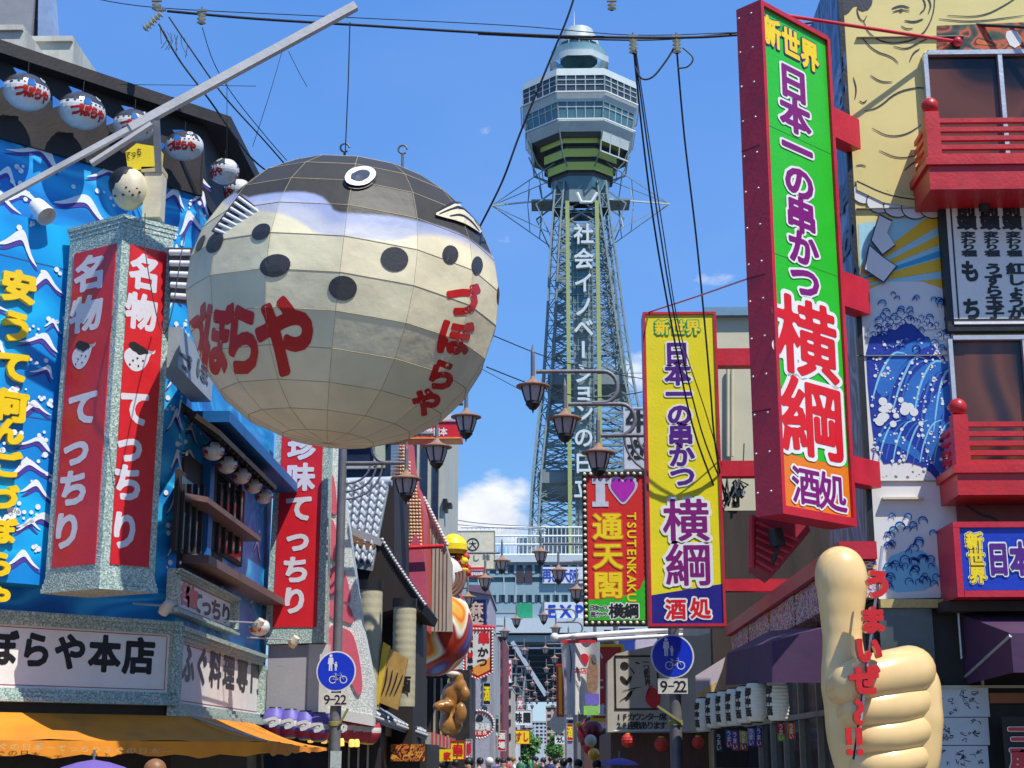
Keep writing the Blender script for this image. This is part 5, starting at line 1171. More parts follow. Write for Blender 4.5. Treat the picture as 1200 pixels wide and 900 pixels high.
# ================================================================ giant thumb
SKN = mat('glossy_cream_fibreglass', (.82, .56, .24), .3, .07, 1.5, .05, coat=.35, dirt=.1)
hd = thing('giant_thumb', 'giant glossy cream fist with its thumb up, in front of the right corner restaurant', 'statue', tuple(atY(1030, 905, 12.6)))
HF = front(12.6); HP = lambda x, y, d=0: HF.P(x, y, d)
kp = (HP(101, 800) - HP(100, 800)).length
bm = bmesh.new(); me = bpy.data.metaballs.new('hand_blob')
mb_ = me; mb_.resolution = .03; mb_.render_resolution = .022; mb_.threshold = .35
def el(x, y, d, rx, ry, rz, rot=0):
    e = mb_.elements.new(type='ELLIPSOID'); p = HP(x, y, d) - HP(1030, 790, 0); e.co = p; e.radius = 1.0 * .17; k = kp / .17 * 1.28
    e.size_x, e.size_y, e.size_z = max(.001, rx * k), max(.001, rz * k), max(.001, ry * k); e.stiffness = 2.0
    e.rotation = Matrix.Rotation(math.radians(-rot), 4, 'Y').to_quaternion(); return e
# thumb: bulbous tip, waist, root
el(985, 669, .0, 34, 34, 28); el(987, 690, .0, 33, 36, 27); el(986, 717, 0, 29, 36, 24); el(987, 746, 0, 26, 34, 22); el(989, 775, 0, 29, 34, 24); el(992, 805, 0, 34, 40, 26); el(1002, 845, 0, 40, 42, 28); el(1012, 878, 0, 44, 40, 28); el(1030, 905, 0, 50, 34, 28)
# palm mass and back of the fist
el(1040, 830, -.10, 52, 58, 30); el(1045, 870, -.1, 48, 50, 30); el(1068, 802, -.04, 38, 38, 26); el(1072, 840, -.03, 38, 52, 27); el(1068, 884, -.04, 38, 44, 26); el(1052, 785, -.06, 28, 26, 24)
ob = bpy.data.objects.new('hand_blob', me); C.objects.link(ob); ob.location = HP(1030, 790, 0); bpy.context.view_layer.update()
ev = ob.evaluated_get(bpy.context.evaluated_depsgraph_get()); bmsh = ev.to_mesh(); hv = [V(v.co) + ob.location for v in bmsh.vertices]; hf = [tuple(p.vertices) for p in bmsh.polygons]; ev.to_mesh_clear()
bpy.data.objects.remove(ob)
m = MB(); m.add(hv, hf, SKN, True); m.build('hand', hd)
# four curled fingers stacked across the palm
def finger(pts, rs, flat=.9):
    m = MB(); n = 20; cc_ = []; P = [HP(x, y, d) for x, y, d in pts]
    # densify
    Q = []; R = []
    for i in range(len(P) - 1):
        for q in range(6):
            t = q / 6; a, b, c, d_ = P[max(i - 1, 0)], P[i], P[i + 1], P[min(i + 2, len(P) - 1)]
            Q.append(.5 * ((2 * b) + (c - a) * t + (2 * a - 5 * b + 4 * c - d_) * t * t + (3 * b - a - 3 * c + d_) * t ** 3)); R.append((rs[i] + (rs[i + 1] - rs[i]) * (3 * t * t - 2 * t ** 3)) * kp)
    Q.append(P[-1]); R.append(rs[-1] * kp)
    # rounded ends
    d0 = (Q[0] - Q[1]).normalized(); d1 = (Q[-1] - Q[-2]).normalized(); r0, r1 = R[0], R[-1]
    pre = [(Q[0] + d0 * r0 * math.sin(a), r0 * math.cos(a)) for a in (1.5, 1.2, .8, .4)]; post = [(Q[-1] + d1 * r1 * math.sin(a), r1 * math.cos(a)) for a in (.4, .8, 1.2, 1.5)]
    Q = [p for p, _ in pre] + Q + [p for p, _ in post]; R = [r for _, r in pre] + R + [r for _, r in post]
    m.tube(Q, R, SKN, 22); return m.build('finger', hd)
finger([(1072, 780, -.16), (1066, 786, .02), (1040, 792, .14), (1005, 800, .2), (990, 806, .12)], [20, 29, 29, 27, 22])
finger([(1076, 816, -.16), (1068, 822, .03), (1044, 828, .15), (1012, 832, .2), (998, 836, .12)], [18, 23, 24, 22, 18])
finger([(1078, 850, -.16), (1070, 855, .03), (1046, 861, .14), (1018, 864, .18), (1004, 868, .1)], [17, 21.5, 22, 20, 17])
finger([(1076, 882, -.16), (1068, 887, .03), (1048, 892, .13), (1024, 895, .16), (1010, 898, .1)], [16, 20, 20, 18, 16])
m = MB(); m.tube([HP(1030, 900, -.1), V((HP(1030, 900, -.1).x, HP(1030, 900, -.1).y, 0))], .22, SKN, 20); m.build('wrist', hd)
tx = thing('hanging_letters', 'red three-dimensional characters strung vertically on a rod in front of the giant thumb', 'sign', tuple(HP(1005, 890, .5)))
cr_ = [('う', 1028, 685, 29), ('ま', 1022, 727, 27), ('い', 1017, 762, 28), ('ぜ', 1013, 797, 30), ('〜', 1005, 835, 26)]
RL = mat('red_plastic_letter', (.62, .01, .008), .3, .05, coat=.3)
F5 = front(12.2)
for c, x, y, s_ in cr_:
    m = MB(); a, b = F5.q(x, y); k = F5.q(x + 1, y)[0] - a; m.ch(F5, c, a, b, k * s_ * 1.15, k * s_ * 1.2, 0, RL, .06, .045, -PI / 2 if c == '〜' else 0); m.build('letter', tx)
for dx in (-5, 7):
    m = MB(); a, b = F5.q(999 + dx, 864); k = F5.q(1000 + dx, 864)[0] - F5.q(999 + dx, 864)[0]; m.fbox(F5, a - 3.4 * k, a + 3.4 * k, b - 9 * k, b + 11 * k, 0, .04, RL); m.disc(F5.p(a, b - 17 * k, .03), F5.n, 4 * k, RL, 14); m.tube([F5.p(a, b - 17 * k, 0), F5.p(a, b - 17 * k, .04)], 4 * k, RL, 14); m.build('letter', tx)
m = MB(); m.tube([F5.P(1034, 640, -.02), F5.P(1003, 890, -.02)], .012, ALU, 6); m.tube([F5.P(1026, 700, -.03), F5.P(1000, 890, -.03)], .008, BLACK, 6); m.build('rod', tx)

# ================================================================ RIGHT SIDE, further along the street
def signbox(name, label, Y, x0, y0, x1, y1, th, frame, face, fw=3, side=None, cat='sign'):
    F_ = front(Y); t = thing(name, label, cat, tuple(F_.P((x0 + x1) / 2, y1, -th / 2)))
    m = MB(); m.pbox(F_, x0, y0, x1, y1, -th, 0, side or frame, 0); m.build('box', t)
    k = F_.q(601, 400)[0] - F_.q(600, 400)[0]; a0, a1 = F_.q(x0, (y0 + y1) / 2)[0], F_.q(x1, (y0 + y1) / 2)[0]; b1, b0 = F_.q((x0 + x1) / 2, y0)[1], F_.q((x0 + x1) / 2, y1)[1]
    m = MB(); e = fw * k
    m.fbox(F_, a0, a1, b1 - e, b1, 0, .03, frame); m.fbox(F_, a0, a1, b0, b0 + e, 0, .03, frame); m.fbox(F_, a0, a0 + e, b0 + e, b1 - e, 0, .03, frame); m.fbox(F_, a1 - e, a1, b0 + e, b1 - e, 0, .03, frame); m.build('trim', t)
    m = MB(); m.fbox(F_, a0 + e, a1 - e, b0 + e, b1 - e, 0, .008, face); m.build('face', t)
    return t, F_, (a0, a1, b0, b1, e, k)
YF = mat('lemon_yellow_face', (.80, .68, .01), .35, .04, coat=.2)
ys, F_, (a0, a1, b0, b1, e, k) = signbox('vertical_sign', 'tall yellow vertical sign in a thin red frame, purple characters above a navy foot', 19.0, 757, 366, 845, 734, .35, REDST, YF, 3)
m = MB(); bn = F_.q(800, 690)[1]; m.poly([F_.p(a0 + e, b0 + e, .012), F_.p(a1 - e, b0 + e, .012), F_.p(a1 - e, bn + .06, .012), F_.p(a0 + e, bn - .08, .012)], mat('navy_foot_face', (.02, .015, .22), .35)); m.build('foot_panel', ys)
m = MB(); OL = ((WHITE, .11),)
m.text(F_, '新世界', (776, 384), (812, 384), 17.5, 18, .02, YEL, .035, ((mat('green_outline', (.02, .32, .10), .4), .10),))
m.text(F_, '日本一の串かつ', (793, 414), (800, 558), 31, 28, .02, PURP, .04, OL)
m.text(F_, '横綱', (804, 610), (807, 662), 56, 52, .022, MAG, .016, ((WHITE, .08),)); m.text(F_, '酒処', (792, 714), (821, 713), 25, 25, .024, RB2, .03, OL); m.build('lettering', ys)
for y0, y1 in ((407, 427), (539, 557), (678, 692)):
    m = MB(); A_ = F_.q(845, (y0 + y1) / 2); z0_, z1_ = F_.q(845, y1)[1], F_.q(845, y0)[1]; m.fbox(F_, a1 + .001, RX + .3, z0_, z1_, -.25, -.05, REDST); m.build('arm', ys)
# cream building behind
cb_ = thing('cream_building', 'plain cream building with drain pipes and a blue-grey roof edge behind the yellow sign', 'building', (3.4, 24, 0)); F6 = front(23.5)
CRB = mat('cream_render', (.58, .54, .38), .7, .08, 1.2, .1, dirt=.25)
m = MB(); A_ = F6.q(832, 372); m.fbox(F6, A_[0], A_[0] + 4, 0, A_[1], -7, 0, CRB); m.build('wall', cb_)
m = MB(); m.fbox(F6, A_[0] - .1, A_[0] + 4, A_[1] + .002, A_[1] + .14, -7, .12, mat('blue_grey_roof_edge', '#6f93a8', .5)); m.build('roof_edge', cb_)
for x in (853, 858): m = MB(); m.tube([F6.P(x, 432, .06), F6.P(x, 535, .06)], .03, CRB, 8); m.build('pipe', cb_)
m = MB(); m.pbox(F6, 835, 598, 1010, 900, 0, .3, DARK, .3); m.build('lower_front', cb_)
# aerial beside it
tg = thing('cable_tangle', 'knot of black cables and connectors at the cream building beside the yellow sign', 'cables', tuple(F6.P(862, 595, .3))); m = MB(); random.seed(3)
for k_ in range(9): x = 852 + k_ * 2.4; m.tube([F6.P(x + random.uniform(-6, 6), 560 + random.uniform(0, 34), .2 + random.random() * .2) for _ in range(5)], .018, WIRE, 5)
m.build('cable', tg); m = MB(); m.pbox(F6, 864, 574, 872, 582, .2, .35, mat('grey_connector', (.3, .32, .34)), .3); m.pbox(F6, 858, 588, 866, 594, .2, .35, BLACK, .3); m.build('connector', tg)
# heart sign
hs_, F_, (a0, a1, b0, b1, e, k) = signbox('vertical_sign', 'red banner sign with a pink heart and yellow characters inside a bulb-studded black frame', 24.0, 683, 553, 762, 733, .22, BLACK, mat('scarlet_banner_face', (.62, .02, .015), .45, .06), 5.5)
m = MB(); P = [F_.q(x, y) for x, y in ((689, 727), (756, 727), (756, 676), (750, 690), (738, 697), (722, 699), (706, 702), (689, 703))]; m.poly([F_.p(x, y, .014) for x, y in P], mat('leaf_green_foot', (.03, .45, .02), .4)); m.build('foot_panel', hs_)
m = MB(); PK = mat('orchid_heart', (.42, .02, .38), .4); GRW = mat('silver_letter', (.52, .54, .62), .4)
hp = [(0, -.95), (-.5, -.4), (-.95, .15), (-.95, .6), (-.6, .92), (-.2, .85), (0, .55), (.2, .85), (.6, .92), (.95, .6), (.95, .15), (.5, -.4)]
c_ = F_.q(730, 575); 
for s_, mt, d_ in ((1.14, GRW, .016), (.94, PK, .019)): m.poly([F_.p(c_[0] + x * s_ * 15.5 * k, c_[1] + y * s_ * 17 * k, d_) for x, y in smooth(hp, 2)], mt)
for x0, y0, x1, y1 in ((698, 563, 709, 593), (694, 561, 713, 567), (694, 588, 713, 594)): m.pbox(F_, x0, y0, x1, y1, .008, .02 - (.001 if y1 - y0 < 10 else 0), GRW, 0)
OO = mat('orange_outline', (.65, .18, .01), .4)
m.text(F_, '通天閣', (712, 617), (713, 686), 36, 33, .02, YEL, .022, ((OO, .06),))
for q, ch_ in enumerate('TSUTENKAKU'): a, b = F_.q(740.5, 605 + q * 10.6); m.ch(F_, ch_, a, b, 14 * k, 14 * k, .02, YEL, .025, 0, -PI / 2)
m.text(F_, '日本一の', (694, 712), (709, 712), 6, 7, .02, BRUSH, .02, ((WHITE, .1),)); m.text(F_, '串かつ', (695, 720), (708, 720), 7, 8, .02, BRUSH, .02, ((WHITE, .1),)); m.text(F_, '横綱', (722, 716), (740, 716), 18, 18, .02, BRUSH, .03, ((WHITE, .1),)); m.build('lettering', hs_)
def bulbs(F_, a0, a1, b0, b1, e, n1, n2, r_, par, nm='bulb', mt=None):
    m = MB(); mt = mt or mat('cream_bulb', (.80, .66, .42), .2, .1)
    for i in range(n1):
        x = a0 + e / 2 + (a1 - a0 - e) * i / (n1 - 1)
        for z in (b0 + e / 2, b1 - e / 2): m.ball(F_.p(x, z, .05), r_, mt, 8, 5)
    for i in range(1, n2 - 1):
        z = b0 + e / 2 + (b1 - b0 - e) * i / (n2 - 1)
        for x in (a0 + e / 2, a1 - e / 2): m.ball(F_.p(x, z, .05), r_, mt, 8, 5)
    return tag(m.build(nm, par), kind='stuff')
bulbs(F_, a0, a1, b0, b1, e, 11, 25, .028, hs_)
# white and black sign behind the yellow sign (牛)
t, F_, q_ = signbox('wall_sign', 'white sign with thick black characters, mostly hidden behind the left edge of the yellow sign', 33, 731, 477, 800, 550, .4, mat('pale_grey_board', (.50, .52, .54)), mat('pale_grey_board', (.50, .52, .54)), 2)
m = MB(); m.text(F_, '牛かつ', (748, 494), (749, 560), 30, 26, .02, BRUSH, .04); m.build('lettering', t)
# calligraphy sign box
cs = thing('box_sign', 'beige box sign with black calligraphy, a red stamp and two lines of black text', 'sign', tuple(atY(760, 858, 25.5))); F_ = front(25.0)
BGE = mat('beige_sign_face', (.46, .43, .36), .55, .06, dirt=.15)
m = MB(); m.pprism(F_, [(712, 775), (722, 766), (850, 738), (850, 858), (712, 858)][::-1], -.8, 0, BGE); m.build('box', cs)
m = MB()
for x0, y0, x1, y1 in ((720, 768, 772, 770), (720, 830, 772, 832), (720, 770, 722, 830), (770, 770, 772, 830)): m.pbox(F_, x0, y0, x1, y1, 0, .012, BRUSH, 0)
m.build('border', cs)
m = MB(); m.text(F_, '一つ新世界', (757, 776), (759, 800), 8, 8, .01, BRUSH, .02); elp2 = lambda x, y, rx, ry, r_: m.ppoly(F_, [(x + rx * math.cos(a) * math.cos(r_) - ry * math.sin(a) * math.sin(r_), y + rx * math.cos(a) * math.sin(r_) + ry * math.sin(a) * math.cos(r_)) for a in [-2 * PI * q / 14 for q in range(14)]], .01, BRUSH)
elp2(732, 780, 5, 4.5, .3); elp2(731, 797, 2.6, 6, -.7); elp2(737, 797, 2.2, 6, .5); elp2(737, 815, 2.4, 6.5, .6); elp2(747, 777, 3, 1, .3)
m.pline(F_, [(738, 782), (744, 790), (742, 788)], 1.6, .01, BRUSH); m.pline(F_, [(729, 810), (740, 807), (752, 805)], 1, .01, BRUSH); m.pline(F_, [(726, 822), (736, 815), (745, 806)], 1, .01, BRUSH)
m.ppoly(F_, [(757, 812), (763, 804), (775, 812), (773, 828), (765, 831), (756, 822)], .014, RED, 1); m.pline(F_, [(759, 812), (762, 803), (765, 806)], 2, .014, RED)
m.text(F_, '1Fカウンター席', (725, 840), (777, 840), 9.5, 9.5, .01, BRUSH, .025); m.text(F_, '2F座敷あります', (725, 850), (777, 850), 9.5, 9.5, .01, BRUSH, .025); m.build('lettering', cs)
m = MB(); m.tube([F_.P(719, 857, .1), F_.P(805, 856, .1)], .02, ALU, 6); m.build('tube_light', cs)
# flag on a white pole
fg = thing('banner_flag', 'white cloth banner with a brown printed figure and green foot, hanging from a white pole', 'flag', tuple(atY(680, 840, 23))); F_ = front(22.6)
m = MB(); m.tube([F_.P(652, 747, 0), F_.P(800, 737, -.1)], .04, WHITE, 8); m.tube([F_.P(700, 750, 0), F_.P(800, 744, -.1)], .03, WHITE, 8); m.ball(F_.P(650, 747, 0), .07, WHITE, 8, 6); m.build('pole', fg)
nx, ny = 14, 10; vs = []
for j in range(ny + 1):
    for i in range(nx + 1):
        u_, v_ = i / nx, j / ny; x = 657 + 46 * u_ + (6 * (1 - u_)) * v_; y = 752 + 84 * v_ + 4 * (1 - u_) * v_ * .5; vs.append(F_.P(x, y, .07 * math.sin(u_ * 7 + v_)))
m = MB(); FCL = mat('white_banner_cloth', (.62, .62, .60), .8, .06); m.add(vs, [(j * (nx + 1) + i, (j + 1) * (nx + 1) + i, (j + 1) * (nx + 1) + i + 1, j * (nx + 1) + i + 1) for j in range(ny) for i in range(nx)], FCL, True); m.build('cloth', fg)
m = MB(); BRW = mat('brown_print', (.30, .17, .10), .8, .3, 20); dd = .09
m.ppoly(F_, [(690, 766), (698, 768), (701, 786), (700, 812), (688, 813), (687, 786), (691, 776)], dd, BRW, 1); m.ppoly(F_, [(693, 768), (697, 766), (700, 776), (695, 778)], dd + .01, mat('grey_hair_print', (.12, .12, .13)), 1); m.pbox(F_, 686, 813, 702, 826, dd - .005, dd, mat('violet_print', (.16, .13, .5)), dd); m.pbox(F_, 684, 827, 702, 838, dd - .005, dd, mat('lime_print', (.25, .55, .12)), dd)
m.text(F_, '本店', (677, 786), (684, 786), 8, 8, dd, RED, .03); m.ppoly(F_, [(679, 769), (684, 765), (690, 768), (690, 776), (684, 779)], dd, RED, 1); m.pline(F_, [(667, 755), (670, 775), (668, 800)], 1.5, dd, BRUSH); m.pbox(F_, 658, 750, 698, 753.5, dd - .03, dd, RED, dd); m.pline(F_, [(662, 770), (662, 790), (664, 810)], 3, dd, mat('lilac_print', (.35, .28, .36))); m.build('print', fg)
# yellow and red boards behind the flag
t, F_, q_ = signbox('vertical_sign', 'red and yellow vertical sign half hidden behind the white banner flag', 30, 692, 755, 732, 845, .3, YEL, mat('red_cloth_face', (.60, .04, .03), .5, .1), 3)
m = MB(); m.text(F_, 'かに道', (700, 770), (703, 832), 13, 15, .02, WHITE, .04); m.build('lettering', t)
t, F_, q_ = signbox('vertical_sign', 'narrow red sign with white dotted edge left of the banner flag', 36, 652, 778, 661, 840, .3, mat('red_cloth_face', (.60, .04, .03)), YEL, 2.5)
# three smaller boards peeping over the calligraphy sign
for k_, (x0, y0, x1, y1, c_, lab) in enumerate(((708, 738, 716, 752, '#b42836', 'small red board over the calligraphy sign'), (726, 736, 744, 762, '#24409a', 'blue and white board over the calligraphy sign'), (745, 738, 770, 762, '#c9bfd0', 'lilac board over the calligraphy sign'))):
    F_ = front(32 + k_); m = MB(); m.pbox(F_, x0, y0, x1, y1, -.2, 0, mat('board_' + c_[1:], c_, .5), 0); tag(m.build('signboard'), lab, 'sign')
# izakaya front on the right behind the pole: dark timber with red lanterns
iz = thing('timber_pub', 'dark timber pub front with red lanterns under the beige calligraphy sign', 'building', (3, 26, 0)); F_ = front(25.8)
m = MB(); m.pbox(F_, 716, 857, 900, 925, -6, 0, mat('brown_timber_front', (.11, .06, .05), .6, .4, streak=True), 0); m.pbox(F_, 790, 745, 900, 860, -6, -.02, CRB, 0); m.build('wall', iz)
for k_, (x, y, r_) in enumerate(((736, 868, 8), (775, 872, 8), (818, 870, 7))):
    P = atY(x, y, 24.6); t = thing('red_lantern', 'round red paper lantern in front of the timber pub, ' + ('left of the lamp post', 'beside the lamp post', 'right of the lamp post')[k_], 'lantern', tuple(P), 'red lanterns of the timber pub')
    m = MB(); r_ = r_ * 24.6 / FPX; m.lathe([(.3 * r_, r_)] + [(r_ * math.cos(a) * (1.02 if q % 2 else .98), r_ * math.sin(a)) for q, a in enumerate([1.1 - .2 * j for j in range(12)])] + [(.3 * r_, -r_)], P, mat('red_paper', (.55, .03, .02), .5, .1), 16); m.build('body', t)
    m = MB(); m.lathe([(0, r_ * 1.08), (.4 * r_, r_ * 1.08), (.4 * r_, r_ * .9)], P, YEL, 12); m.build('rim', t)
# decorations further on the right: big dark-red figure with gold balls
dc = thing('shop_decoration', 'cluster of gold balls and dark red festive figures under the white banner flag', 'decoration', tuple(atY(695, 895, 33))); F_ = front(33)
m = MB(); random.seed(11); MR = mat('maroon_lacquer', (.16, .012, .02), .3, .2)
for k_ in range(16): m.ball(F_.P(702 + random.uniform(-14, 22), 862 + random.uniform(-14, 20), -random.random() * .6), .16 + random.random() * .16, (MR, DARK, MR, RED)[k_ % 4], 10, 7)
m.build('figure', dc)
m = MB(); GB = mat('gold_ball', (.75, .42, .02), .25, .1, coat=.3)
for x, y, r_ in ((696, 884, 7), (709, 890, 5.5), (678, 849, 3.5)): m.ball(F_.P(x, y, .5), r_ * 33 / FPX, GB, 14, 10)
m.ball(F_.P(692, 868, .4), .13, mat('ivory_mask', (.6, .55, .45)), 10, 8); m.tube([F_.P(678, 849, .5), F_.P(684, 860, .3), F_.P(690, 872, .2)], .06, RED, 6); m.build('gold_ball', dc)
t = MB(); t.pbox(front(34), 684, 842, 720, 925, -4, -.7, mat('brown_timber_front', (.11, .06, .05)), -.7); tag(t.build('shop_building'), 'dark shop front behind the gold ball decoration', 'building')
# ================================================================ LEFT SIDE, further along the street
WL = -4.6
t = thing('vertical_sign', 'red vertical sign with five white characters in a mosaic frame, under the giant fish lantern', 'sign', tuple(atY(348, 750, 23.4))); F_ = front(23.4)
k = F_.q(341, 600)[0] - F_.q(340, 600)[0]
def slab(F_, P, d0, d1, mt, name, par, side=None): m = MB(); m.pprism(F_, P, d0, d1, mt, side); return m.build(name, par)
slab(F_, [(310, 755), (382, 753), (387, 500), (325, 500)], -.4, -.001, MOSAIC, 'frame', t)
slab(F_, [(319, 735), (371, 735), (379, 507), (331, 507)], -.05, .012, RED, 'red_panel', t)
m = MB(); m.text(F_, '珍味てっちり', (354, 523), (345, 704), 34, 33, .02, GREYW, .045); m.build('lettering', t)
# grey housing and its lower part
t = thing('sign_housing', 'plain grey box housing below the red vertical sign, beside the round blue road sign', 'box', tuple(atY(350, 836, 23.5))); F_ = front(23.5)
GH = mat('matt_grey_housing', (.34, .33, .35), .6, .05, dirt=.1); PH = mat('pale_housing_side', (.60, .60, .57), .5, .05)
m = MB(); m.pbox(F_, 313, 756, 361, 835, -1.5, 0, GH, 0); m.build('box', t); m = MB(); m.pbox(F_, 361, 755, 384, 836, -1.5, .02, PH, 0); m.build('side_panel', t)
# tall tapering pink and white relief sign
t = thing('tapered_sign', 'tall pale mosaic board tapering upward with curved pink segments, behind the lamp post', 'sign', tuple(atY(410, 850, 23.8))); F_ = front(23.75)
OUTL = [(361, 836), (437, 850), (438, 800), (424, 730), (413, 650), (404, 585), (396, 530), (394, 470), (381, 470), (381, 755), (361, 757)]
m = MB(); m.pprism(F_, OUTL[::-1][::-1], -.35, 0, MOSWHITE); m.build('board', t)
PKS = mat('dusty_pink_relief', (.62, .11, .16), .5, .08)
for P in ([(384, 560), (391, 552), (396, 600), (393, 604), (384, 598)], [(384, 604), (393, 612), (400, 655), (396, 662), (384, 650)], [(384, 668), (398, 660), (408, 680), (412, 708), (402, 704), (384, 696)], [(384, 702), (400, 706), (412, 712), (415, 732), (404, 728), (384, 724)], [(384, 730), (404, 736), (414, 742), (421, 770), (425, 800), (423, 815), (418, 814), (412, 800), (402, 780), (384, 770)]):
    m = MB(); m.pprism(F_, P, 0, .03, PKS, sm=2); m.build('relief', t)
m = MB(); m.pprism(F_, [(361, 825), (437, 838), (438, 851), (361, 837)], -.05, .03, PH); m.build('foot_band', t)
# striped lanterns beneath
SL1 = mat('violet_blue_lantern', (.12, .10, .42), .5, .1); SL2 = mat('white_lantern', (.62, .60, .60), .5, .05); SL3 = mat('red_lantern_print', (.5, .03, .05), .5, .1)
lx = [(322, 846, 13), (340, 848, 14), (358, 850, 15), (374, 852, 14), (388, 853, 14), (402, 853, 13), (413, 854, 13), (423, 855, 12), (432, 856, 11)]
def mk_str(base):
    t = thing('paper_lantern', 'striped', 'lantern', (0, 0, 0), 'striped lanterns under the tapered sign'); m = MB(); n = 11; pr = [(.10 + .10 * math.sin(PI * (q + .5) / 16), .2 - .4 * q / 15) for q in range(16)]
    m.lathe(pr, (0, 0, 0), base, 18, mats=[(SL2 if q in (6, 7, 8) else SL3 if q in (11, 12, 13) else base) for q in range(15)]); m.build('body', t)
    m = MB(); m.lathe([(0, .22), (.09, .22), (.1, .2)], (0, 0, 0), BLACK, 12); m.lathe([(.1, -.2), (.07, -.22), (0, -.22)], (0, 0, 0), YEL, 12); m.build('rim', t)
    m = MB(); f_ = Fr((0, -.205, 0), (1, 0, 0)); m.ch(f_, 'つ', 0, 0, .2, .2, 0, SL2, .08); m.build('lettering', t); return t
s0, s1 = mk_str(SL1), mk_str(SL3)
on_ = ['leftmost, by the mosaic corner', 'second from the left', 'third from the left', 'just left of the lamp post', 'half behind the lamp post', 'first right of the lamp post', 'second right of the lamp post', 'third right of the lamp post', 'rightmost, smallest']
for q, (x, y, r_) in enumerate(lx):
    P = atY(x, y, 23.2 + .15 * q * (q > 3)); src = s0 if q < 5 else s1; lab = ('violet blue' if q < 5 else 'white and red') + ' striped lantern under the grey housing, ' + on_[q]
    o_ = src if q in (0, 5) else dup(src, P); o_.location = P; o_['label'] = lab; o_.scale = (1.0,) * 3
for q, (x, y) in enumerate(((357, 863), (364, 866), (380, 867), (400, 870), (412, 871), (418, 871))):
    P = atY(x, y, 23.3); m = MB(); m.lathe([(0, .06), (.03, .06), (.045, .02), (.045, -.05), (0, -.06)], P, mat('warm_lit_bulb', (.9, .55, .12), .3, .1, emit=.8), 10); tag(m.build('hanging_bulb'), 'small warm yellow hanging bulb under the striped lanterns', 'bulb', 'warm bulbs under the striped lanterns')
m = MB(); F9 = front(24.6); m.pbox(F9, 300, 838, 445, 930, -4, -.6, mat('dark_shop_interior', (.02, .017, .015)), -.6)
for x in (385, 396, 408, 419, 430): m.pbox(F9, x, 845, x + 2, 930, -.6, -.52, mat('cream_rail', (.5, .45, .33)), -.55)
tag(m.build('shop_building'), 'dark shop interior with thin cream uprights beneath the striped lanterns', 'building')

# house with tiled roof
t = thing('tiled_house', 'old timber house with a pale tiled roof and dark eaves edged with white bulbs', 'building', (-5.5, 27, 0)); F_ = front(28)
DT = mat('dark_house_timber', (.018, .011, .010), .7, .3, streak=True)
m = MB(); m.pbox(F_, 380, 505, 458, 562, -5, -1, mat('navy_glazing', (.02, .03, .06), .15, .2), -1); m.build('upper_storey', t)
m = MB(); 
for (x0, y0, x1, y1) in ((380, 516, 456, 519), (380, 560, 456, 566), (438, 520, 451, 548), (380, 546, 440, 549)): m.pbox(F_, x0, y0, x1, y1, -1, -.9, mat('pale_olive_frame', (.45, .5, .36)) if x0 == 438 else mat('grey_ledge', (.4, .42, .42)), -.9)
m.build('ledge', t)
RT = mat('silver_grey_roof_tile', (.46, .50, .54), .35, .1, 10); 
# roof plane: eave nearer & lower, ridge farther & higher
E0, E1, R0_, R1_ = atY(392, 668, 25.2), atY(436, 683, 25.2), atY(396, 566, 26.6), atY(456, 566, 26.6)
E0, E1 = atY(392, 655, 25.2), atY(437, 662, 25.2)
m = MB(); m.hexa([E0 - V((0, 0, .1)), E1 - V((0, 0, .1)), R1_ - V((0, 0, .1)), R0_ - V((0, 0, .1)), E0, E1, R1_, R0_], mat('roof_bed', (.2, .22, .24))); m.build('roof', t)
roof = t.children[-1] if t.children[-1].name.startswith('roof') else [c for c in t.children if c.name.startswith('roof')][0]
nr, ncol = 11, 6
tm = None
for j in range(nr):
    for i in range(ncol):
        u0, u1, v0, v1 = i / ncol, (i + .96) / ncol, j / nr, (j + 1.15) / nr
        q = [E0.lerp(E1, u).lerp(R0_.lerp(R1_, u), v) for u, v in ((u0, v0), (u1, v0), (u1, v1), (u0, v1))]
        m = MB(); nrm = (E1 - E0).cross(R0_ - E0).normalized(); vs = []
        for b in (0, 1):
            for a in range(7):
                s_ = a / 6; p = (q[0].lerp(q[1], s_) if b == 0 else q[3].lerp(q[2], s_)); vs.append(p + nrm * (.03 + .045 * math.sin(s_ * 2 * PI) + (.05 if b == 0 else .005)))
        vs += [v - nrm * .03 for v in vs[:7]]
        m.add(vs, [(a, a + 1, a + 8, a + 7) for a in range(6)] + [(a + 14, a + 15, a + 1, a) for a in range(6)], RT, True); m.build('roof_tile', roof)
m = MB(); m.tube([R0_, R1_ + V((.05, 0, .03))], .09, RT, 8); m.build('ridge', roof)
slab(front(27.5), [(436, 662), (458, 560), (462, 562), (462, 720), (440, 700)], -3, 0, DT, 'gable', t)
# lower dark roof sweeping to the street
F_ = front(25.5)
slab(F_, [(398, 640), (410, 622), (448, 634), (498, 708), (494, 718), (470, 712), (398, 730)], -3, 0, DT, 'lower_roof', t)
m = MB(); m.pprism(F_, [(406, 625), (412, 618), (450, 632), (446, 640)], -1.5, .05, mat('grey_verge', (.3, .3, .31))); m.pprism(F_, [(412, 626), (440, 640), (436, 646), (410, 634)], 0, .12, mat('brown_rafter', (.20, .09, .04))); m.pbox(F_, 411, 630, 425, 640, -.2, .03, PH, .03); m.build('verge', t)
m = MB()
for q in range(24): x = 448 + 50 * q / 23; y = 632 + 76 * (q / 23) ** .92; m.ball(F_.P(x, y, .04), .028, SL2, 6, 4)
tag(m.build('bulb', t), kind='stuff')
m = MB(); m.pbox(F_, 395, 700, 484, 930, -4, -1.2, DT, -1.2); m.build('wall', t)
pc = mat('aged_cream_cloth', (.42, .38, .26), .7, .15, 2, dirt=.2)
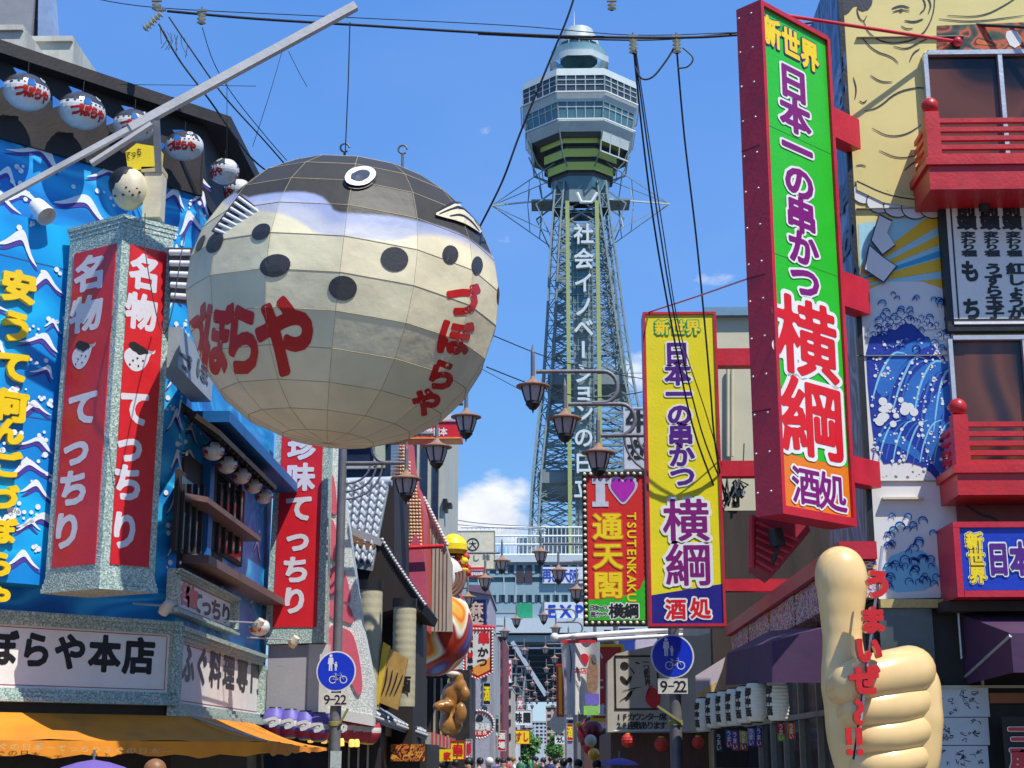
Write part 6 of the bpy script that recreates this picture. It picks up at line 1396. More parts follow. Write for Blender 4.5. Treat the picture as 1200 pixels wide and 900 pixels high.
colN = (('first and wider round cream column lantern with a dark band, beside the tapered sign', 434, 692, 832, 15, 24.7), ('second round cream column lantern with a dark band, right of the tilted gold board', 474, 712, 828, 13.5, 25.2))
for lab, x, y0, y1, r_, Y in colN:
    c = thing('column_lantern', lab, 'lantern', tuple(atY(x, y1, Y))); A_, B_ = atY(x, y1, Y), atY(x - (4 if x < 450 else 1), y0, Y); r = r_ * Y / FPX; A_.x = B_.x = (A_.x + B_.x) / 2
    m = MB(); n_ = 26; h = B_.z - A_.z; m.lathe([(r * (1 if q % 2 else .985), h * q / n_) for q in range(n_ + 1)] + [(0, h)], A_, pc, 24); m.build('body', c)
    m = MB(); m.lathe([(r * .9, h), (r * 1.05, h), (r * 1.05, h + r * .75), (0, h + r * .75)], A_, BLACK, 24); m.build('cap', c)
    m = MB(); f_ = Fr((A_.x, A_.y - r - .01, 0), (1, 0, 0)); m.ch(f_, '酒', 0, A_.z + .35, .28, .28, .0, BRUSH, .04); m.build('lettering', c)
t2 = thing('tilted_board', 'tilted gold and brown board with dark brush strokes hanging between the two column lanterns', 'sign', tuple(atY(460, 830, 24.6))); F_ = front(24.6)
slab(F_, [(441, 822), (449, 755), (478, 772), (466, 832)], -.1, 0, mat('golden_brown_board', (.40, .24, .06), .5, .25, 6), 'board', t2); slab(F_, [(439, 824), (449, 752), (457, 757), (448, 800), (444, 826)], -.12, .03, mat('amber_edge', (.62, .42, .03)), 'edge', t2)
m = MB(); [m.pline(F_, [(454 + 6 * q, 782 + 3 * q), (452 + 5.5 * q, 800), (447 + 5 * q, 815)], 2, .01, BRUSH) for q in range(4)]; m.build('brush_stroke', t2)
# lower tiled pent roof with rolled ridge and shop fronts below
t = thing('pent_roof', 'low dark tiled pent roof over the shop front, behind the second lamp post', 'roof', tuple(atY(470, 860, 25))); 
A_, B_, C_, D_ = atY(437, 840, 24.0), atY(500, 862, 28.5), atY(500, 838, 29.0), atY(438, 815, 24.5)
C_.x -= .0; C_ = V((B_.x - .9, B_.y, B_.z + .55)); D_ = V((A_.x - .9, A_.y, A_.z + .55))
m = MB(); m.hexa([A_ - V((0, 0, .08)), B_ - V((0, 0, .08)), C_ - V((0, 0, .08)), D_ - V((0, 0, .08)), A_, B_, C_, D_], mat('slate_tile_grey', (.14, .15, .17), .4, .2)); base = m.build('base', t)
for q in range(14): m = MB(); s_ = (q + .5) / 14; m.tube([A_.lerp(B_, s_) + V((0, 0, .04)), D_.lerp(C_, s_) + V((0, 0, .04))], .055, mat('slate_tile_blue', (.26, .29, .34), .35, .2), 6); m.build('roof_tile', t)
m = MB(); m.tube([A_, B_], .035, mat('pale_gutter', (.5, .5, .5)), 6); m.build('gutter', t)
for q in range(3): P = D_.lerp(C_, .35 + .2 * q) + V((.25, 0, .18)); m = MB(); m.ball(P, .09, SL2, 8, 6); m.ball(P - V((0, 0, .12)), .08, BLACK, 8, 6); m.build('roof_ornament', t)
sf = thing('shop_awning', 'faded striped shop awning with yellow and orange lights beneath, left side behind the lamp posts', 'awning', tuple(atY(500, 880, 28))); 
A_, B_ = atY(452, 862, 26.0), atY(548, 882, 40); m = MB(); up = V((0, 0, .33)); m.hexa([A_, B_, B_ + V((-1, 0, .1)), A_ + V((-1, 0, .1)), A_ + up * .7, B_ + up * .8, B_ + up * 1.5 + V((-1, 0, 0)), A_ + up * 1.5 + V((-1, 0, 0))], mat('faded_green_beige_canvas', (.34, .34, .26), .7, .2)); m.build('canvas', sf)
m = MB()
for q in range(10): s_ = .45 + .05 * q; P = A_.lerp(B_, s_); m.bar(P + V((.01, -.02, .0)), P + V((.01, -.02, .26)), .07, mat('red_stripe', (.45, .06, .06))); 
m.build('stripe', sf)
m = MB(); 
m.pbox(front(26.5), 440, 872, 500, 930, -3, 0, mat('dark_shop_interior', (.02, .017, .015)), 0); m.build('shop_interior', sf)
FOOD = collage('orange_food_display', ['#8a4414', '#c86a1e', '#401808', '#d89030', '#6a1c10', '#2a120a'], (4, 4, 4), 'noise', .5, 2, 3)
m = MB(); m.pbox(front(26.4), 458, 872, 498, 892, 0, .05, FOOD, 0); m.build('display', sf)
m = MB(); m.pbox(front(30), 505, 878, 530, 892, -.2, 0, YEL, 0); m.text(front(30), '串家', (510, 885), (524, 886), 9, 10, .01, RED, .03); m.build('yellow_board', sf)

# dotted red facade tower, grey and navy striped building, weathered gable
t = thing('red_dotted_facade', 'red orange facade studded with rows of pale dots above a pink arch shape', 'building', tuple(atY(475, 700, 31))); F_ = front(31)
slab(F_, [(452, 735), (497, 735), (497, 640), (495, 595), (486, 560), (474, 540), (468, 505), (466, 480), (452, 480)], -4, 0, mat('vermilion_panel', (.55, .055, .03), .5, .15), 'panel', t)
slab(F_, [(452, 720), (461, 720), (457, 560), (457, 480), (452, 480)], 0, .08, mat('crimson_edge', (.40, .02, .04), .4), 'edge', t)
m = MB()
for row in range(58):
    y = 486 + row * 4.0
    for c in range(11):
        x = 458 + c * 3.6 + (y - 560) * .035 * (1 if y > 560 else 0)
        xr = 495 - max(0, (600 - y)) * .26
        if x > xr or (y > 640 and x > 478 - (y - 640) * .2): continue
        P = F_.P(x, y, .02); m.add([P + V((-.028, -.0, -.02)), P + V((.028, 0, -.02)), P + V((.028, 0, .02)), P + V((-.028, 0, .02)), P + V((0, -.03, 0))], [(0, 1, 4), (1, 2, 4), (2, 3, 4), (3, 0, 4)], mat('cream_bulb', (.80, .66, .42)))
tag(m.build('bulb', t), kind='stuff')
slab(F_, [(472, 735), (476, 660), (483, 632), (487, 625), (492, 636), (497, 650), (500, 690), (500, 735)], 0, .12, mat('rose_pink_panel', (.50, .08, .14), .5, .1), 'pink_arch', t)
m = MB(); m.tube([F_.P(452, 643, .3), F_.P(520, 640, .3)], .045, RED, 6); m.tube([F_.P(400, 645, .9), F_.P(475, 643, .4)], .03, mat('straw_rope', (.5, .42, .25)), 6); m.build('crossbar', t)
t = thing('weathered_gable', 'weathered grey timber gable edged with white bulbs, left of the yellow dome', 'building', tuple(atY(510, 735, 33))); F_ = front(33)
slab(F_, [(494, 740), (530, 740), (527, 655), (520, 632), (497, 585), (492, 582)], -4, 0, mat('weathered_grey_boards', (.38, .35, .28), .8, .3, 3, .3, streak=True, dirt=.5), 'wall', t)
m = MB()
for q in range(17): s_ = q / 16; m.ball(F_.P(497 + 27 * s_, 584 + 54 * s_, .06), .045, SL2, 6, 4)
tag(m.build('bulb', t), kind='stuff')
for q in range(7): m = MB(); m.pbox(F_, 497 + 4.4 * q, 600 + 8 * q, 497.6 + 4.4 * q, 738, 0, .02, mat('board_gap', (.1, .09, .08)), 0); m.build('board_gap', t)
t = thing('striped_block', 'tall narrow building with alternating navy and pale vertical strips behind the gable', 'building', tuple(atY(500, 735, 38))); F_ = front(38)
m = MB(); m.pbox(F_, 466, 470, 519, 900, -6, 0, mat('pale_putty_wall', (.46, .46, .38), .6, .1, dirt=.3), 0); m.build('wall', t)
for x0, x1 in ((471, 477), (478, 488), (493, 501), (507, 514)): m = MB(); m.pbox(F_, x0, 475, x1, 680, -.1, .05, mat('navy_glazing', (.02, .03, .06)), 0); m.build('window_strip', t)
m = MB(); m.pbox(F_, 519, 585, 524, 598, -.5, .1, BLACK, 0); m.pbox(F_, 521, 589, 529, 593, -.5, 0, BLACK, 0); m.build('bracket', t)
t, F_, q_ = signbox('hanging_sign', 'red sign with white characters and orange strip peeping out under the giant fish lantern', 28, 455, 494, 541, 515, .5, RED, RED, 1)
m = MB(); m.text(F_, '一日中営業本', (478, 507), (520, 506), 8.5, 10, .02, WHITE, .03); m.pbox(F_, 456, 513, 540, 514.5, 0, .04, mat('orange_strip', (.8, .35, .08)), 0); m.build('lettering', t)
m = MB(); m.hexa([F_.P(500, 494, 0), F_.P(541, 490, 0), F_.P(541, 490, -.6), F_.P(500, 494, -.6), F_.P(520, 487, 0), F_.P(541, 484, 0), F_.P(541, 484, -.6), F_.P(520, 487, -.6)], PH); m.build('top_cover', t)
# balloon figures
t = thing('round_lantern_figure', 'big round multicoloured lantern figure with a white upper ball, above the golden statue', 'lantern', tuple(atY(515, 790, 34)))
BAL = collage('multicolour_balloon_cloth', ['#2f6fb8', '#3fa06a', '#e0a020', '#e06a1c', '#d8c070', '#e8e0d0', '#8a1c14', '#b03818', '#5a3a7a', '#4a80c8'], (1.1, 1.1, 1.1), 'noise', .5, .2, 0)
P = atY(508, 737, 34); r_ = 46 * 34 / FPX; m = MB(); m.ball(P, r_, BAL, 26, 18, (1, 1, 1.18)); m.build('body', t)
m = MB(); P2 = atY(514, 680, 34.5); m.ball(P2, 31 * 34.5 / FPX, mat('pearly_white_cloth', (.62, .58, .55), .45, .08), 22, 16, (1, 1, 1)); m.build('head', t)
m = MB(); F_ = front(33.7)
for r2 in (18, 22, 26): m.tube([F_.P(518 + r2 * math.cos(a), 676 + r2 * math.sin(a), .15) for a in [-.3 + q * .2 for q in range(15)]], .05, mat('brown_ring_trim', (.22, .12, .09)), 6)
m.build('ring_trim', t)
t = thing('hat_ornament', 'yellow dome with a dark band over an orange and gold flower bundle', 'ornament', tuple(atY(533, 672, 35))); F_ = front(34.6)
m = MB(); P = F_.P(531, 645); s_ = 34.6 / FPX; m.lathe([(17 * s_, 0), (17 * s_, 7 * s_), (13 * s_, 14 * s_), (5 * s_, 19 * s_), (0, 20 * s_)], P, YEL, 20); m.lathe([(14 * s_, -5 * s_), (17 * s_, 0)], P, mat('amber_band', (.45, .25, .02)), 20); m.build('dome', t)
m = MB(); random.seed(2)
for q in range(40): m.ball(F_.P(random.uniform(510, 548), random.uniform(652, 672), random.uniform(-.2, .2)), .09, (mat('orange_flower', (.75, .22, .02)), YEL, mat('red_flower', (.5, .04, .02)))[q % 3], 6, 4)
tag(m.build('flower', t), kind='stuff')
# golden statue: seated rounded figure built as one mesh
t = thing('golden_statue', 'golden brown polished statue of a stout seated figure with raised knees, above the shop awning', 'statue', tuple(atY(530, 862, 36))); F_ = front(36)
GOL = mat('golden_brown_gloss', (.34, .15, .03), .3, .2, 6, coat=.4)
me = bpy.data.metaballs.new('statue_blob'); me.resolution = me.render_resolution = .05; me.threshold = .4
k = 36 / FPX
for x, y, d, rx, ry in ((528, 830, -.1, 13, 24), (530, 812, 0, 11, 13), (539, 803, .1, 8, 8), (536, 793, .1, 7, 6), (521, 826, .25, 11, 6), (513, 828, .4, 6, 5), (540, 835, .2, 7, 12), (528, 850, 0, 14, 12), (545, 813, .15, 6, 8)):
    e = me.elements.new(type='ELLIPSOID'); e.co = F_.P(x, y, d) - F_.P(530, 830); e.radius = .2; e.size_x = rx * k / .2 * 1.5; e.size_z = ry * k / .2 * 1.5; e.size_y = rx * k / .2 * 1.2
ob = bpy.data.objects.new('statue_blob', me); C.objects.link(ob); bpy.context.view_layer.update(); mm = ob.evaluated_get(bpy.context.evaluated_depsgraph_get()).to_mesh(); o_ = F_.P(530, 830)
m = MB(); m.add([V(v.co) + o_ for v in mm.vertices], [tuple(p.vertices) for p in mm.polygons], GOL, True); m.build('body', t); bpy.data.objects.remove(ob)
m = MB(); m.ball(F_.P(531, 790, .15), 6 * k, mat('ivory_mask', (.6, .55, .45)), 12, 8, (1.3, 1, .6)); m.build('cap', t)
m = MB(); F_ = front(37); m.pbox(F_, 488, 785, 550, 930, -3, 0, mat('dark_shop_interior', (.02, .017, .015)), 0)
for x in (492, 498, 508, 516, 524): m.pbox(F_, x, 795, x + 2.5, 880, 0, .06, BG, 0)
tag(m.build('timber_shop'), 'dark timber shop front with pale upright posts behind the golden statue', 'building')
# kushikatsu bulb sign
t = thing('bulb_sign', 'white sign with an orange point and red and black characters, edged with bulbs', 'sign', tuple(atY(562, 797, 38))); F_ = front(38)
OP = [(543, 737), (577, 737), (577, 788), (560, 796), (543, 789)]
slab(F_, OP, -.2, 0, RED, 'frame', t); slab(F_, [(546, 740), (574, 740), (574, 785), (560, 792), (546, 786)], 0, .01, mat('cream_white_face', (.64, .62, .58)), 'face', t); slab(F_, [(548, 785), (560, 779), (574, 770), (574, 785), (560, 792)], .01, .016, mat('orange_corner', (.75, .28, .04)), 'corner_print', t)
m = MB(); m.text(F_, '串', (567, 748), (567, 748), 14, 15, .02, RED, .06); m.text(F_, 'かつ', (566, 764), (565, 776), 13, 12, .02, BRUSH, .04); m.text(F_, '美味い串焼', (551, 746), (551, 783), 7, 8, .02, BRUSH, .04); m.disc(F_.P(551, 768, .025), F_.n, .07, RED, 12); m.build('lettering', t)
m = MB(); OPc = OP + [OP[0]]
for a, b in zip(OPc, OPc[1:]):
    n_ = int(math.hypot(b[0] - a[0], b[1] - a[1]) / 3.6)
    for q in range(n_): m.ball(F_.P(a[0] + (b[0] - a[0]) * q / n_, a[1] + (b[1] - a[1]) * q / n_, .04), .03, SL2, 6, 4)
tag(m.build('bulb', t), kind='stuff')
m = MB(); m.tube([F_.P(530, 732, -.1), F_.P(580, 735, -.1)], .04, RED, 6); m.tube([F_.P(526, 786, -.1), F_.P(545, 786, -.1)], .04, RED, 6); m.build('bracket', t)
t = thing('round_sign', 'round grey blue sign with red foot and bulb ring beside the golden statue', 'sign', tuple(atY(562, 864, 40))); F_ = front(40); k = 40 / FPX
m = MB(); c_ = F_.P(562, 849); ang = [2 * PI * q / 32 for q in range(32)]; pts = [(F_.q(562, 849)[0] + 17 * k * math.cos(a), F_.q(562, 849)[1] + 16 * k * math.sin(a)) for a in ang]; m.prism(F_, pts, -.15, 0, RED); m.build('frame', t)
m = MB(); m.poly([F_.p(F_.q(562, 849)[0] + 14.5 * k * math.cos(a), F_.q(562, 849)[1] + 13.5 * k * math.sin(a), .02) for a in ang], mat('grey_blue_face', (.36, .42, .50), .4, .2, 6)); m.build('face', t)
m = MB(); m.poly([F_.p(F_.q(562, 849)[0] + 14.5 * k * math.cos(a), F_.q(562, 849)[1] + 13.5 * k * math.sin(a), .025) for a in [PI * 1.17 + q * PI * .66 / 10 for q in range(11)]], RED); m.text(F_, '新世界', (556, 859), (568, 859), 5, 5, .03, WHITE, .03); m.text(F_, '大衆酒場', (553, 852), (571, 852), 6, 9, .03, WHITE, .03); m.ppoly(F_, [(557, 846), (559, 838), (565, 837), (567, 845)], .03, INK, 1); m.build('print', t)
m = MB(); [m.ball(F_.p(F_.q(562, 849)[0] + 16.5 * k * math.cos(a), F_.q(562, 849)[1] + 15.5 * k * math.sin(a), .04), .035, SL2, 6, 4) for a in ang]; tag(m.build('bulb', t), kind='stuff')
# blue board with pale characters
t, F_, q_ = signbox('vertical_sign', 'navy sign with pale outlined characters hanging above the bulb-edged sign', 44, 545, 702, 570, 742, .3, mat('navy_sign', (.015, .02, .16), .4), mat('navy_sign', (.015, .02, .16)), 1.5)
m = MB(); m.text(F_, '麻雀', (557, 714), (558, 731), 19, 18, .02, mat('tan_letters', (.5, .38, .34)), .03, ((BLACK, .09),)); m.build('lettering', t)
t = thing('grey_block', 'small grey brick building with a violet roof edge behind the navy sign', 'building', tuple(atY(560, 900, 52))); F_ = front(52)
m = MB(); m.pbox(F_, 548, 690, 574, 920, -6, 0, mat('violet_grey_brick', (.34, .33, .38), .7, .2, 8), 0); m.build('wall', t); m = MB(); m.pprism(F_, [(546, 692), (576, 697), (572, 686), (548, 685)][::-1], -6, .2, mat('violet_roof', (.16, .10, .16))); m.build('roof', t)
for y in range(702, 860, 9):
    for x in (551, 565): m = MB(); m.pbox(F_, x, y, x + 6, y + 4.5, 0, .06, TGL, 0); m.build('window', t)
# distant cream sign board with round emblem
t, F_, q_ = signbox('rooftop_sign', 'cream rooftop board with a round dark emblem and grey script, left of the tower base', 78, 528, 622, 580, 667, .4, mat('olive_frame', (.3, .3, .2)), mat('cream_board', (.66, .62, .46)), .8)
m = MB(); k = q_[5]; c0 = F_.q(554, 638)
m.add([F_.p(c0[0] + r_ * k * math.cos(a), c0[1] + r_ * k * math.sin(a), .03) for r_ in (6, 7.4) for a in [2 * PI * q / 20 for q in range(20)]], [(q, (q + 1) % 20, 20 + (q + 1) % 20, 20 + q) for q in range(20)], BRUSH); m.text(F_, '大', (554, 638), (554, 638), 9, 9, .03, BRUSH, .02); m.text(F_, 'くし味', (545, 655), (570, 653), 9, 8, .03, mat('grey_letters', '#5c6268'), .02); m.build('lettering', t)
m = MB(); m.pbox(F_, 538, 665, 568, 676, -.3, .1, RED, 0); m.text(F_, '24時間営業', (544, 671), (564, 671), 5, 7, .12, WHITE, .02); m.build('red_strip', t)
m = MB(); m.pbox(F_, 534, 667, 538, 900, -3, -.2, mat('pale_putty_wall', (.46, .46, .38)), 0); m.build('support', t)
# far street walls both sides: plain blocks with windows, cornices
random.seed(21)
def farblock(nm, lab, x0, x1, y0, Y, col, dep=8, floors=6, cols=3):
    t = thing('street_building', lab, 'building', tuple(atY((x0 + x1) / 2, 885, Y)), None); F_ = front(Y); m = MB(); m.pbox(F_, x0, y0, x1, 915, -dep, 0, mat('far_' + nm, col, .7, .12, dirt=.3), 0); m.build('wall', t)
    m = MB(); m.pbox(F_, x0 - .5, y0 - 1, x1 + .5, y0 + 1, -dep, .15, mat('grey_ledge', (.4, .42, .42)), 0); m.build('cornice', t)
    for j in range(floors):
        for i in range(cols):
            xa = x0 + (x1 - x0) * (i + .2) / cols; xb = x0 + (x1 - x0) * (i + .8) / cols; ya = y0 + (872 - y0) * (j + .25) / floors; yb = y0 + (872 - y0) * (j + .7) / floors
            m = MB(); m.pbox(F_, xa, ya, xb, yb, -.05, .05, WGLASS, 0); m.build('window', t)
farblock('grey', 'slim grey building left of the street, behind the bulb-edged sign', 573, 580, 742, 56, (.34, .35, .36), floors=9, cols=1)
farblock('maroon', 'narrow maroon building left of the street, beside the stacked lamp posts', 580, 590, 745, 62, (.17, .035, .05), floors=6, cols=1)
farblock('sand', 'low sand coloured building at the left end of the street', 588, 600, 806, 82, (.44, .40, .32), floors=4, cols=2)
farblock('white', 'low white building at the left end of the street before the trees', 598, 607, 838, 105, (.55, .56, .55), floors=3, cols=2)
farblock('pinkish', 'pale pink apartment block at the right of the street end, under the tower', 640, 662, 828, 225, (.55, .42, .38), 12, 6, 3)
farblock('greyblue', 'light grey block right of the pale pink apartment block', 662, 690, 842, 235, (.42, .46, .50), 12, 5, 4)
farblock('pale', 'distant pale high-rise at the very end of the street', 622, 642, 846, 330, (.50, .56, .62), 12, 6, 4)
farblock('blueg', 'distant blue grey block behind the trees at the street end', 598, 624, 852, 300, (.40, .46, .52), 12, 5, 4)
farblock('right1', 'dark mixed shop block right of the street behind the heart sign', 676, 735, 742, 48, (.16, .15, .15), floors=6, cols=4)
farblock('right2', 'grey shop block right of the street, beyond the dark mixed block', 664, 682, 842, 75, (.30, .30, .32), floors=3, cols=2)
# small signs far down the street
for (x0, y0, x1, y1, c_, tx, tc_, Y, lab) in ((603, 855, 621, 872, YEL, 'すし', RED, 95, 'small yellow sign far down the street before the trees'), (601, 832, 624, 850, OFFW, '味園', BRUSH, 98, 'small white sign over the yellow one far down the street'), (676, 812, 684, 838, OFFW, '酒', RED, 60, 'small white and red sign below the banner flag pole'), (583, 856, 593, 880, RED, '酒場', WHITE, 58, 'small red sign right of the round bulb sign'), (577, 838, 585, 862, mat('mint_face', (.35, .6, .5)), '薬', BRUSH, 57, 'small mint green sign right of the round bulb sign'), (528, 868, 545, 890, YEL, '串', RED, 33, 'yellow sign low under the golden statue'),
  (594, 772, 600, 800, OFFW, '天', RED, 84, 'small white upright sign on the left, below the grey lamp row'), (606, 818, 613, 832, RED, '丼', WHITE, 110, 'tiny red sign far down the left side'), (566, 800, 575, 826, BLACK, '酒', YEL, 50, 'narrow black sign between the two bulb-edged signs'), (596, 812, 602, 836, YEL, '鍋', BLACK, 88, 'tiny yellow upright sign far down the left side'),
  (664, 848, 672, 868, RED, '酒', YEL, 70, 'tiny red upright sign under the dark strut'), (686, 790, 694, 812, mat('mint_face', (.35, .6, .5)), '茶', BLACK, 46, 'mint green sign just left of the calligraphy sign'), (650, 862, 662, 872, OFFW, 'うどん', BRUSH, 110, 'tiny white sign at the end of the street'), (672, 745, 682, 775, YEL, '遊技', RED, 50, 'yellow upright sign behind the top of the banner flag'), (546, 866, 553, 888, OFFW, '飯', RED, 36, 'small white upright sign left of the round bulb sign')):
    t, F_, q_ = signbox('shop_sign', lab, Y, x0, y0, x1, y1, .3, RED if c_ is YEL else mat('grey_ledge', (.4, .42, .42)), c_, .6)
    m = MB(); n_ = len(tx); ver = (y1 - y0) > (x1 - x0) * 1.2; xm, ym = (x0 + x1) / 2, (y0 + y1) / 2; 
    if ver: m.text(F_, tx, (xm, ym - (y1 - y0) * .22 * (n_ - 1)), (xm, ym + (y1 - y0) * .22 * (n_ - 1)), (x1 - x0) * .8, (y1 - y0) / n_ * .7, .03, tc_, .04)
    else: m.text(F_, tx, (xm - (x1 - x0) * .22, ym), (xm + (x1 - x0) * .22, ym), (x1 - x0) * .4, (y1 - y0) * .7, .03, tc_, .04)
    m.build('lettering', t)
# ================================================================ trees at the far end
LEAF = [mat('leaf_green_a', (.05, .14, .03), .6, .3, 3), mat('leaf_green_b', (.08, .20, .04), .6, .3, 3)]
def tree(x, y0, w_, Y, lab):
    random.seed(int(x)); base = atY(x, 886, Y); base.z = 0; top = atY(x, y0, Y).z; k = w_ * Y / FPX / 2
    t = thing('street_tree', lab, 'tree', tuple(base)); m = MB(); m.tube([base, base + V((.1, 0, top * .5)), base + V((0, 0, top * .8))], [.25, .18, .08], mat('bark', (.12, .09, .07), .9, .3), 8)
    for q in range(5): a = q * 1.3; m.tube([base + V((.1, 0, top * .5)), base + V((k * .6 * math.cos(a), k * .6 * math.sin(a), top * .75))], [.1, .04], mat('bark', (.12, .09, .07)), 6)
    m.build('trunk', t); m = MB(); cz = top * .7
    cl_ = [V((random.gauss(0, k * .45), random.gauss(0, k * .45), cz + random.gauss(0, top * .13))) for _ in range(22)]
    for q in range(2600):
        c = random.choice(cl_); p = base + c + V((random.gauss(0, k * .2), random.gauss(0, k * .2), random.gauss(0, top * .06))); s_ = random.uniform(.1, .22)
        a = V((random.gauss(0, 1), random.gauss(0, 1), random.gauss(0, 1))).normalized(); b = a.orthogonal().normalized(); m.add([p - a * s_, p + b * s_ * .6, p + a * s_, p - b * s_ * .6], [(0, 1, 2, 3)], LEAF[q % 2])
    tag(m.build('crown', t), kind='stuff')
tree(621, 862, 22, 120, 'round green tree at the end of the street behind the yellow sign')
tree(650, 868, 18, 150, 'small green tree at the street end under the dark strut'); tree(684, 868, 14, 100, 'thin green tree beside the gold ball decoration'); tree(596, 850, 12, 90, 'narrow dark green tree at the left edge of the street end')
# ================================================================ street lamps
def mk_post(z_arm, z_top):
    root = thing('street_lamp', 'lamp', 'street lamp', (0, 0, 0), 'three-armed street lamps along the street'); PXM = 21 / FPX * 1.01
    X = lambda px: (px - 780) * PXM
    Z = lambda py: z_arm - (py - 510) * PXM * 1.02
    m = MB(); m.lathe([(.10, 0), (.10, .1), (.085, .12), (.085, 2.4), (.09, 2.42), (.09, 2.5), (.075, 2.52), (.065, z_top), (.0, z_top + .03)], (0, 0, 0), STEEL, 14); m.build('pole', root)
    m = MB(); r_ = .032
    m.tube([(0, 0, Z(510)), (X(700), 0, Z(510))], r_, STEEL, 8)
    arc = lambda cx, cz, ry, x0: [(X(x0), 0, Z(cz - ry))] + [(X(cx + 17 * math.sin(a)), 0, Z(cz - ry * math.cos(a))) for a in [q * PI / 10 for q in range(11)]]
    m.tube(arc(724, 491, 18.5, 662) + [(X(712), 0, Z(509.5))], r_, STEEL, 8); m.tube(arc(704, 452, 19, 624) + [(X(690), 0, Z(471))], r_, STEEL, 8)
    for q in range(3): m.tube([(X(728 + 8 * q), 0, Z(512))] + [(X(728 + 8 * q + (46 - 8 * q) * (1 - math.cos(a))), 0, Z(512 + (44 - 10 * q) * math.sin(a) )) for a in [k * PI / 16 for k in range(1, 9)]], .018, STEEL, 6)
    m.build('arm', root)
    for q, (x, y0, y1) in enumerate(((620, 405, 444), (658, 446, 483), (697, 488, 524))):
        m = MB(); cx = X(x); zc = Z(y1); k = PXM
        m.lathe([(.018, Z(y0)), (.03, Z(y0) - .05), (.032, zc + 3 * k)], (cx, 0, 0), STEEL, 10); m.lathe([(0, Z(y0) + .08), (.02, Z(y0))], (cx, 0, 0), STEEL, 8); hl = m.build('lamp_stem', root)
        m = MB(); m.lathe([(.03, 3 * k + .03), (.05, 2 * k), (.10, -2 * k), (20 * k, -6.2 * k), (20 * k, -7.4 * k), (14 * k, -8 * k)], (cx, 0, zc), RUST, 24); m.build('cap', hl)
        m = MB(); m.lathe([(13.5 * k, -8 * k), (12.5 * k, -14 * k), (8.5 * k, -26 * k), (7 * k, -27 * k)], (cx, 0, zc), LGLASS, 12); m.build('glass', hl)
        m = MB()
        for a in range(6): c_, s_ = math.cos(a * PI / 3 + .26), math.sin(a * PI / 3 + .26); m.tube([(cx + 13.7 * k * c_, 13.7 * k * s_, zc - 8 * k), (cx + 12.8 * k * c_, 12.8 * k * s_, zc - 14 * k), (cx + 8.8 * k * c_, 8.8 * k * s_, zc - 26 * k)], .012, BLACK, 5)
        m.lathe([(8.8 * k, -25.5 * k), (9 * k, -29 * k), (4 * k, -35 * k), (1.5 * k, -36 * k), (0, -41 * k)], (cx, 0, zc), BLACK, 12); m.build('cage', hl)
    return root
PR_ = atY(785, 510, 21.0); LPX = atY(397, 700, 23.0).x; RPX = (atY(785, 510, 21).x + atY(790, 850, 21).x) / 2
lp0 = mk_post(PR_.z, atY(782, 465, 21.0).z)
side = ['', '']
for k in range(8):
    yr, yl = 21 + 18.2 * k, 23 + 18 * k
    on = ('nearest', 'second', 'third', 'fourth', 'fifth', 'sixth', 'seventh', 'farthest')[k]
    a = lp0 if k == 0 else dup(lp0, (0, 0, 0)); a.location = (RPX, yr, 0); a['label'] = 'grey lamp post with three rusty-capped lanterns, %s on the right side of the street' % on
    b = dup(lp0, (LPX, yl, 0), PI, 'grey lamp post with three rusty-capped lanterns, %s on the left side of the street' % on)
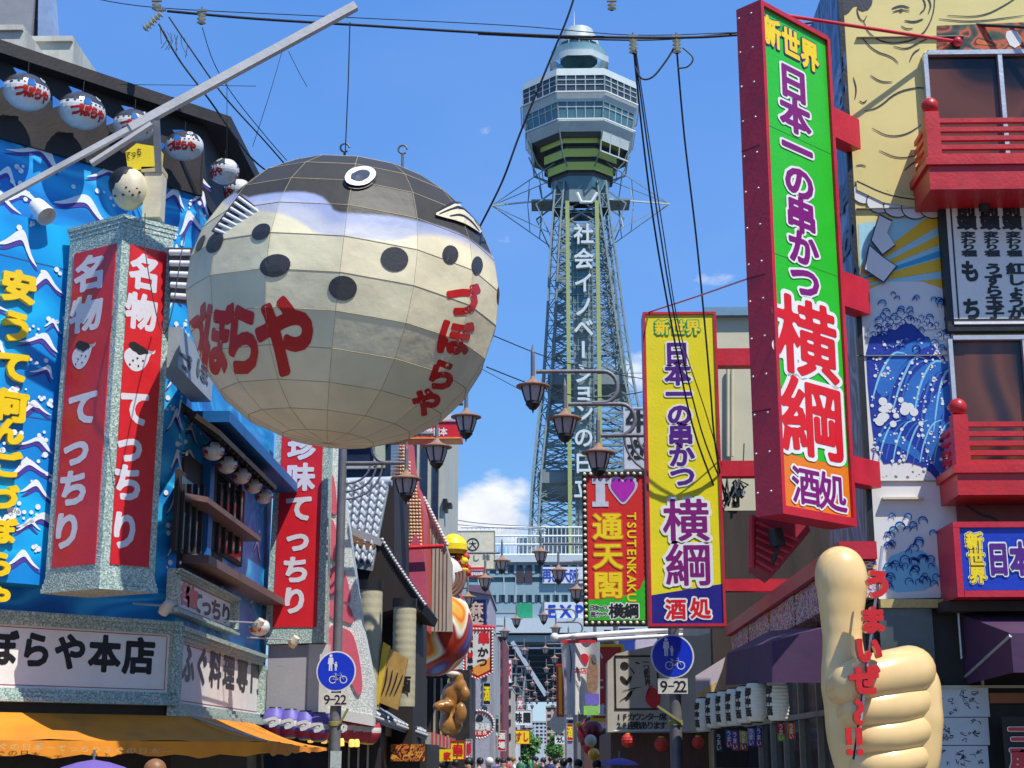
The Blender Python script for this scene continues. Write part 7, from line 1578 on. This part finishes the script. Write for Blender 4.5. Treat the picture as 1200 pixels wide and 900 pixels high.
# ---------------------------------------------------------------- round road signs and plates
def roadsign(px, py, Y, rpx, plate, side_):
    F_ = front(Y); t = thing('road_sign', 'round blue pedestrian and bicycle sign on the %s lamp post' % side_, 'road sign', tuple(F_.P(px, py + rpx))); a, b = F_.q(px, py); k = Y / FPX * 1.0; r_ = rpx * k
    AN = [2 * PI * q / 40 for q in range(40)]
    m = MB(); m.prism(F_, [(a + r_ * math.cos(x), b + r_ * math.sin(x)) for x in AN], -.02, 0, mat('sign_white_rim', (.7, .7, .72), .35), ALU); m.build('disc', t)
    m = MB(); m.poly([F_.p(a + r_ * .93 * math.cos(x), b + r_ * .93 * math.sin(x), .004) for x in AN], mat('road_sign_blue', (.006, .035, .55), .3, .04)); m.build('blue_face', t)
    W_ = mat('reflective_white', (.68, .70, .78), .35); m = MB(); S = lambda x, y: F_.p(a + x * r_, b + y * r_, .008)
    def fig(cx, cy, s): 
        m.disc(S(cx, cy + .33 * s), F_.n, .07 * s * r_, W_, 12)
        for P in ([(-.10, .25), (.10, .25), (.12, -.02), (.07, -.02), (.07, -.32), (.01, -.32), (0, -.05), (-.02, -.32), (-.08, -.32), (-.08, -.02), (-.13, -.02)],): m.poly([S(cx + x * s, cy + y * s) for x, y in P][::-1], W_)
    fig(-.28, .38, 1.15); fig(-.02, .22, .62); m.bar(S(-.15, .38), S(-.06, .28), .02, W_, .004)
    for cx in (-.16, .38):
        m.add([S(cx + q * math.cos(x), -.42 + q * math.sin(x)) for q in (.15, .19) for x in AN[::2]], [(q, (q + 1) % 20, 20 + (q + 1) % 20, 20 + q) for q in range(20)], W_)
    for p, q in (((-.16, -.42), (-.02, -.2)), ((-.02, -.2), (.28, -.2)), ((.28, -.2), (.38, -.42)), ((-.02, -.2), (.1, -.44)), ((.1, -.44), (.28, -.2)), ((.1, -.44), (-.16, -.42)), ((.28, -.2), (.24, -.1)), ((-.04, -.13), (-.02, -.2)), ((-.1, -.12), (.02, -.12)), ((.18, -.1), (.28, -.1))):
        m.bar(S(*p), S(*q), .02 * r_ / .3, W_, .003)
    m.build('pictogram', t)
    x0, y0, x1, y1 = plate; t = thing('sign_plate', 'small white plate reading nine to twenty-two, under the %s round blue sign' % side_, 'sign', tuple(F_.P((x0 + x1) / 2, y1)))
    m = MB(); m.pbox(F_, x0, y0, x1, y1, -.015, 0, mat('plate_white', (.62, .60, .55), .4), 0); m.build('plate', t)
    m = MB(); h = (y1 - y0) * 1.05; ym = (y0 + y1) / 2
    xs = x0 + 7, (x0 + x1) / 2 - 2, x1 - 12.5, x1 - 5.5
    for ch_, x in zip('9-22', xs):
        if ch_ == '-': m.pbox(F_, x - 3.5, ym - .6, x + 3.5, ym + .6, 0, .004, BLACK, 0)
        else: m.text(F_, ch_, (x, ym), (x, ym), h, h, .004, BLACK, .01)
    m.build('lettering', t)
roadsign(394, 786.5, 22.88, 23, (376, 812, 408, 827), 'left'); roadsign(788, 769, 20.88, 25, (771, 795, 806, 813), 'right')
for (x, y, Y, lab) in ((395, 848, 22.85, 'left'), (788, 847, 20.85, 'right')):
    t = thing('pole_clamp', 'olive steel clamp band on the %s lamp post with a loose strap end' % lab, 'clamp', tuple(atY(x, y, Y))); c_ = V((LPX if lab == 'left' else RPX, Y + .15, atY(x, y, Y).z)); OLV = mat('olive_clamp', (.28, .27, .08), .5, .2)
    m = MB(); m.lathe([(.094, -.035), (.1, -.03), (.1, .03), (.094, .035)], c_, OLV, 16); m.build('band', t); m = MB(); m.bar(c_ + V((.08, -.1, 0)), c_ + V((.2 if lab == 'left' else -.25, -.12, .22)), .03, OLV); m.build('strap', t)
# post stickers
F_ = front(22.88); m = MB(); m.pbox(F_, 387, 880, 400, 900, -.01, .0, mat('pale_sticker', (.42, .47, .46), .5, .3, 30), 0); tag(m.build('sticker'), 'pale worn sticker on the left lamp post below the clamp', 'sticker')

# ================================================================ overhead cables
def cable(lab, pts, r_, mt=WIRE, cat='cable', name='overhead_cable'):
    P = [atY(x, y, Y) for x, y, Y in pts]; Q = []
    for i in range(len(P) - 1):
        a, b, c, d = P[max(i - 1, 0)], P[i], P[i + 1], P[min(i + 2, len(P) - 1)]
        for q in range(6): t = q / 6; Q.append(.5 * ((2 * b) + (c - a) * t + (2 * a - 5 * b + 4 * c - d) * t * t + (3 * b - a - 3 * c + d) * t ** 3))
    Q.append(P[-1]); m = MB(); m.tube(Q, r_, mt, 6); return tag(m.build(name), lab, cat)
cable('thick black cable running right across the top of the picture, passing over the tower', [(196, 13, 17), (300, 22, 17), (430, 30, 17), (560, 38, 17), (680, 43, 17), (800, 44, 17), (862, 41, 17), (900, 38, 17), (985, 28, 15), (1090, 27, 14), (1260, 35, 13.4)], .017)
cable('second twisted cable hugging the thick top cable at the right', [(560, 40, 17.05), (740, 47, 17.05), (850, 40, 17.05), (985, 24, 15.1), (1100, 32, 14.1), (1260, 30, 13.5)], .011)
cable('thin messenger wire above the thick top cable', [(100, -4, 17), (185, 9, 17), (400, 20, 17), (600, 30, 17), (740, 41, 17), (860, 38, 17)], .006)
cable('dark cable dropping from the top edge behind the giant fish lantern', [(760, -260, 14.0), (690, -60, 14.4), (668, 12, 14.5), (648, 62, 14.6), (610, 155, 14.8), (588, 214, 15), (560, 270, 16.2)], .012)
cable('leftmost of three cables hanging from the insulator right of the tower', [(742, 52, 17), (752, 150, 17.3), (766, 260, 17.8), (785, 370, 18.2), (812, 500, 18.6), (848, 598, 19.2)], .012)
cable('middle of three cables hanging from the insulator right of the tower', [(743, 55, 17), (756, 150, 17.3), (772, 262, 17.8), (792, 380, 18.2), (822, 505, 18.6), (852, 580, 19.2)], .010)
cable('rightmost thin wire of the bundle hanging right of the tower', [(745, 58, 17), (760, 160, 17.3), (777, 270, 17.8), (796, 385, 18.2), (826, 480, 18.5), (850, 560, 19.2)], .007)
cable('long cable hanging from the right insulator down over the yellow sign', [(793, 58, 17), (802, 160, 17.4), (815, 270, 17.8), (824, 360, 18.1), (832, 450, 18.4), (838, 520, 18.7), (850, 588, 19.3)], .012)
cable('looped slack cable between the two insulators right of the tower', [(744, 78, 17), (752, 92, 17), (765, 90, 17), (780, 72, 17), (790, 56, 17)], .012); cable('second slack loop under the right insulator', [(794, 80, 17), (806, 78, 17), (812, 68, 17), (800, 56, 17)], .010)
cable('cable running down left from the left insulator cluster to the fish lantern', [(186, 28, 16.5), (210, 70, 16.6), (246, 118, 16.8), (290, 180, 17.2), (322, 208, 17.6), (352, 236, 18)], .012)
cable('parallel cable just right of the one from the left insulator cluster', [(198, 20, 16.5), (225, 60, 16.6), (262, 112, 16.8), (310, 165, 17.2), (345, 205, 17.6), (370, 232, 18)], .010)
cable('thin wire from the second insulator down behind the boom', [(237, 32, 16.5), (250, 72, 16.6), (272, 110, 16.8), (310, 158, 17.2), (336, 188, 17.6)], .006)
cable('thin wire crossing from the mural roof to the boom', [(140, 99, 16.8), (236, 100, 16.8), (300, 101, 16.8)], .004); cable('thin drop wire in front of the roof corner fish lantern', [(266, 92, 15.6), (266, 140, 15.7), (266, 184, 15.8)], .004)
cable('thin slack wire at upper left below the top cable', [(338, 60, 16.8), (350, 84, 16.9), (360, 102, 17)], .004); cable('thin curved wire left of the boom tip', [(330, 62, 16.8), (316, 110, 16.8), (296, 172, 17)], .004)
cable('cable passing behind the lamps from the fish lantern to the heart sign, upper', [(575, 392, 24), (640, 418, 26), (700, 434, 28), (760, 445, 30)], .010); cable('cable passing behind the lamps from the fish lantern to the yellow sign, lower', [(570, 430, 24), (640, 456, 26), (700, 466, 28), (760, 458, 30)], .011)
cable('thin wire beneath the two lamp cables', [(560, 430, 26), (620, 462, 27), (660, 480, 28), (720, 520, 30)], .006); cable('thin straight wire crossing the tower at mid height', [(700, 438, 28), (760, 437, 30)], .006)
cable('thin wire low over the cloud at left', [(515, 604, 40), (560, 613, 50), (640, 618, 70)], .012); cable('second thin wire low over the cloud', [(515, 612, 40), (560, 617, 50), (640, 622, 70)], .010)
cable('thin red stay wire from the yellow sign up to the green sign', [(760, 366, 19), (815, 348, 17.5), (878, 326, 15)], .010, RED, 'stay wire', 'stay_wire')
cable('black wire hanging down the right face of the V-shaped red sign', [(170, 250, 15.2), (171, 300, 15.0), (188, 386, 15.0), (200, 372, 15), (212, 300, 15.2), (218, 270, 15.4)], .006)
cable('slack wire under the pole at the right of the street', [(846, 600, 19.4), (868, 560, 22), (872, 520, 23)], .01)
def insul(x, y, Y, lab, n=4, tilt_=0):
    t = thing('insulator', lab, 'insulator', tuple(atY(x, y, Y))); P = atY(x, y, Y); m = MB(); IN = mat('cream_porcelain', (.55, .52, .38), .3, .1)
    pr = []
    for q in range(n): z = -.05 * q; pr += [(.022, z), (.055, z - .012), (.022, z - .03)]
    m.lathe(pr, P + V((0, 0, .08)), IN, 12, V((tilt_, 0, 1))); m.build('porcelain', t); m = MB(); m.tube([P + V((0, 0, .08)), P + V((0, 0, .18))], .012, STEEL, 6); m.bar(P + V((-.06, 0, .13)), P + V((.06, 0, .13)), .03, STEEL); m.build('bracket', t)
insul(742, 54, 17, 'cream porcelain insulator on the top cable, left of the pair beside the tower'); insul(793, 54, 17, 'cream porcelain insulator on the top cable, right of the pair beside the tower')
insul(183, 12, 16.6, 'small bracket insulator at the left end of the top cable', 2); insul(188, 23, 16.5, 'slanting ribbed insulator at upper left above the mural roof', 6, .9); insul(236, 24, 16.6, 'single insulator on the top cable right of the slanting one', 3); insul(717, 12, 16.8, 'tiny insulator just above the top cable over the tower', 2)
t = thing('cable_end', 'frayed loose wire ends hanging below the slanting insulator', 'cables', tuple(atY(200, 60, 16.5))); random.seed(9)
m = MB()
for q in range(8):
    x = 188 + q * 4; y = 34 + q * 1.5; m.tube([atY(x, y, 16.5), atY(x + random.uniform(-4, 6), y + 10, 16.5), atY(x + random.uniform(-3, 8), y + random.uniform(16, 26), 16.45)], .005, WIRE, 4)
m.build('wire_end', t)

# ================================================================ people (only heads and shoulders reach the picture)
def mk_body():
    me = bpy.data.meshes.new('person_base'); J = {'pel': (0, 0, .95), 'sp': (0, 0, 1.15), 'ch': (0, .01, 1.35), 'ne': (0, 0, 1.5), 'hd': (0, -.02, 1.6), 'tp': (0, -.01, 1.70)}
    vs = []; es = []; rs = []; ix = {}
    def add(n, p, r, par=None): ix[n] = len(vs); vs.append(p); rs.append(r); (es.append((ix[par], ix[n])) if par else None)
    add('pel', (0, 0, .95), .15); add('sp', (0, 0, 1.15), .13, 'pel'); add('ch', (0, 0, 1.34), .15, 'sp'); add('ne', (0, 0, 1.49), .06, 'ch'); add('h1', (0, -.02, 1.58), .085, 'ne'); add('h2', (0, -.01, 1.67), .09, 'h1')
    for s in (-1, 1):
        add('s%d' % s, (s * .17, 0, 1.40), .065, 'ch'); add('e%d' % s, (s * .25, .02, 1.14), .045, 's%d' % s); add('w%d' % s, (s * .26, -.06, .90), .03, 'e%d' % s); add('m%d' % s, (s * .26, -.08, .82), .035, 'w%d' % s)
        for q in range(4): add('f%d_%d' % (s, q), (s * .26 + (q - 1.5) * .018, -.10, .73 + .01 * abs(q - 1)), .009, 'm%d' % s)
        add('t%d' % s, (s * .22, -.11, .79), .010, 'm%d' % s)
        add('hp%d' % s, (s * .10, 0, .88), .10, 'pel'); add('k%d' % s, (s * .11, -.02 + .05 * s, .48), .065, 'hp%d' % s); add('a%d' % s, (s * .11, .06 * s, .09), .045, 'k%d' % s); add('fo%d' % s, (s * .12, .06 * s - .16, .04), .035, 'a%d' % s)
    me.from_pydata(vs, es, []); ob = bpy.data.objects.new('person_base', me); C.objects.link(ob)
    sk_ = ob.modifiers.new('s', 'SKIN'); 
    for v, r in zip(me.skin_vertices[0].data, rs): v.radius = (r, r * .85)
    me.skin_vertices[0].data[0].use_root = True
    sb = ob.modifiers.new('b', 'SUBSURF'); sb.levels = sb.render_levels = 1; bpy.context.view_layer.update()
    mm = bpy.data.meshes.new_from_object(ob.evaluated_get(bpy.context.evaluated_depsgraph_get())); bpy.data.objects.remove(ob); return [V(v.co) for v in mm.vertices], [tuple(p.vertices) for p in mm.polygons]
BVt, BFc = mk_body(); SKT = mat('skin', (.50, .30, .21), .5, .05); random.seed(4)
def person(px, Y, lab, hair, shirt, top_px, hat=None):
    P = atY(px, 890, Y); P.z = 0; s_ = atY(px, top_px, Y).z / 1.77; t = thing('person', lab, 'person', tuple(P)); rot = Matrix.Rotation(random.uniform(-3, 3), 3, 'Z')
    T = lambda p: P + rot @ (V(p) * s_)
    m = MB(); m.add([T(v) for v in BVt], BFc, SKT, True); m.build('body', t)
    up = [v + (V((v.x, v.y, 0)).normalized() * .018 if abs(v.x) + abs(v.y) > .01 else V((0, 0, 0))) for v in BVt]
    fs = [f for f in BFc if all(.86 < BVt[i].z < 1.47 and (abs(BVt[i].x) < .22 or BVt[i].z > 1.1) for i in f)]; m = MB(); m.add([T(v) for v in up], fs, shirt, True); m.build('shirt', t)
    fs = [f for f in BFc if all(.1 < BVt[i].z < .98 and abs(BVt[i].x) < .215 for i in f)]; m = MB(); m.add([T(v) for v in up], fs, mat('dark_trousers', (.03, .035, .05), .8), True); m.build('trousers', t)
    m = MB(); m.ball(V((0, .02, 1.68)), .108, hair, 14, 10, (.95, 1.05, 1.0)); m.v = [T(v) for v in m.v]; m.build('hat' if hat else 'hair', t)
    m = MB(); [m.ball(V((sx * .035, -.105, 1.635)), .012, BLACK, 6, 4) for sx in (-1, 1)]; m.ball(V((0, -.115, 1.61)), .014, SKT, 6, 4); m.ball(V((0, -.105, 1.575)), .016, mat('lips', (.4, .15, .12)), 6, 4, (1.4, .5, .4)); m.v = [T(v) for v in m.v]; m.build('face', t)
BLH = mat('black_hair', (.012, .01, .009), .5, .2); BRH = mat('brown_hair', (.25, .11, .04), .5, .2); WHT = mat('white_cap_cloth', (.65, .62, .62), .7); SH = [mat('shirt_%d' % i, c, .8, .1) for i, c in enumerate(((.6, .6, .6), (.05, .06, .2), (.4, .05, .05), (.05, .25, .12), (.5, .35, .1), (.02, .02, .02)))]
person(180, 13.5, 'person with ginger brown hair under the orange awning beside the purple parasol', BRH, SH[0], 891)
person(573, 34, 'person in a white sun hat in the middle of the crowd', WHT, SH[4], 888, True); person(549, 30, 'dark haired person in pale shirt left of the white sun hat', BLH, SH[0], 888); person(533, 36, 'dark haired person under the yellow sign', BLH, SH[2], 890)
person(660, 34, 'dark haired person just left of the gold balls', BLH, SH[5], 889); person(677, 31, 'dark haired person directly under the banner flag', BLH, SH[2], 890); person(645, 60, 'person far along the middle of the street', BLH, SH[1], 887); person(602, 55, 'person far along the left half of the street in light clothes', BRH, SH[0], 887)
person(480, 27, 'dark haired person by the orange food display', BLH, SH[5], 890); person(622, 80, 'small distant person below the round tree', BLH, SH[3], 886); person(590, 44, 'person in a mustard shirt left of the street middle', BLH, SH[4], 889); person(636, 48, 'person in dark clothes in the street middle', BLH, SH[5], 888)
for q, (px, Y, tp) in enumerate(((562, 40, 888), (583, 52, 888), (596, 64, 887), (610, 70, 887), (629, 58, 887), (652, 45, 889), (668, 52, 888), (688, 38, 889), (515, 31, 891), (700, 30, 891))):
    person(px, Y, ('dark haired person in %s in the crowd, ' % ('white', 'navy', 'dark red', 'green', 'ochre', 'black')[q % 6]) + ('right of the white sun hat', 'before the maroon building', 'under the small white signs', 'beside the round tree', 'in the street middle', 'left of the gold balls', 'under the violet print', 'by the gold balls', 'by the yellow string sign', 'near the violet parasol')[q], BLH, SH[q % 6], tp)
def parasol(px, py, Y, wpx, mt, lab):
    t = thing('parasol', lab, 'parasol', tuple(atY(px, 899, Y))); P = atY(px, py, Y); r_ = wpx * Y / FPX / 2; n = 8; vs = [P]
    for q, (a, b) in enumerate(((.35, -.06), (.7, -.17), (1, -.34))): vs += [P + V((r_ * a * math.cos(2 * PI * k / n + .2), r_ * a * math.sin(2 * PI * k / n + .2), b * r_)) for k in range(n)]
    fs = [(0, 1 + k, 1 + (k + 1) % n) for k in range(n)] + [(1 + q * n + k, 1 + (q + 1) * n + k, 1 + (q + 1) * n + (k + 1) % n, 1 + q * n + (k + 1) % n) for q in range(2) for k in range(n)]
    m = MB(); m.add(vs, fs, mt); m.build('canopy', t); m = MB(); m.tube([P + V((0, 0, .08)), V((P.x, P.y, .9))], .012, STEEL, 6); m.build('shaft', t)
parasol(110, 890, 13, 100, mat('lavender_parasol_cloth', (.16, .10, .36), .6, .06), 'lavender parasol at the bottom left under the orange awning'); parasol(726, 888, 18, 46, mat('violet_parasol_cloth', (.07, .05, .32), .6, .06), 'violet blue parasol at the bottom, left of the right lamp post')
bpy.data.objects.remove(fo)
for o in bpy.data.objects:   # pieces too small to pick apart singly in the picture
    n = o.name.split('.')[0]
    if o.type == 'MESH' and o.parent and n in ('mullion', 'fine_brace', 'cross_brace', 'sign_grid', 'roof_fence', 'mural_spray', 'mural_wave_curl', 'scribble', 'stripe', 'wire_end', 'crown_glazing_bar', 'ring_seam', 'meridian_seam', 'sheet_joint'): o['kind'] = 'stuff'
